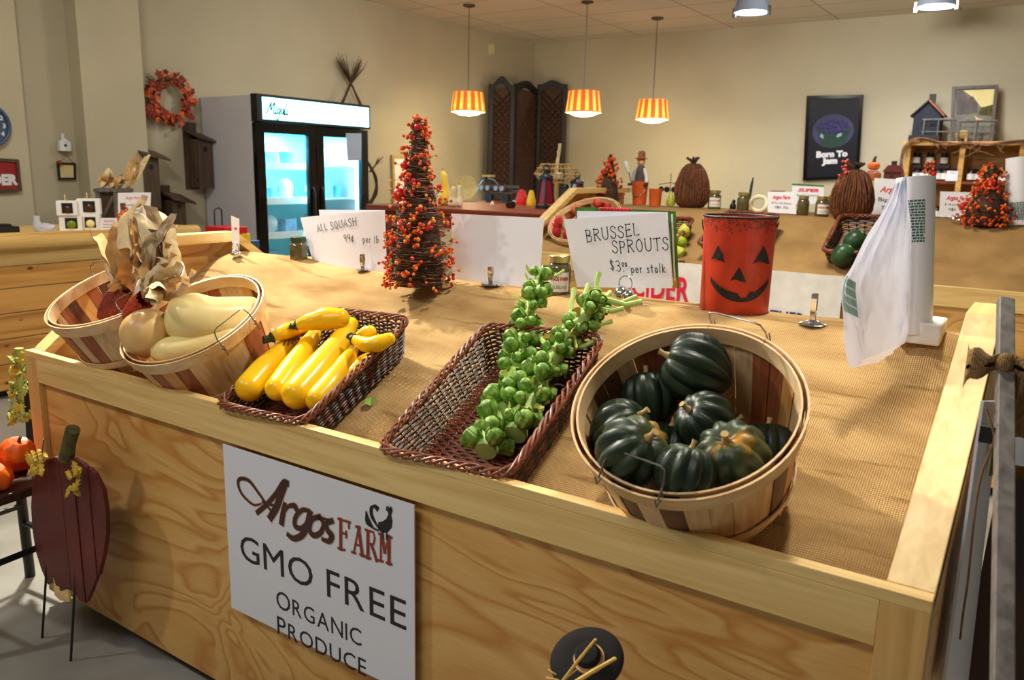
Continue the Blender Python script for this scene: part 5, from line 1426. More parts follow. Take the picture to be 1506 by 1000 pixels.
# small things on the ledge
p = L2(1078, 303); t = thing('figurine', 'small black figurine between the jars on the second bin', 'figurine', loc=p)
part('body', MB().lathe([(0, 0), (.02, 0), (.022, .02), (.012, .04), (0, .045)], 14), 'black', t); part('head', MB().ell((.004, 0, .05), .012, 10, 8), 'black', t)
p = L2(1099, 306) + Vector((0, .05, 0)); s_ = mpp(p); t = thing('carved_stick', 'dark curved stick standing behind the olive jar', 'decoration', loc=p)
part('stick', MB().tube([(-.02, 0, 0), (-.006, 0, 18*s_), (0, 0, 34*s_), (.008, 0, 46*s_)], [.007, .009, .010, .004], 8), 'stem_dark', t)
p = L2(1112, 312) + Vector((0, .04, 0)); t = thing('wooden_ring', 'cream carved wooden ring beside the olive jar', 'decoration', loc=p)
part('ring', MB().tube([(.05*math.cos(a)*1.0, .01*math.sin(a*2), .05 + .045*math.sin(a)) for a in [k*2*math.pi/24 for k in range(24)]], .013, 10, True), 'gourd_white', t)
p = L2(1133, 309) + Vector((0, .12, 0)); s_ = mpp(p)
t = thing('picture_block', 'small rust brown square frame behind the left price card', 'frame', loc=p); hw, hh = 10*s_, 28*s_
for a, b_, c_, d_ in ((-hw, hw, hh - .012, hh), (-hw, hw, 0, .012), (-hw, -hw + .012, .012, hh - .012), (hw - .012, hw, .012, hh - .012)): part('frame_bar', MB().box(a, b_, 0, .015, c_, d_), 'rust_metal', t, False)
part('panel', MB().box(-hw + .012, hw - .012, .006, .010, .012, hh - .012), 'tin_rust', t, False)
# scarecrow doll in a pot
p = L2(940, 301); s_ = mpp(p)
t = thing('flower_pot', 'orange tin pot holding the scarecrow doll', 'pot', loc=p, group='orange pots on the second bin ledge')
part('pot', MB().lathe([(0, 0), (9.5*s_, 0), (12*s_, 31*s_), (12.6*s_, 34*s_), (11.6*s_, 34*s_), (9*s_, 2*s_), (0, 2*s_)], 28), 'orange_pot', t)
part('handle', MB().tube([(-12*s_*math.cos(a), -12.4*s_*math.sin(a), 30*s_ - 18*s_*math.sin(a)) for a in [k*math.pi/12 for k in range(13)]], .002, 5), 'wire', t)
q = p + Vector((0, 0, 26*s_)); U = s_
t = thing('scarecrow_doll', 'small scarecrow doll with rust hat and white sleeves sitting in the orange pot', 'doll', loc=q)
part('vest', MB().tube([(0, 0, 0), (0, 0, 14*U), (0, 0, 30*U)], [8*U, 8.5*U, 5*U], 14), 'pic_dark', t)
part('sleeve', MB().tube([(-5*U, 0, 26*U), (-10*U, -2*U, 16*U), (-9*U, -4*U, 8*U)], [3*U, 3.4*U, 3*U], 10), 'bluegrey', t); part('sleeve', MB().tube([(5*U, 0, 26*U), (11*U, -2*U, 15*U), (12*U, -4*U, 6*U)], [3*U, 3.6*U, 3.4*U], 10), 'cloth_white', t)
part('head', MB().ell((0, -1*U, 36*U), (6.2*U, 6*U, 6.8*U), 16, 10), 'skin_tan', t); part('nose', MB().ell((0, -7*U, 35.5*U), 1.3*U, 8, 6), 'orange_pot', t)
part('hat', MB().lathe([(10*U, 40*U), (5.6*U, 42*U), (5*U, 50*U), (0, 52*U)], 20).lathe([(0, 41*U), (10.2*U, 39.4*U)], 20), 'rust_metal', t)
part('broom', MB().tube([(-12*U, -3*U, 2*U), (-19*U, -3*U, 24*U)], .8*U, 6), 'twig', t); part('broom_bristles', MB().tube([(-18*U, -3*U, 20*U), (-21*U, -3*U, 28*U), (-24*U, -3*U, 36*U)], [1.5*U, 4*U, 3.2*U], 10), 'cloth_white', t)
part('straw_leg', MB().tube([(-4*U, -4*U, 4*U), (-16*U, -8*U, 3*U)], 2*U, 8), 'twig_dark', t); part('straw_leg', MB().tube([(4*U, -4*U, 4*U), (14*U, -8*U, 2*U)], 2*U, 8), 'twig_dark', t)
p = L2(963, 303); s_ = mpp(p)
t = thing('flower_pot', 'smaller orange tin pot right of the scarecrow doll', 'pot', loc=p, group='orange pots on the second bin ledge')
part('pot', MB().lathe([(0, 0), (8.2*s_, 0), (9.6*s_, 23*s_), (10*s_, 25*s_), (9*s_, 25*s_), (7.6*s_, 2*s_), (0, 2*s_)], 24), 'orange_pot', t)
p = L2(976, 300) + Vector((0, .1, 0)); s_ = mpp(p)
t = thing('button_hanger', 'rusty wire stand with dark round buttons behind the small pot', 'decoration', loc=p)
part('wire_stand', MB().tube([(0, 0, 0), (0, 0, 46*s_)], .003, 6).tube([(-18*s_, 0, 30*s_), (0, 0, 33*s_), (17*s_, 0, 31*s_)], .003, 6), 'twig', t)
for dx, mt in ((-14, 'black'), (-5, 'black'), (6, 'black'), (13, 'clock_blue')): part('button', MB().tube([(dx*s_, -.006, 23*s_), (dx*s_, .002, 23*s_)], 4.2*s_, 14), mt, t)
p = L2(986, 303); s_ = mpp(p); t = thing('gourd', 'small yellow-green gourd left of the first twig pumpkin', 'gourd', loc=p)
part('body', MB().lathe([(0, 0), (6*s_, 1*s_), (7*s_, 6*s_), (4*s_, 13*s_), (2.4*s_, 20*s_), (0, 22*s_)], 18), 'pear', t); part('stem', MB().tube([(0, 0, 21*s_), (.004, 0, 25*s_)], .004, 6), 'stem_dark', t)
# berry trees on the second bin
p = L2(895, 300); p.y = 5.2; p.x = Yp(895, 300, 5.2).x; s_ = mpp(p)
berry_tree('small orange berry tree beside the apple basket', p, 72*s_, 17*s_, 150, 9, prof=[(0, 1.0), (.3, .95), (.5, .72), (.8, .38), (1, .1)], big=((.18, -2.0, .018), (.66, -2.2, .019), (.85, -1.6, .012)), loose=26, berries_as_parts=False, bs=.010, mats=('leaf_orange', 'berry_orange', 'leaf_orange', 'berry_orange'))
p = L2(1447, 335); s_ = mpp(p)
berry_tree('bushy orange and red berry tree at the right end of the second bin', p, 86*s_, 34*s_, 640, 14, prof=[(0, .92), (.2, 1.0), (.4, .80), (.62, .40), (.75, .30), (.88, .42), (1, .15)], big=((.70, -1.4, .020), (.30, -2.7, .018)), loose=60, berries_as_parts=False, bs=.0062)
t, _, _, _ = bag_roll('white roll of produce bags at the right edge, on the second bin', 1499, 334, 4.84, (1500, 232), .062, False, 'rolls of produce bags', .10)
p = L2(1357, 318) + Vector((0, .04, 0)); s_ = mpp(p); rd = random.Random(9)
t = thing('berry_sprig', 'orange berry sprig with one red ball rising behind the bag roll', 'decoration', loc=p)
part('twig', MB().tube([(0, 0, 0), (0, 0, 74*s_)], .003, 5), 'twig', t)
m = MB()
for k in range(26): m.cur = rd.randrange(2); m.ell((rd.uniform(-7, 7)*s_, rd.uniform(-.02, .02), rd.uniform(62, 80)*s_), rd.uniform(.007, .011), 6, 4)
part('berry_clusters', m, ['berry_orange', 'leaf_orange'], t)['kind'] = 'stuff'
part('large_berry', MB().ell((7*s_, -.02, 62*s_), 4*s_, 12, 8), 'berry_red', t)

# ================================================================== checkout counter on the left
CX, CZ = -5.02, .955
t = thing('checkout_counter', 'long checkout counter of pine planks with a bark-edged log top', 'counter', loc=(CX, 0, 0))
for k, (z0, z1) in enumerate(((.05, .20), (.205, .35), (.355, .50), (.505, .645), (.65, .775), (.78, .88))):
    part('plank', MB().box(-.06, -.03, -2.0, 3.45, z0, z1), 'plank' if k < 5 else 'pine_y', t, False, .003)
part('log_top', MB().tube([(-.03, y, CZ - .045) for y in [-2 + 5.5*k/24 for k in range(25)]], [.055 + .004*math.sin(k*1.7) for k in range(25)], 16), 'log', t)
part('countertop', MB().box(-.75, -.02, -2.0, 3.5, CZ - .05, CZ), 'log', t, False)
part('end_panel', MB().box(-.72, -.035, 3.43, 3.45, .05, CZ - .05), 'plank', t, False)
part('plinth', MB().box(-.68, -.10, -1.95, 3.4, 0, .05), 'black', t, False)
def CB(x, y, X=-5.16): p = Xp(x, y, X); return Vector((p.x, p.y, CZ))
def candy_box(label, x, yb, w, h, filling, z=None, X=-5.16):
    p = CB(x, yb, X); s_ = mpp(p); q = Vector((p.x, p.y, CZ if z is None else z)); W_, H_ = w*s_, h*s_
    t = thing('candy_apple_box', label, 'box', M=frame(q, (0, 0, 1), (.57, .82, 0)), group='boxed candy apples on the counter')
    part('carton', MB().box(-W_/2, W_/2, 0, W_*.9, 0, H_), 'gloss_white', t, False, .002)
    part('window', MB().box(-W_*.24, W_*.30, -.002, .001, H_*.16, H_*.86), 'black', t, False)
    part('candy_apple', MB().ell((W_*.03, -.002, H_*.42), (W_*.22, .012, H_*.26), 14, 10), filling, t)
    part('stick', MB().tube([(-.01, W_*.4, H_), (-.01, W_*.4, H_ + 9*s_)], .004, 8), 'pine', t)
    return H_
h0 = candy_box('white candy apple box at the bottom left of the stack, green apple in its window', 105, 342, 30, 22, 'apple_green')
candy_box('white candy apple box at the bottom right of the stack, pale filling in its window', 133, 341, 27, 22, 'butternut_pale')
candy_box('upper left white candy apple box with a dark caramel apple', 99, 319, 27, 21, 'caramel', CZ + h0 + .002)
candy_box('upper right white candy apple box with a dark caramel apple', 131, 318, 30, 23, 'caramel', CZ + h0 + .002)
sh = Sheet(*[Xp(x, y, -5.10) for x, y in ((147.5, 320.5), (172, 320.5), (175, 341), (147.5, 341))])
card('price_card', 'small white printed card right of the candy apple boxes', 'sign', sh, 'paper', th=.002, ink=(('card_title', 'ink_red', lambda m, w, h: m.text('Argos Farm', h*.2, w*.5, h*.72, width=w*.6)), ('card_text', 'ink_grey', lambda m, w, h: [m.text('caramel apples', h*.14, w*.5, h*(.5 - .2*i), width=w*.7) for i in range(2)])))
sh = Sheet(*[Xp(x, y, -5.42) for x, y in ((173.5, 283.5), (222, 283), (221, 322), (174, 322))])
card('counter_sign', 'larger white printed sign standing against the dark crate on the counter', 'sign', sh, 'paper', th=.003, ink=(('card_title', 'ink_red', lambda m, w, h: m.text('Argos Farm', h*.16, w*.45, h*.75, width=w*.45)), ('card_text', 'ink_grey', lambda m, w, h: [m.text('welcome', h*.12, w*.5, h*(.5 - .2*i), width=w*.5) for i in range(2)])))
p = CB(67, 343); s_ = mpp(p)
t = thing('plastic_bag', 'crumpled pale plastic bag on the counter left of the candy apple boxes', 'bag', loc=p)
part('film', MB().ell((0, 0, 6*s_), (22*s_*.7, .06, 7*s_), 18, 12, None, lambda d: 1 + .16*math.sin(d.x*9 + d.z*7)*math.sin(d.y*8 + 2)), 'bag_film', t); part('handle_loop', MB().ell((-.03, -.03, 14*s_), (.025, .02, 11*s_), 12, 8, None, lambda d: 1 + .2*math.sin(d.z*11)), 'bag_film', t)
p = CB(8, 342, -5.3); solo('card_reader', MB().box(-.05, .05, -.06, .06, 0, .035).box(-.04, .04, -.05, .02, .035, .05), 'black', 'black gadget on the counter at the left edge of the picture', 'device', loc=p, smooth=False)
p = CB(184, 344, -5.12); s_ = mpp(p)
t = thing('syrup_jug', 'small orange jug with a brown cap on the counter behind the corn', 'jug', loc=p)
part('body', MB().lathe([(0, 0), (9*s_, 0), (10*s_, 6*s_), (9*s_, 18*s_), (5*s_, 24*s_), (3.5*s_, 28*s_)], 22), 'orange_pot', t); part('neck', MB().lathe([(3.6*s_, 27*s_), (4*s_, 37*s_), (0, 38*s_)], 16), 'pic_dark', t)
part('handle', MB().tube([(4*s_, 0, 33*s_), (11*s_, 0, 30*s_), (10*s_, 0, 18*s_)], 1.4*s_, 8), 'orange_pot', t)
# dark crate with braced front, dried corn on top
p = Xp(160, 322, -5.6); s_ = mpp(p); q = Vector((p.x, p.y, CZ)); hh = (Xp(160, 282, -5.6).z - CZ)
t = thing('wooden_crate', 'dark slatted crate with a diagonal brace at the back of the counter', 'crate', M=frame(q, (0, 0, 1), (.57, .82, 0)))
w_ = 15*s_
for sx in (-w_, w_ - .03): part('post', MB().box(sx, sx + .03, -.02, .012, 0, hh), 'greywood', t, False)
part('side_board', MB().box(-w_ + .03, w_ - .03, 0, .01, 0, hh), 'darkwood', t, False); part('top_board', MB().box(-w_ - .01, w_*2.2, -.03, .22, hh, hh + .02), 'greywood', t, False)
part('brace', MB().tube([(-w_ + .03, -.012, .03), (w_ - .03, -.012, hh - .03)], .012, 4), 'greywood', t)
part('back_board', MB().box(-w_, w_*2.1, .20, .22, 0, hh), 'darkwood', t, False)
rd = random.Random(8); b0 = q + Vector((0, .06, hh + .02))
HUSKL = ['pale dried corn husk bunch standing on the dark crate', 'brown dried corn husk bundle at the left on the dark crate', 'large golden husk bundle leaning right on the dark crate']
for (x, y, tx, ty, n_), lab in zip(((166, 280, 178, 262, 9), (150, 280, 152, 258, 6), (188, 280, 207, 240, 14)), HUSKL):
    a = Xp(x, y, -5.62); e = Xp(tx, ty, -5.62); a.z = b0.z
    t = thing('corn_husk_bundle', lab, 'corn', loc=a, group='dried husk bundles on the crate')
    for k in range(n_):
        d = (e - a) + Vector((rd.uniform(-.05, .05), rd.uniform(-.09, .09), rd.uniform(-.03, .05))); L = d.length; sd = d.orthogonal().normalized(); w = rd.uniform(.014, .03)
        part('husk', MB().grid(lambda u, v, d=d, sd=sd, w=w: d*v + sd*((u-.5)*2*w*math.sin(.35 + v*2.5)) + d.cross(sd).normalized()*(.02*math.sin(v*5 + k)) + Vector((0, 0, .01)), 4, 8), ('husk', 'husk_pale', 'leaf_orange' if k % 5 == 4 else 'husk')[k % 3], t)

# ------------------------------------------------------------------ things on the left wall
WX = XL + .012
def on_wall(x, y, X=None): return Xp(x, y, X if X else WX)
c = on_wall(245, 147); s_ = mpp(c)
t = thing('autumn_wreath', 'round wreath of rust and orange leaves on the left wall', 'wreath', M=frame(c + Vector((.04, 0, 0)), (1, 0, 0), (0, 1, 0)))
R_ = 29*s_; rd = random.Random(12)
m = MB()
for k in range(5): m.tube([((R_ + .015*math.sin(5*a + k))*1.0*math.cos(a), (R_ + .015*math.cos(4*a + k))*math.sin(a), .02*math.sin(3*a + 2*k)) for a in [q*2*math.pi/40 for q in range(40)]], .006, 5, True)
for k in range(3): m.tube([(-R_*.9, R_*.45 + .03*k, 0), (-R_*1.35, R_*.62 + .03*k, .03)], .004, 4)
part('twig_ring', m, 'twig_dark', t)
m = MB()
for k in range(170):
    a = rd.uniform(0, 6.28); q = R_ + max(-.05, min(.055, rd.gauss(0, .03))); m.cur = 0 if rd.random() < .62 else 1
    maple(m, (q*math.cos(a), q*math.sin(a), rd.uniform(.0, .06)), rd.uniform(.018, .036), rd.uniform(0, 6), (rd.uniform(-.7, .7), rd.uniform(-.7, .7), 1), rd)
for k in range(12): maple(m, (-R_*1.15 + rd.uniform(-.07, .07), -R_*.62 + rd.uniform(-.03, .03), .05), rd.uniform(.03, .045), rd.uniform(0, 6), (rd.uniform(-.7, .7), rd.uniform(-.7, .7), 1), rd)
part('leaves', m, ['leaf_rust', 'leaf_orange'], t, False)
def nest_box(label, x0, x1, ytop, yroof, ybot, lean=0):
    c = on_wall((x0+x1)/2, ybot, XL + .01); s_ = mpp(c); a = on_wall((x0+x1)/2, yroof, XL + .01); tp = on_wall((x0+x1)/2, ytop, XL + .01)
    w = (x1-x0)*s_*.85; H_ = a.z - c.z; HB = tp.z - c.z
    t = thing('nest_box', label, 'birdhouse', M=frame(c, (0, 0, 1), (0, 1, 0)), group='weathered nest boxes on the left wall')
    # x along wall, y = into wall (-X)
    part('back_board', MB().box(-w*.62, w*.2, .0, .02, -.02, HB), 'barnwood', t, False)
    part('body', MB().box(-w*.42, w*.42, -.16, 0, 0, H_ - .02), 'barnwood', t, False)
    m = MB(); m.add([(-w*.6, 0, H_ + .05), (w*.95, 0, H_ - .0), (w*.95, -.2, H_ - .06), (-w*.6, -.2, H_ - .01), (-w*.6, 0, H_ + .07), (w*.95, 0, H_ + .02), (w*.95, -.2, H_ - .04), (-w*.6, -.2, H_ + .01)], [(0, 3, 2, 1), (4, 5, 6, 7), (0, 1, 5, 4), (1, 2, 6, 5), (2, 3, 7, 6), (3, 0, 4, 7)])
    part('roof', m, 'barnwood', t, False)
    part('entrance_hole', MB().tube([(0, -.161, H_*.76), (0, -.155, H_*.76)], w*.14, 14), 'black', t)
nest_box('weathered nest box hanging on the wall behind the husk bundles', 193, 227, 207, 226, 306)
nest_box('weathered nest box hanging high beside the fridge', 273, 304, 181, 202, 275)
nest_box('weathered nest box low on the wall behind the corn', 235, 264, 272, 290, 342)
def framed(name, label, sh, fr, panel, cat, fw=.1, th=.02, extra=(), group=None):
    t = thing(name, label, cat, loc=sh.o, group=group)
    pp_ = part('panel', sh.board(th*.5, 0, 1, 0, 1, -.001), panel, t, False)
    for x0, x1, y0, y1 in ((0, fw, 0, 1), (1-fw, 1, 0, 1), (fw, 1-fw, 0, fw*sh.w/sh.h), (fw, 1-fw, 1 - fw*sh.w/sh.h, 1)): part('frame_bar', sh.board(th, x0, x1, y0, y1, th*.5), fr, t, False)
    for nm, mt, fn in extra:
        m = MB(); fn(m, sh.w, sh.h); m.v = [sh.at(p.x, p.y, p.z + .001) for p in m.v]; part(nm, m, mt, pp_, False)
    return t
X1 = XL + .112
def wsheet(TL, TR, BR, BL, X): return Sheet(*[Xp(*p, X) for p in (TL, TR, BR, BL)])
sh = wsheet((-40, 230), (27, 234.5), (32, 281), (-40, 284), X1 + .012)
framed('cider_sign', 'dark red framed sign with white capital letters at the left edge', sh, 'barnwood', 'sign_red', 'sign', .07, .02, extra=(('lettering', 'signwhite', lambda m, w, h: m.text('CIDER', h*.42, w*.50, h*.22, bold=.006, width=w*.86)),))
c = Xp(-19, 184, X1 + .015); s_ = mpp(c)
t = thing('wall_clock', 'round wall clock with a blue rim, cut by the left edge of the picture', 'clock', M=frame(c, (1, 0, 0), (0, 1, 0)))
part('rim', MB().tube([(30*s_*math.cos(k*math.pi/24), 30*s_*math.sin(k*math.pi/24), .01) for k in range(48)], 2.6*s_, 8, True), 'clock_blue', t)
part('dial', MB().lathe([(0, .004), (29*s_, .004), (29*s_, -.01)], 40), 'clock_blue', t)
for k in range(12):
    a = k*math.pi/6; q = 23*s_; m = MB(); m.text(str((k - 1) % 12 + 1 if k else 12), 9*s_, q*math.sin(a), q*math.cos(a) - 3*s_, .006, bold=.002); part('numeral', m, 'signwhite', t, False)
part('hand', MB().box(-.008, .008, -.02, 17*s_, .006, .010), 'black', t, False); part('hand', MB().box(-.02, 12*s_, -.008, .008, .011, .014), 'black', t, False)
sh = wsheet((83.5, 239), (110.5, 239.5), (111, 264), (86, 264), XL + .015)
framed('picture_frame', 'small dark framed parchment picture hanging on the left wall', sh, 'black', 'parchment', 'picture', .10, .02,
       extra=(('ribbon', 'leaf_rust', lambda m, w, h: m.ell((w*.05, h*1.0, .02), (w*.14, h*.12, .02), 10, 8)), ('hanging_wire', 'wire', lambda m, w, h: m.tube([(w*.12, h, .0), (w*.5, h*1.5, .0), (w*.9, h, .0)], .002, 5))))
c = on_wall(93, 222); s_ = mpp(c)
t = thing('bird_house', 'tiny white birdhouse ornament hanging above the parchment picture', 'birdhouse', M=frame(c, (0, 0, 1), (0, 1, 0)))
m = MB(); w = 8*s_; h = 16*s_; m.add([(-w, -.04, 0), (w, -.04, 0), (w, -.04, h*.8), (0, -.04, h*1.15), (-w, -.04, h*.8), (-w, 0, 0), (w, 0, 0), (w, 0, h*.8), (0, 0, h*1.15), (-w, 0, h*.8)], [(0, 1, 2, 3, 4), (9, 8, 7, 6, 5), (0, 5, 6, 1), (1, 6, 7, 2), (2, 7, 8, 3), (3, 8, 9, 4), (4, 9, 5, 0)])
part('body', m, 'signwhite', t, False); part('entrance_hole', MB().tube([(0, -.042, h*.5), (0, -.038, h*.5)], 2*s_, 10), 'black', t); part('hanger', MB().box(-2*s_, 2.4*s_, -.012, 0, h*.9, h*1.55), 'signwhite', t, False)
sh = wsheet((719.5, 65), (727, 65), (727, 79), (719.5, 79), XL + .01)
card('wall_sensor', 'small cream sensor box high on the left wall near the corner', 'sensor', sh, 'smoke_white', th=.03)

# ------------------------------------------------------------------ glass door fridge
FX = -5.68
yl, yr_ = Xp(372, 140, FX).y, Xp(538, 152, FX).y; ftop = Xp(372, 139, FX).z + .01; fw = yr_ - yl
t = thing('display_fridge', 'tall two-door glass fridge with a glowing blue header and lit shelves', 'fridge', M=frame((FX, yl, 0), (0, 0, 1), (0, 1, 0)))
# local: x along the front (left -> right), y into the fridge
dpt = .70; hz = ftop - .30*1.0
zh = Xp(373, 178, FX).z
part('side_panel', MB().box(0, .03, .03, dpt, .0, ftop - .01), 'fridge_side', t, False, .004); part('side_panel', MB().box(fw - .03, fw, .03, dpt, .0, ftop - .01), 'fridge_side', t, False, .004)
part('top_panel', MB().box(.03, fw - .03, .05, dpt, ftop - .05, ftop - .01), 'fridge_side', t, False); part('back_panel', MB().box(.03, fw - .03, dpt - .04, dpt, .15, ftop - .05), 'fridge_in', t, False)
part('base_grille', MB().box(.03, fw - .03, .03, dpt - .04, .0, .15), 'black', t, False); part('inner_ceiling', MB().box(.03, fw - .03, .05, dpt - .04, zh - .03, zh - .01), 'fridge_in', t, False)
part('header_box', MB().box(-.005, fw + .005, -.05, .03, zh, ftop), 'black', t, False, .004)
part('header_light', MB().box(.05, fw - .02, -.056, -.05, zh + .02, ftop - .025), 'lightbox', t, False)
m = MB(); m.T = frame((.08, -.0575, zh + .065), (0, -1, 0), (1, 0, 0))
for k, st in enumerate(([(0, 0), (.25, .55), (.4, 1), (.45, .3), (.75, 1), (.8, .1), (.95, .1)], [(1.05, .5), (1.0, .05), (1.15, .1)], [(1.45, .5), (1.25, .45), (1.25, .1), (1.45, .2), (1.48, .5), (1.40, -.4), (1.2, -.35)],
                        [(1.85, .5), (1.65, .45), (1.62, .1), (1.82, .15), (1.88, .5), (1.9, .05)], [(2.1, 1), (2.0, .05), (2.15, .1)], [(2.3, .5), (2.25, .05), (2.4, .1)], [(0, -.55), (2.5, -.55)])):
    q = [(v.x*.095 + v.y*.02, v.y*.095) for v in catmull([(x, y, 0) for x, y in st], 6)]; m.ribbon(q, .011 if k < 6 else .006, k*.0001)
part('brand_lettering', m, 'ink', t, False)
mid = fw*.5
for x0, x1 in ((.0, mid - .005), (mid + .005, fw)):
    d = link('door', (lambda m: m.mesh('door', 'black_gloss', False))(MB().box(x0, x0 + .085, -.02, .03, .17, zh - .01).box(x1 - .085, x1, -.02, .03, .17, zh - .01).box(x0 + .085, x1 - .085, -.02, .03, .17, .25).box(x0 + .085, x1 - .085, -.02, .03, zh - .09, zh - .01)), t)
    part('door_glass', MB().box(x0 + .085, x1 - .085, .004, .010, .25, zh - .09), 'door_glass', d, False)
    hx = x1 - .05 if x0 < .1 else x0 + .05
    part('handle', MB().tube([(hx, -.02, .75), (hx, -.045, .8), (hx, -.045, 1.15), (hx, -.02, 1.2)], .010, 8), 'black', d)
part('tube_light', MB().tube([(mid - .03, .07, .3), (mid - .03, .07, zh - .12)], .018, 8), 'tube_light', t); part('tube_light', MB().tube([(fw - .07, .07, .3), (fw - .07, .07, zh - .12)], .014, 8), 'tube_light', t)
for z in (.45, .78, 1.08, 1.38):
    part('shelf', MB().box(.035, fw - .035, .10, dpt - .05, z, z + .012), 'prod_white', t, False)
    part('price_rail', MB().box(.035, mid - .02, .09, .10, z - .03, z + .03), 'gloss_white', t, False)
o = lamp('AREA', 'fridge_light', (FX - .25, yl + fw*.5, zh - .05), 70, (.5, .92, 1), (FX - .25, yl + fw*.5, 0), .5, sy=.3)
o = lamp('POINT', 'fridge_door_light', (FX - .10, yl + fw*.48, 1.2), 26, (.5, .92, 1), None, .05)
rd = random.Random(17)
FL = ['bagged greens', 'wrapped tray', 'clear tub', 'pale carton', 'blue carton', 'milk-white tub']
ROWN = {0: 'lowest', 1: 'second', 2: 'third', 3: 'top'}
for r_, z in enumerate((.462, .792, 1.092, 1.392)):
    for half in (0, 1):
        for k in range(3):
            if half == 1 and k == 2 and r_ == 3: continue
            x = (.17 if half == 0 else mid + .16) + k*.17 + rd.uniform(-.02, .02); hh = rd.uniform(.10, .19); ww = .065
            kind = (r_*5 + half*2 + k) % 3
            q = Vector((FX - .22 - rd.uniform(0, .06), yl + x, z))
            lab = f"{('white wrapped pack', 'blue carton', 'teal tub')[kind]} on the {ROWN[r_]} fridge shelf, {('left', 'middle', 'right')[k]} behind the {('left', 'right')[half]} door"
            if kind == 0: m = MB().ell((0, 0, hh*.45), (ww, ww*1.1, hh*.5), 14, 10, None, lambda d: 1 + .08*math.sin(d.x*9 + d.z*5)); mt = 'prod_white'
            elif kind == 1: m = MB().box(-ww*.8, ww*.8, -ww, ww, 0, hh); mt = 'prod_blue'
            else: m = MB().lathe([(0, 0), (ww*.8, 0), (ww, hh*.8), (ww*1.05, hh*.82), (ww*1.05, hh*.9), (0, hh*.92)], 18); mt = 'prod_teal'
            solo('food_package', m, mt, lab, 'food package', loc=q, group='packages in the fridge', smooth=kind != 1)
p_ = Vector((FX + .018, Xp(522, 218, FX + .02).y, 0)); sh = Sheet(*[Xp(x, y, FX + .0225) for x, y in ((508.5, 196), (531.5, 196), (531, 236), (511, 236))])
card('fridge_notice', 'pale notice sheet taped inside the upper corner of the right fridge door', 'notice', sh, 'bluegrey', th=.001)
# red box and yellow package between counter and fridge
p = Xp(334, 346, -5.35); s_ = mpp(p); q = Vector((p.x, p.y, .0))
t = thing('red_crate', 'red box of packaged goods beside the fridge', 'box', loc=q)
part('carton', MB().box(-.12, .12, -.11, .10, .0, p.z + 13*s_), 'red_bag', t, False, .004); part('yellow_pack', MB().box(.02, .125, .03, .12, p.z*.6, p.z + 3*s_), 'yellow_bag', t, False, .004); part('dark_pack', MB().box(.0, .13, .12, .20, .0, p.z - 8*s_), 'clock_blue', t, False, .004)
p = Xp(316, 330, -5.75); s_ = mpp(p)
t = thing('wire_hook_stand', 'thin black wire stand beside the fridge', 'stand', loc=(p.x, p.y, 0)); part('wire', MB().tube([(0, 0, 0), (0, 0, p.z + 20*s_), (0, .02, p.z + 23*s_), (0, .05, p.z + 24*s_), (0, .07, p.z + 20*s_), (0, .07, 0)], .006, 6), 'black', t)
# twig stars
def twig_bundle(m, a, b, n, spread, rd, w=.004):
    a, b = Vector(a), Vector(b)
    for k in range(n):
        e = b + Vector((rd.uniform(-1, 1), rd.uniform(-1, 1), rd.uniform(-1, 1)))*spread; mid_ = (a+b)/2 + Vector((rd.uniform(-1, 1), rd.uniform(-1, 1), rd.uniform(-1, 1)))*spread*.12
        m.tube([a + Vector((rd.uniform(-1, 1), rd.uniform(-1, 1), rd.uniform(-1, 1)))*spread*.3, mid_, e], [w, w*.8, w*.3], 4)
rd = random.Random(5); SX = XL + .07
fz = ftop + .0
a0, b0, a1, b1 = Xp(497, 166, SX), Xp(529, 92, SX), Xp(536, 168, SX), Xp(500, 84, SX)
c = (a0 + a1)/2
t = thing('twig_star', 'crossed twig bundles on the wall, rising above the top of the fridge', 'decoration', loc=c)
for a, b in ((a0, b0), (a1, b1)):
    m = MB(); twig_bundle(m, a - c, b - c, 26, .06, rd, .006); part('twig_bundle', m, 'twig_dark', t)
c = Xp(548, 290, XL + .25)
t = thing('twig_wreath', 'bent twig wreath on the wall right of the fridge', 'decoration', loc=c)
m = MB()
for k in range(14):
    pts = [Xp(x + rd.uniform(-2, 2), y + rd.uniform(-3, 3), XL + .25 + rd.uniform(-.03, .03)) - c for x, y in ((536, 230), (546, 248), (553, 264), (553, 282), (546, 296), (538, 300))]
    m.tube(catmull(pts, 4), .006, 4)
part('twig_bundle', m, 'twig_dark', t)
m = MB(); twig_bundle(m, Xp(545, 252, XL + .25) - c, Xp(559, 234, XL + .25) - c, 12, .04, rd, .005); part('twig_spray', m, 'twig_dark', t)

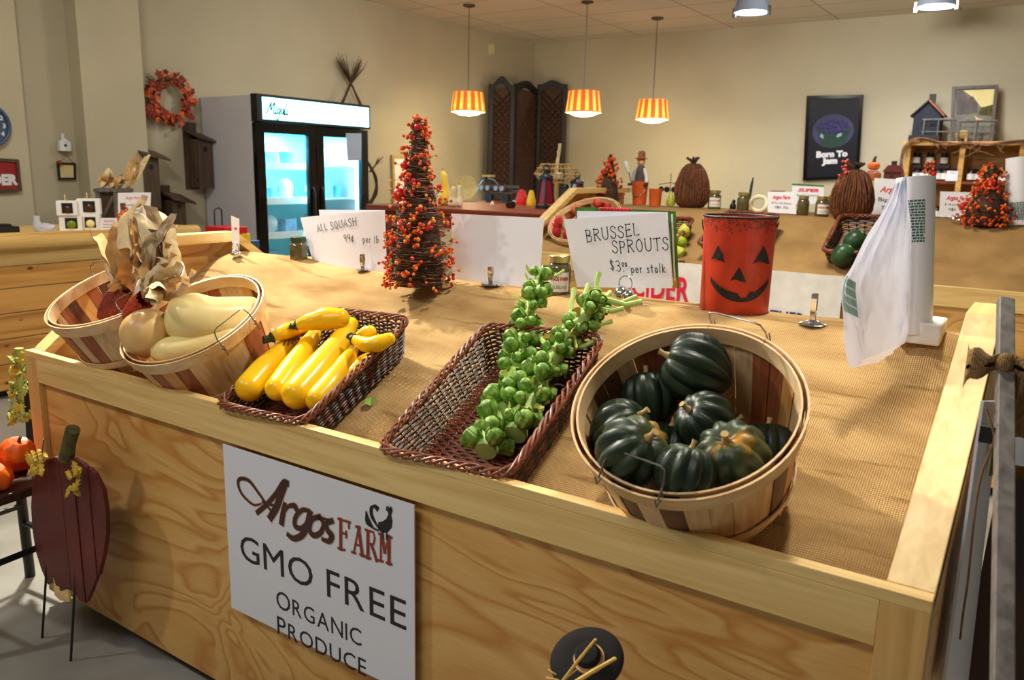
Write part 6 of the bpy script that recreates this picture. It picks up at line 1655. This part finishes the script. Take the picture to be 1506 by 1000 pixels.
# ------------------------------------------------------------------ red table near the corner and its wares
RZ = 1.085
fe = Z(700, 309, RZ); RY = fe.y
tx0, tx1 = Yp(538, 306, RY).x, Yp(836, 320, RY).x
t = thing('side_table', 'long red-brown wooden table near the corner, covered with toys and lanterns', 'table', loc=(tx0, RY, 0))
tw = tx1 - tx0
part('table_top', MB().box(0, tw, 0, 1.7, RZ - .045, RZ), 'redwood', t, False, .006); part('apron', MB().box(.05, tw - .05, .04, .06, RZ - .16, RZ - .045), 'redwood', t, False)
for x in (.06, tw - .13):
    for y in (.05, 1.57): part('leg', MB().box(x, x + .07, y, y + .07, 0, RZ - .045), 'redwood', t, False, .004)
def T(x, y):
    p = Z(x, y, RZ)
    if p.y > RY + 1.5: p = Yp(x, y, RY + 1.5); p.z = RZ
    return p
def gourd(label, x, yb, w, h, mat, lean=0):
    p = T(x, yb); p.y = max(p.y, RY + .1); s_ = mpp(p)
    t = thing('gourd', label, 'gourd', loc=p, group='gourds on the red table')
    Q = [(0, 0, 0), (0, 0, h*.12*s_), (0, 0, h*.35*s_), (lean*s_*.5, 0, h*.7*s_), (lean*s_, 0, h*s_)]
    part('body', MB().tube(catmull(Q, 5), [w*s_*q for q in (.05, .25, .38, .44, .46, .47, .47, .46, .44, .42, .38, .34, .31, .29, .28, .26, .25, .23, .2, .15, .04)], 16), mat, t)
    part('stem', MB().tube([(lean*s_, 0, h*s_*.98), (lean*s_*1.2, 0, h*s_*1.08)], 1.2*s_, 6), 'stem_tan', t)
gourd('tall bright yellow gourd behind the berry tree on the red table', 654, 302, 22, 50, 'gourd_yellow', -3)
gourd('pale white gourd next to the tall yellow one', 666, 304, 16, 30, 'gourd_white', 1)
gourd('slim cream gourd on the red table', 676, 304, 11, 32, 'gourd_white', -1)
p = T(684, 292) ; s_ = mpp(p); t = thing('woven_plate', 'round tan woven plate leaning behind the gourds', 'plate', M=frame(p + Vector((0, 0, 17.6*s_)), (.35, -.9, .25), (1, 0, 0)))
part('plate', MB().lathe([(0, .004), (12*s_, .004), (18*s_, .02), (18.6*s_, .018), (12*s_, -.004), (0, -.004)], 32), 'stem_tan', t)
p = T(724, 303); s_ = mpp(p); solo('small_gourd', MB().lathe([(0, 0), (3*s_, .4*s_), (3.4*s_, 3*s_), (1.6*s_, 6*s_), (0, 8*s_)], 16), 'gourd_white', 'tiny cream gourd lying alone on the red table', 'gourd', loc=p)
p = T(751, 306); s_ = mpp(p); t = thing('dark_bowl', 'small dark glazed bowl on the red table', 'bowl', loc=p); part('bowl', MB().lathe([(0, 0), (6*s_, 0), (8*s_, 5*s_), (7*s_, 10*s_), (6.4*s_, 9.6*s_), (7*s_, 5*s_), (0, 1*s_)], 24), 'jar_dark', t); part('knob', MB().ell((5*s_, 0, 9.5*s_), 2*s_, 8, 6), 'chrome', t)
p = T(738, 297); s_ = mpp(p)
t = thing('toy_wagon', 'dark rustic toy wagon with round buttons on the red table', 'toy', loc=p)
part('bed', MB().box(-24*s_, 24*s_, -.05, .08, 4*s_, 14*s_), 'twig_dark', t, False, .004); part('rail', MB().box(-30*s_, 36*s_, -.06, -.045, 21*s_, 25*s_), 'barnwood', t, False)
for x in (-16, 14): part('wheel', MB().tube([(x*s_, -.08, 6*s_), (x*s_, -.05, 6*s_)], 6.5*s_, 18), 'black', t)
for x in (-30, -19, -4, 7): part('button', MB().tube([(x*s_, -.075, 20*s_), (x*s_, -.06, 20*s_)], 3.4*s_, 14), 'bluegrey', t)
part('hoop_handle', MB().tube([(-46*s_ + 22*s_*(1 + math.cos(a)), 0, 8*s_ + 26*s_*math.sin(a)) for a in [k*math.pi/14 for k in range(15)]], .006, 6), 'wire', t)
part('seat', MB().box(-32*s_, -18*s_, -.04, .05, 36*s_, 39*s_), 'stem_tan', t, False); part('post', MB().box(-30*s_, -27*s_, -.02, .01, 14*s_, 36*s_), 'twig_dark', t, False); part('front_arm', MB().box(20*s_, 42*s_, -.03, .02, 15*s_, 18*s_), 'barnwood', t, False)
def gift(label, x, yb, w, h, mat):
    p = T(x, yb); s_ = mpp(p); t = thing('cloth_pouch', label, 'bag', loc=p, group='bright pouches on the red table')
    part('pouch', MB().lathe([(0, 0), (w*.5*s_, 0), (w*.52*s_, h*.3*s_), (w*.28*s_, h*.85*s_), (w*.16*s_, h*s_), (0, h*s_)], 18, lambda th, z: 1 + .06*math.sin(5*th)), mat, t); part('tie', MB().tube([(w*.2*s_*math.cos(a), w*.2*s_*math.sin(a), h*.9*s_) for a in [k*2*math.pi/12 for k in range(12)]], 1*s_, 5, True), mat, t)
gift('bright red pouch on the red table', 767, 301, 18, 22, 'red_bag'); gift('bright yellow pouch between the red one and the lantern', 781, 302, 13, 22, 'yellow_bag')
def lantern(label, x, yb, w, h):
    p = T(x, yb); p.y = max(p.y, RY + .06); s_ = mpp(p); a = w*.5*s_; b = w*.30*s_; H_ = h*s_
    t = thing('lantern', label, 'lantern', loc=p, rz=.5, group='black lanterns with magenta glass')
    part('base', MB().lathe([(0, 0), (a*1.1, 0), (a*1.1, H_*.06), (a, H_*.08), (0, H_*.08)], 4), 'black', t, False)
    for k in range(4):
        th = k*math.pi/2; u = Vector((math.cos(th), math.sin(th), 0)); part('corner_bar', MB().tube([u*a*.98 + Vector((0, 0, H_*.07)), u*b + Vector((0, 0, H_*.68))], a*.10, 6), 'black', t)
    part('glass', MB().lathe([(a*.86, H_*.10), (b*.9, H_*.66)], 4), 'magenta_glass', t, False); part('candle', MB().lathe([(a*.28, H_*.08), (a*.28, H_*.3), (0, H_*.3)], 12), 'yellow_bag', t)
    part('roof', MB().lathe([(b*1.35, H_*.66), (b*1.2, H_*.72), (b*.55, H_*.80), (b*.5, H_*.86), (0, H_*.87)], 4), 'black', t, False)
    for k in range(4): th = k*math.pi/2; part('corner_ball', MB().ell((b*1.2*math.cos(th), b*1.2*math.sin(th), H_*.74), b*.22, 8, 6), 'chrome', t)
    part('ring', MB().tube([(b*.5*math.cos(q), 0, H_*.92 + b*.5*math.sin(q)) for q in [k*2*math.pi/16 for k in range(16)]], b*.14, 6, True), 'black', t)
lantern('left black lantern with magenta glass on the red table', 802, 307, 27, 64); lantern('right black lantern with magenta glass, standing farther back', 848, 290, 25, 48)
p = T(833, 301); p.y = max(p.y, RY + .15); s_ = mpp(p); t = thing('dark_teapot', 'dark blue-grey pot between the two lanterns', 'pot', loc=p); part('body', MB().lathe([(0, 0), (9*s_, 0), (12*s_, 8*s_), (10*s_, 20*s_), (4*s_, 26*s_), (0, 27*s_)], 22), 'navy_wood', t); part('knob', MB().ell((0, 0, 28*s_), 2.6*s_, 10, 8), 'navy_wood', t)
p = T(818, 294); s_ = mpp(p)
t = thing('wicker_stand', 'pale wicker tray on a stand with a straw bundle, behind the lanterns', 'stand', loc=p)
part('post', MB().lathe([(0, 0), (8*s_, 0), (3.4*s_, 4*s_), (3.4*s_, 34*s_), (0, 34*s_)], 14), 'stem_tan', t)
m = MB()
for z, w_ in ((32, 26), (38, 32), (44, 38), (52, 33), (58, 27)): m.tube([(w_*s_*math.cos(a), w_*.45*s_*math.sin(a), z*s_) for a in [k*2*math.pi/28 for k in range(28)]], 1.0*s_, 5, True)
for k in range(28):
    a = k*2*math.pi/28; m.tube([(w_*s_*math.cos(a), w_*.45*s_*math.sin(a), z*s_) for z, w_ in ((32, 26), (44, 38), (58, 27))], .6*s_, 4)
part('wicker_tray', m, 'stem_tan', t); m = MB(); rd = random.Random(2)
for k in range(16): m.tube([(rd.uniform(-3, 3)*s_ - 2*s_, 0, 36*s_), (rd.uniform(-2, 2)*s_, 0, 62*s_), (rd.uniform(-3, 5)*s_ + 2*s_, 0, rd.uniform(76, 88)*s_)], 1.0*s_, 4)
part('straw_bundle', m, 'husk_pale', t); part('white_bow', MB().ell((9*s_, -10*s_, 42*s_), (8*s_, 4*s_, 5*s_), 12, 8), 'cloth_white', t)
# framed white board and dark cabinet behind the berry tree
sh = Sheet(*[Xp(x, y, XL + .02) for x, y in ((576, 228), (634, 228), (634, 305), (578, 305))])
framed('picture_frame', 'plain white framed board on the left wall behind the tall berry tree', sh, 'stem_tan', 'card', 'picture', .05, .025)
p = Z(560, 304, 1.02); q0, q1 = Xp(542, 304, -6.0), Xp(592, 300, -6.0)
t = thing('dark_cabinet', 'low dark cabinet against the wall right of the fridge', 'cabinet', loc=(-6.3, q0.y, 0))
part('carcass', MB().box(0, .3, 0, q1.y - q0.y, .0, q0.z), 'black', t, False, .004); part('door', MB().box(.3, .312, .03, q1.y - q0.y - .03, .06, q0.z - .05), 'darkwood', t, False); part('knob', MB().ell((.32, .09, .6), .014, 10, 8), 'wire', t)
p = Xp(583, 326, -4.9); s_ = mpp(p)
t = thing('orange_basket', 'rusty orange round basket behind the squash price sign', 'basket', loc=(p.x, p.y, 0)); part('bowl', MB().lathe([(0, p.z - 34*s_), (12*s_, p.z - 34*s_), (17*s_, p.z - 14*s_), (15*s_, p.z + 2*s_), (14*s_, p.z)], 22), 'rust_metal', t); part('stand', MB().lathe([(0, 0), (12*s_, 0), (8*s_, .03), (8*s_, p.z - 33*s_), (0, p.z - 33*s_)], 16), 'darkwood', t)

# ------------------------------------------------------------------ folding screen in the corner
def screen():
    c = Vector((XL + .3, YB - .5, 0)); t = thing('folding_screen', 'dark three-panel folding screen with lattice and curved tops in the corner', 'screen', loc=c)
    cols = [(719, 757, 112, 124), (757, 791, 119, 127), (791, 835, 118, 124)]
    A = [Xp(719, 120, XL + .12), Xp(757, 120, XL + .34), Xp(791, 120, XL + .22), Yp(835, 122, YB - .12)]
    for i, (x0, x1, yt, ye) in enumerate(cols):
        a, b = A[i] - c, A[i+1] - c; a.z = b.z = 0; d = b - a; L = d.length; hx = Yp((x0+x1)/2, yt, (A[i].y+A[i+1].y)/2).z; he = Yp((x0+x1)/2, ye, (A[i].y+A[i+1].y)/2).z
        M = frame(a, (0, 0, 1), d); M = frame(a, d.cross(Vector((0, 0, 1))).normalized(), d)   # x along panel, y up? build in panel plane
        M = Matrix.Identity(4)
        ux = d.normalized(); uy = Vector((0, 0, 1)); uz = ux.cross(uy)
        for r in range(3): M[r][0] = ux[r]; M[r][1] = uy[r]; M[r][2] = uz[r]; M[r][3] = a[r]
        pn = link('panel', None, t); pn.matrix_local = M
        part('stile', MB().box(0, .055, .02, he, -.015, .015), 'black', pn, False); part('stile', MB().box(L - .055, L, .02, he, -.015, .015), 'black', pn, False)
        part('rail', MB().box(.055, L - .055, .05, .12, -.015, .015), 'black', pn, False)
        m = MB(); n = 14; lo = [(.055 + (L - .11)*k/n, he - .09 + (hx - he)*math.sin(math.pi*k/n)**1.3) for k in range(n+1)]; hi = [(x, y + .09 - .0) for x, y in lo]
        m.prism([(x, y) for x, y in lo] + [(x, y) for x, y in reversed(hi)], -.015, .015); part('arched_rail', m, 'black', pn, False)
        m = MB(); st = .085
        for sg in (1, -1):
            k = -30
            while k < 60:
                # diagonal lath clipped to the opening
                p0, p1 = (.055, k*st), (L - .055, k*st + sg*(L - .11))
                if min(p0[1], p1[1]) > .1 and max(p0[1], p1[1]) < he - .03: m.tube([(p0[0], p0[1], .004*sg), (p1[0], p1[1], .004*sg)], .013, 4)
                k += 1
        part('lattice', m, 'darkwood', pn, False); part('backing', MB().box(.05, L - .05, .1, he - .05, -.012, -.008), 'twig_dark', pn, False)
screen()

# ------------------------------------------------------------------ pendants and ceiling spots
def pendant(label, cxp, cyp, sxc, s_top, s_bot, w_top, w_bot):
    c = Z(cxp, cyp, ZC); u = mpp(c); t = thing('pendant_lamp', label, 'lamp', loc=c, group='pendant lamps with striped shades')
    zt = Yp(sxc, s_top, c.y).z - ZC; zb = Yp(sxc, s_bot, c.y).z - ZC; rt, rb = w_top/2*u, w_bot/2*u
    part('canopy', MB().lathe([(0, 0), (9*u, 0), (9*u, -2*u), (3*u, -4*u), (0, -4*u)], 20), 'barnwood', t)
    part('cord', MB().tube([(0, 0, 0), (0, 0, zt)], .006, 6), 'wire', t)
    ob = link('shade', None, t); ob.location = (0, 0, zb)
    me = MB().lathe([(rb, 0), (rb*.99, .012), (rt, zt - zb), (rt*.2, zt - zb + .004)], 48).mesh('shade', 'lampshade')
    bpy.data.objects.remove(ob); ob = link('shade', me, t); ob.location = (0, 0, zb)
    part('lower_ring', MB().tube([(rb*math.cos(a), rb*math.sin(a), zb) for a in [k*2*math.pi/40 for k in range(40)]], .008, 6, True), 'pine', t)
    part('diffuser', MB().lathe([(0, zb - .045), (rb*.5, zb - .036), (rb*.96, zb + .002)], 32), 'bulb_warm', t)
    part('clip', MB().ell((rb*.5, -rb*.5, zb - .02), (.03, .03, .02), 10, 8), 'signwhite', t)
    l = lamp('POINT', 'pendant_light', (c.x, c.y, ZC + zb - .06), 26, (1, .82, .5), None, .12)
pendant('left pendant lamp with an orange and yellow striped shade', 690, 7, 689, 136, 164, 44, 52)
pendant('middle pendant lamp with an orange and yellow striped shade', 864, 2, 862, 134, 165, 46, 54)
pendant('right pendant lamp with an orange and yellow striped shade, hanging lowest', 967, 26, 963, 147, 175, 42, 50)
for lab, x, y in (('bright track spotlight on the ceiling above the right wall poster', 1107, -6), ('bright track spotlight at the top edge, above the jam shelf', 1380, -16)):
    c = Z(x, y, ZC); u = mpp(c)
    t = thing('ceiling_spotlight', lab, 'lamp', loc=c, group='ceiling spotlights')
    part('housing', MB().lathe([(0, 0), (.14, 0), (.16, -.10), (.17, -.155), (.165, -.155), (.15, -.10), (0, -.09)], 28), 'bluegrey', t)
    part('lamp_face', MB().lathe([(0, -.145), (.10, -.14), (.12, -.12)], 24), 'bulb', t)
    for k in range(2): a = k*math.pi; part('side_clip', MB().box(math.cos(a)*.17 - .015, math.cos(a)*.17 + .015, -.02, .02, -.19, -.10), 'wire', t, False)
    lamp('SPOT', 'spot_light', (c.x, c.y, ZC - .2), 70, (.95, .96, 1), (c.x, c.y - .3, 0), .08, 150, .7)

# ------------------------------------------------------------------ poster, jam shelf and the things around it
sh = sheet_y((1187, 141), (1270, 139.5), (1263, 262), (1181, 266), YB - .03)
def blueb(m, w, h):
    rd = random.Random(1)
    for k in range(70):
        a = rd.uniform(0, 6.28); q = rd.random()**.5; m.ell((w*(.50 + .28*q*math.cos(a)), h*(.64 + .085*q*math.sin(a)), .0), (w*.035, h*.022, .004), 7, 5)
framed('framed_poster', 'black framed poster of blueberries in a green carton, reading Born To Jam', sh, 'black_gloss', 'posterink', 'poster', .055, .03,
       extra=(('glow', 'glowhaze', lambda m, w, h: [m.prism([(w*(.5 + .37*math.cos(a)), h*(.58 + .20*math.sin(a))) for a in [k*math.pi/20 for k in range(40)]], 0, .0005)]),
              ('carton', 'carton_green', lambda m, w, h: m.prism([(w*.20, h*.62), (w*.50, h*.55), (w*.82, h*.62), (w*.72, h*.42), (w*.48, h*.38), (w*.30, h*.42)], .0006, .0012)),
              ('blueberries', 'blueberry', blueb),
              ('carton_hole', 'bluegrey', lambda m, w, h: m.prism([(w*.27, h*.52), (w*.33, h*.49), (w*.34, h*.53), (w*.29, h*.56)], .0013, .0018)),
              ('carton_hole', 'bluegrey', lambda m, w, h: m.prism([(w*.57, h*.50), (w*.66, h*.52), (w*.66, h*.56), (w*.58, h*.54)], .0013, .0018)),
              ('title_lettering', 'signwhite', lambda m, w, h: (m.text('Born To', h*.095, w*.50, h*.275, .002, bold=.006, width=w*.56), m.text('Jam', h*.095, w*.48, h*.195, .002, bold=.006, width=w*.28)))))
SY = 9.45
def SP(x, y, Y=SY): return Yp(x, y, Y)
s0, s1 = SP(1331, 208), SP(1540, 213); sb0 = .78; stop = SP(1400, 208).z; sx0 = SP(1328, 260).x; sx1 = sx0 + 1.75; s_ = mpp(s0)
t = thing('jam_shelf', 'pine shelf unit with rows of jam jars against the right wall', 'shelf', loc=(sx0, SY, 0))
Ws = sx1 - sx0; md = SP(1412, 250).x - sx0; z1 = SP(1400, 266).z; z2 = SP(1400, 322).z; md2 = SP(1500, 250).x - sx0
for x in (0, Ws - .045): part('side_board', MB().box(x, x + .045, 0, .36, 0, stop - .04), 'shelfwood', t, False, .003)
part('divider', MB().box(md - .025, md + .025, 0, .36, .03, stop - .04), 'shelfwood', t, False, .003); part('divider', MB().box(md2 - .025, md2 + .025, 0, .36, .03, stop - .04), 'shelfwood', t, False, .003)
part('top_board', MB().box(-.03, Ws + .03, -.02, .38, stop - .04, stop), 'shelfwood', t, False, .003)
for z in (z1, z2, .4): part('shelf_board', MB().box(.045, Ws - .045, .01, .36, z - .03, z), 'redwood', t, False)
part('back_board', MB().box(.045, Ws - .045, .36, .375, 0, stop - .04), 'shelfwood', t, False)
def jam(label, x, z, Y, w, h, group): p = Vector((x, Y, z)); jar(label, p, w, h, 'jar_dark', 'jar_dark', tape=2.3, group=group, n=14, lines=False)
G = 'dark jam jars on the pine shelf'
for px_, side in ((1376, ''),): pass
jx = [(1377, 'first'), (1388, 'second'), (1394, 'third')]
for i, x in enumerate((1346, 1356, 1367, 1378, 1388, 1400)): jam(f"jam jar in the front row of the left bay, {('leftmost', 'second', 'third', 'fourth', 'fifth', 'sixth')[i]} from the left", SP(x, 262).x, z1, SY + .07, .082, .125, G)
for i, x in enumerate((1346, 1366, 1387)):
    solo('jar_riser', MB().box(-.06, .06, -.05, .05, 0, .16), 'darkwood', f"dark wooden block under the {('left', 'middle', 'right')[i]} raised jam jar", 'block', loc=(SP(x, 250, SY + .24).x, SY + .24, z1), group='risers behind the front jars', smooth=False)
    jam(f"{('left', 'middle', 'right')[i]} raised jam jar at the back of the shelf", SP(x, 250, SY + .24).x, z1 + .161, SY + .24, .082, .125, G)
for i, x in enumerate((1427, 1439, 1452, 1465, 1478, 1490)): jam(f"jam jar in the upper right bay, {('leftmost', 'second', 'third', 'fourth', 'fifth', 'sixth')[i]} from the divider", SP(x, 262).x, z1, SY + .07, .082, .125, G)
for i, x in enumerate((1376, 1388, 1400)): jam(f"jam jar in the lower left bay, {('left', 'middle', 'right')[i]} of three", SP(x, 310).x, z2, SY + .07, .082, .125, G)
for i, x in enumerate((1424, 1436, 1470, 1482)): jam(f"jam jar in the lower right bay, {('leftmost', 'second', 'third', 'fourth')[i]} from the divider", SP(x, 310).x, z2, SY + .07, .082, .125, G)
for lab, px4 in (('small white price card among the jars in the left bay', ((1393, 251), (1409.5, 251.5), (1408, 266), (1390, 266))), ('small white price card among the jars in the right bay', ((1485, 258), (1500, 258), (1499, 268), (1480, 268)))):
    card('price_card', lab, 'sign', sheet_y(*px4, SY - .005, .0), 'paper', th=.002, ink=(('card_title', 'ink_red', lambda m, w, h: m.text('Argos', h*.2, w*.55, h*.75, width=w*.5)),))
# twig vine along the top of the shelf
c = SP(1335, 215, SY - .02); t = thing('grapevine_garland', 'twisted grapevine garland along the top and left side of the jam shelf', 'garland', loc=c); m = MB(); rd = random.Random(4)
for k in range(7):
    pts = [SP(x + rd.uniform(-2, 2), y + rd.uniform(-2.5, 2.5), SY - .04 - rd.uniform(0, .04)) - c for x, y in ((1330, 262), (1325, 244), (1329, 222), (1342, 206), (1362, 205), (1390, 211), (1420, 210), (1450, 213), (1480, 210), (1506, 207), (1530, 207))]
    m.tube(catmull(pts, 5), .007, 5)
for k in range(14):
    a = SP(rd.uniform(1345, 1500), 210, SY - .06) - c; m.tube([a, a + Vector((rd.uniform(-.08, .08), -.03, rd.uniform(-.1, .02))), a + Vector((rd.uniform(-.16, .16), -.02, rd.uniform(-.15, 0)))], .004, 4)
part('vines', m, 'twig', t)
# birdhouse, wire racks, landscape picture on the shelf top
p = SP(1362, 206, SY + .18); p.z = stop; u = mpp(p)
t = thing('bird_house', 'dark blue birdhouse with a rusty tin roof on top of the jam shelf', 'birdhouse', loc=p)
w, h = 18*u, 38*u
part('body', MB().prism([(-w, 0), (w, 0), (w, h), (0, h + 20*u), (-w, h)], -.0, .0001) if False else MB().box(-w, w, -.10, .10, 0, h), 'navy_wood', t, False)
m = MB(); m.add([(-w, -.1, h), (w, -.1, h), (0, -.1, h + 17*u), (-w, .1, h), (w, .1, h), (0, .1, h + 17*u)], [(0, 1, 2), (5, 4, 3), (0, 3, 4, 1)]); part('gable', m, 'navy_wood', t, False)
for sg in (-1, 1):
    m = MB(); a = Vector((sg*w*1.22, 0, h - 3*u)); b = Vector((0, 0, h + 19*u)); m.add([(a.x, -.13, a.z), (b.x, -.13, b.z), (b.x, .13, b.z), (a.x, .13, a.z), (a.x, -.13, a.z + .02), (b.x, -.13, b.z + .02), (b.x, .13, b.z + .02), (a.x, .13, a.z + .02)], [(0, 1, 2, 3), (7, 6, 5, 4), (0, 4, 5, 1), (3, 2, 6, 7), (0, 3, 7, 4), (1, 5, 6, 2)]); part('roof_panel', m, 'rust_metal' if sg > 0 else 'black', t, False)
part('chimney', MB().box(-2*u, 6*u, -.03, .03, h + 14*u, h + 30*u), 'black', t, False); part('entrance_hole', MB().tube([(0, -.102, h*.62), (0, -.096, h*.62)], 5*u, 16), 'black', t); part('perch_ledge', MB().box(-w*1.15, w*1.1, -.16, -.1, 0, 9*u), 'black', t, False)
sh = Sheet(SP(1400.5, 128, SY + .34), SP(1469, 125, SY + .34), SP(1459, 209, SY + .26), SP(1397, 206, SY + .26))
framed('landscape_picture', 'wood framed landscape picture leaning on the wall above the jam shelf', sh, 'barnwood', 'pic_ground', 'picture', .075, .03,
       extra=(('sky', 'sky_cream', lambda m, w, h: m.prism([(w*.24, h*.93), (w*.92, h*.93), (w*.92, h*.62), (w*.66, h*.62), (w*.50, h*.78)], 0, .0006)), ('trees', 'pic_dark', lambda m, w, h: m.prism([(w*.09, h*.92), (w*.26, h*.92), (w*.36, h*.76), (w*.46, h*.82), (w*.58, h*.70), (w*.60, h*.52), (w*.12, h*.48)], .0008, .0014)),
              ('hillside', 'moss', lambda m, w, h: m.prism([(w*.66, h*.60), (w*.92, h*.66), (w*.92, h*.46), (w*.62, h*.48)], .0015, .002)), ('figure', 'skin_tan', lambda m, w, h: m.prism([(w*.55, h*.46), (w*.62, h*.42), (w*.74, h*.40), (w*.70, h*.36), (w*.58, h*.38)], .002, .0026))))
for lab, x0, x1, y0, y1 in (('grey wire rack in front of the birdhouse on the shelf top', 1353, 1402, 176, 206), ('grey wire rack in front of the landscape picture', 1404, 1462, 178, 207)):
    a, b = SP(x0, y1, SY + .04), SP(x1, y1, SY + .04); hh = SP(x0, y0, SY + .04).z - stop; L = b.x - a.x
    t = thing('wire_rack', lab, 'rack', loc=(a.x, SY + .04, stop), group='wire racks on the jam shelf')
    for y in (0, .12): part('top_bar', MB().tube([(0, y, hh), (L, y, hh)], .010, 6), 'greywood', t); part('lower_bar', MB().tube([(0, y, hh*.45), (L, y, hh*.45)], .006, 6), 'greywood', t)
    for x in (.02, L*.5, L - .02):
        for y in (0, .12): part('post', MB().tube([(x, y, 0), (x, y, hh)], .008, 6), 'greywood', t)
p = SP(1413, 206, SY + .02); p.z = stop; u = mpp(p); t = thing('wooden_pig', 'small tan wooden animal figure in the wire rack', 'figurine', loc=(p.x, SY + .08, stop)); part('body', MB().ell((0, 0, 11*u), (9*u, 3*u, 6*u), 16, 10), 'stem_tan', t)
for x in (-6, 6): part('leg', MB().tube([(x*u, 0, 0), (x*u, 0, 9*u)], 1.8*u, 8), 'stem_tan', t)
# carved pumpkin stack and red barn left of the shelf, on a stand
def stand_top(x, y, Y): return Yp(x, y, Y)
a = Yp(1266, 268, 8.6); b = Yp(1328, 264, 8.6); zt_ = (a.z + b.z)/2
t = thing('display_table', 'plain wooden table behind the second bin carrying pumpkin and barn figures', 'table', loc=(a.x - .1, 8.5, 0)); Lt = b.x - a.x + .2
part('table_top', MB().box(0, Lt, 0, .5, zt_ - .04, zt_), 'shelfwood', t, False, .004)
for x in (.03, Lt - .09):
    for y in (.03, .41): part('leg', MB().box(x, x + .06, y, y + .06, 0, zt_ - .04), 'shelfwood', t, False)
p = Yp(1283, 262, 8.62); u = mpp(p); p.z = zt_
t = thing('pumpkin_stack', 'stack of carved orange pumpkins on the table left of the jam shelf', 'decoration', loc=p)
pf = lambda r: [(0, .5*r), (.55*r, .62*r), (.92*r, .35*r), (r, 0), (.88*r, -.42*r), (.5*r, -.62*r), (0, -.6*r)]
for z, r in ((7, 12), (21, 9)): part('pumpkin', (lambda m: (setattr(m, 'T', Matrix.Translation((0, 0, z*u))), m.lathe(pf(r*u), 32, lambda th, q: 1 - .07*abs(math.cos(4*th))))[1])(MB()), 'rust_metal' if z < 10 else 'orange_pot', t)
part('stem', MB().tube([(0, 0, 26*u), (0, 0, 31*u), (2*u, 0, 35*u)], [3*u, 2*u, 1.6*u], 8), 'twig_dark', t)
p = Yp(1311, 262, 8.62); u = mpp(p); p.z = zt_
t = thing('barn_birdhouse', 'dark red barn shaped birdhouse beside the pumpkin stack', 'birdhouse', loc=p); part('body', MB().box(-11*u, 11*u, 0, .14, 0, 14*u), 'maroon_board', t, False)
m = MB(); m.add([(-13*u, -.02, 13*u), (13*u, -.02, 13*u), (6*u, -.02, 23*u), (-6*u, -.02, 23*u), (-13*u, .16, 13*u), (13*u, .16, 13*u), (6*u, .16, 23*u), (-6*u, .16, 23*u)], [(0, 1, 2, 3), (7, 6, 5, 4), (0, 4, 5, 1), (1, 5, 6, 2), (2, 6, 7, 3), (3, 7, 4, 0)]); part('roof', m, 'maroon_board', t, False); part('cupola', MB().box(-3*u, 3*u, .03, .09, 23*u, 29*u), 'black', t, False); part('entrance_hole', MB().tube([(0, -.004, 7*u), (0, .002, 7*u)], 3*u, 12), 'black', t)
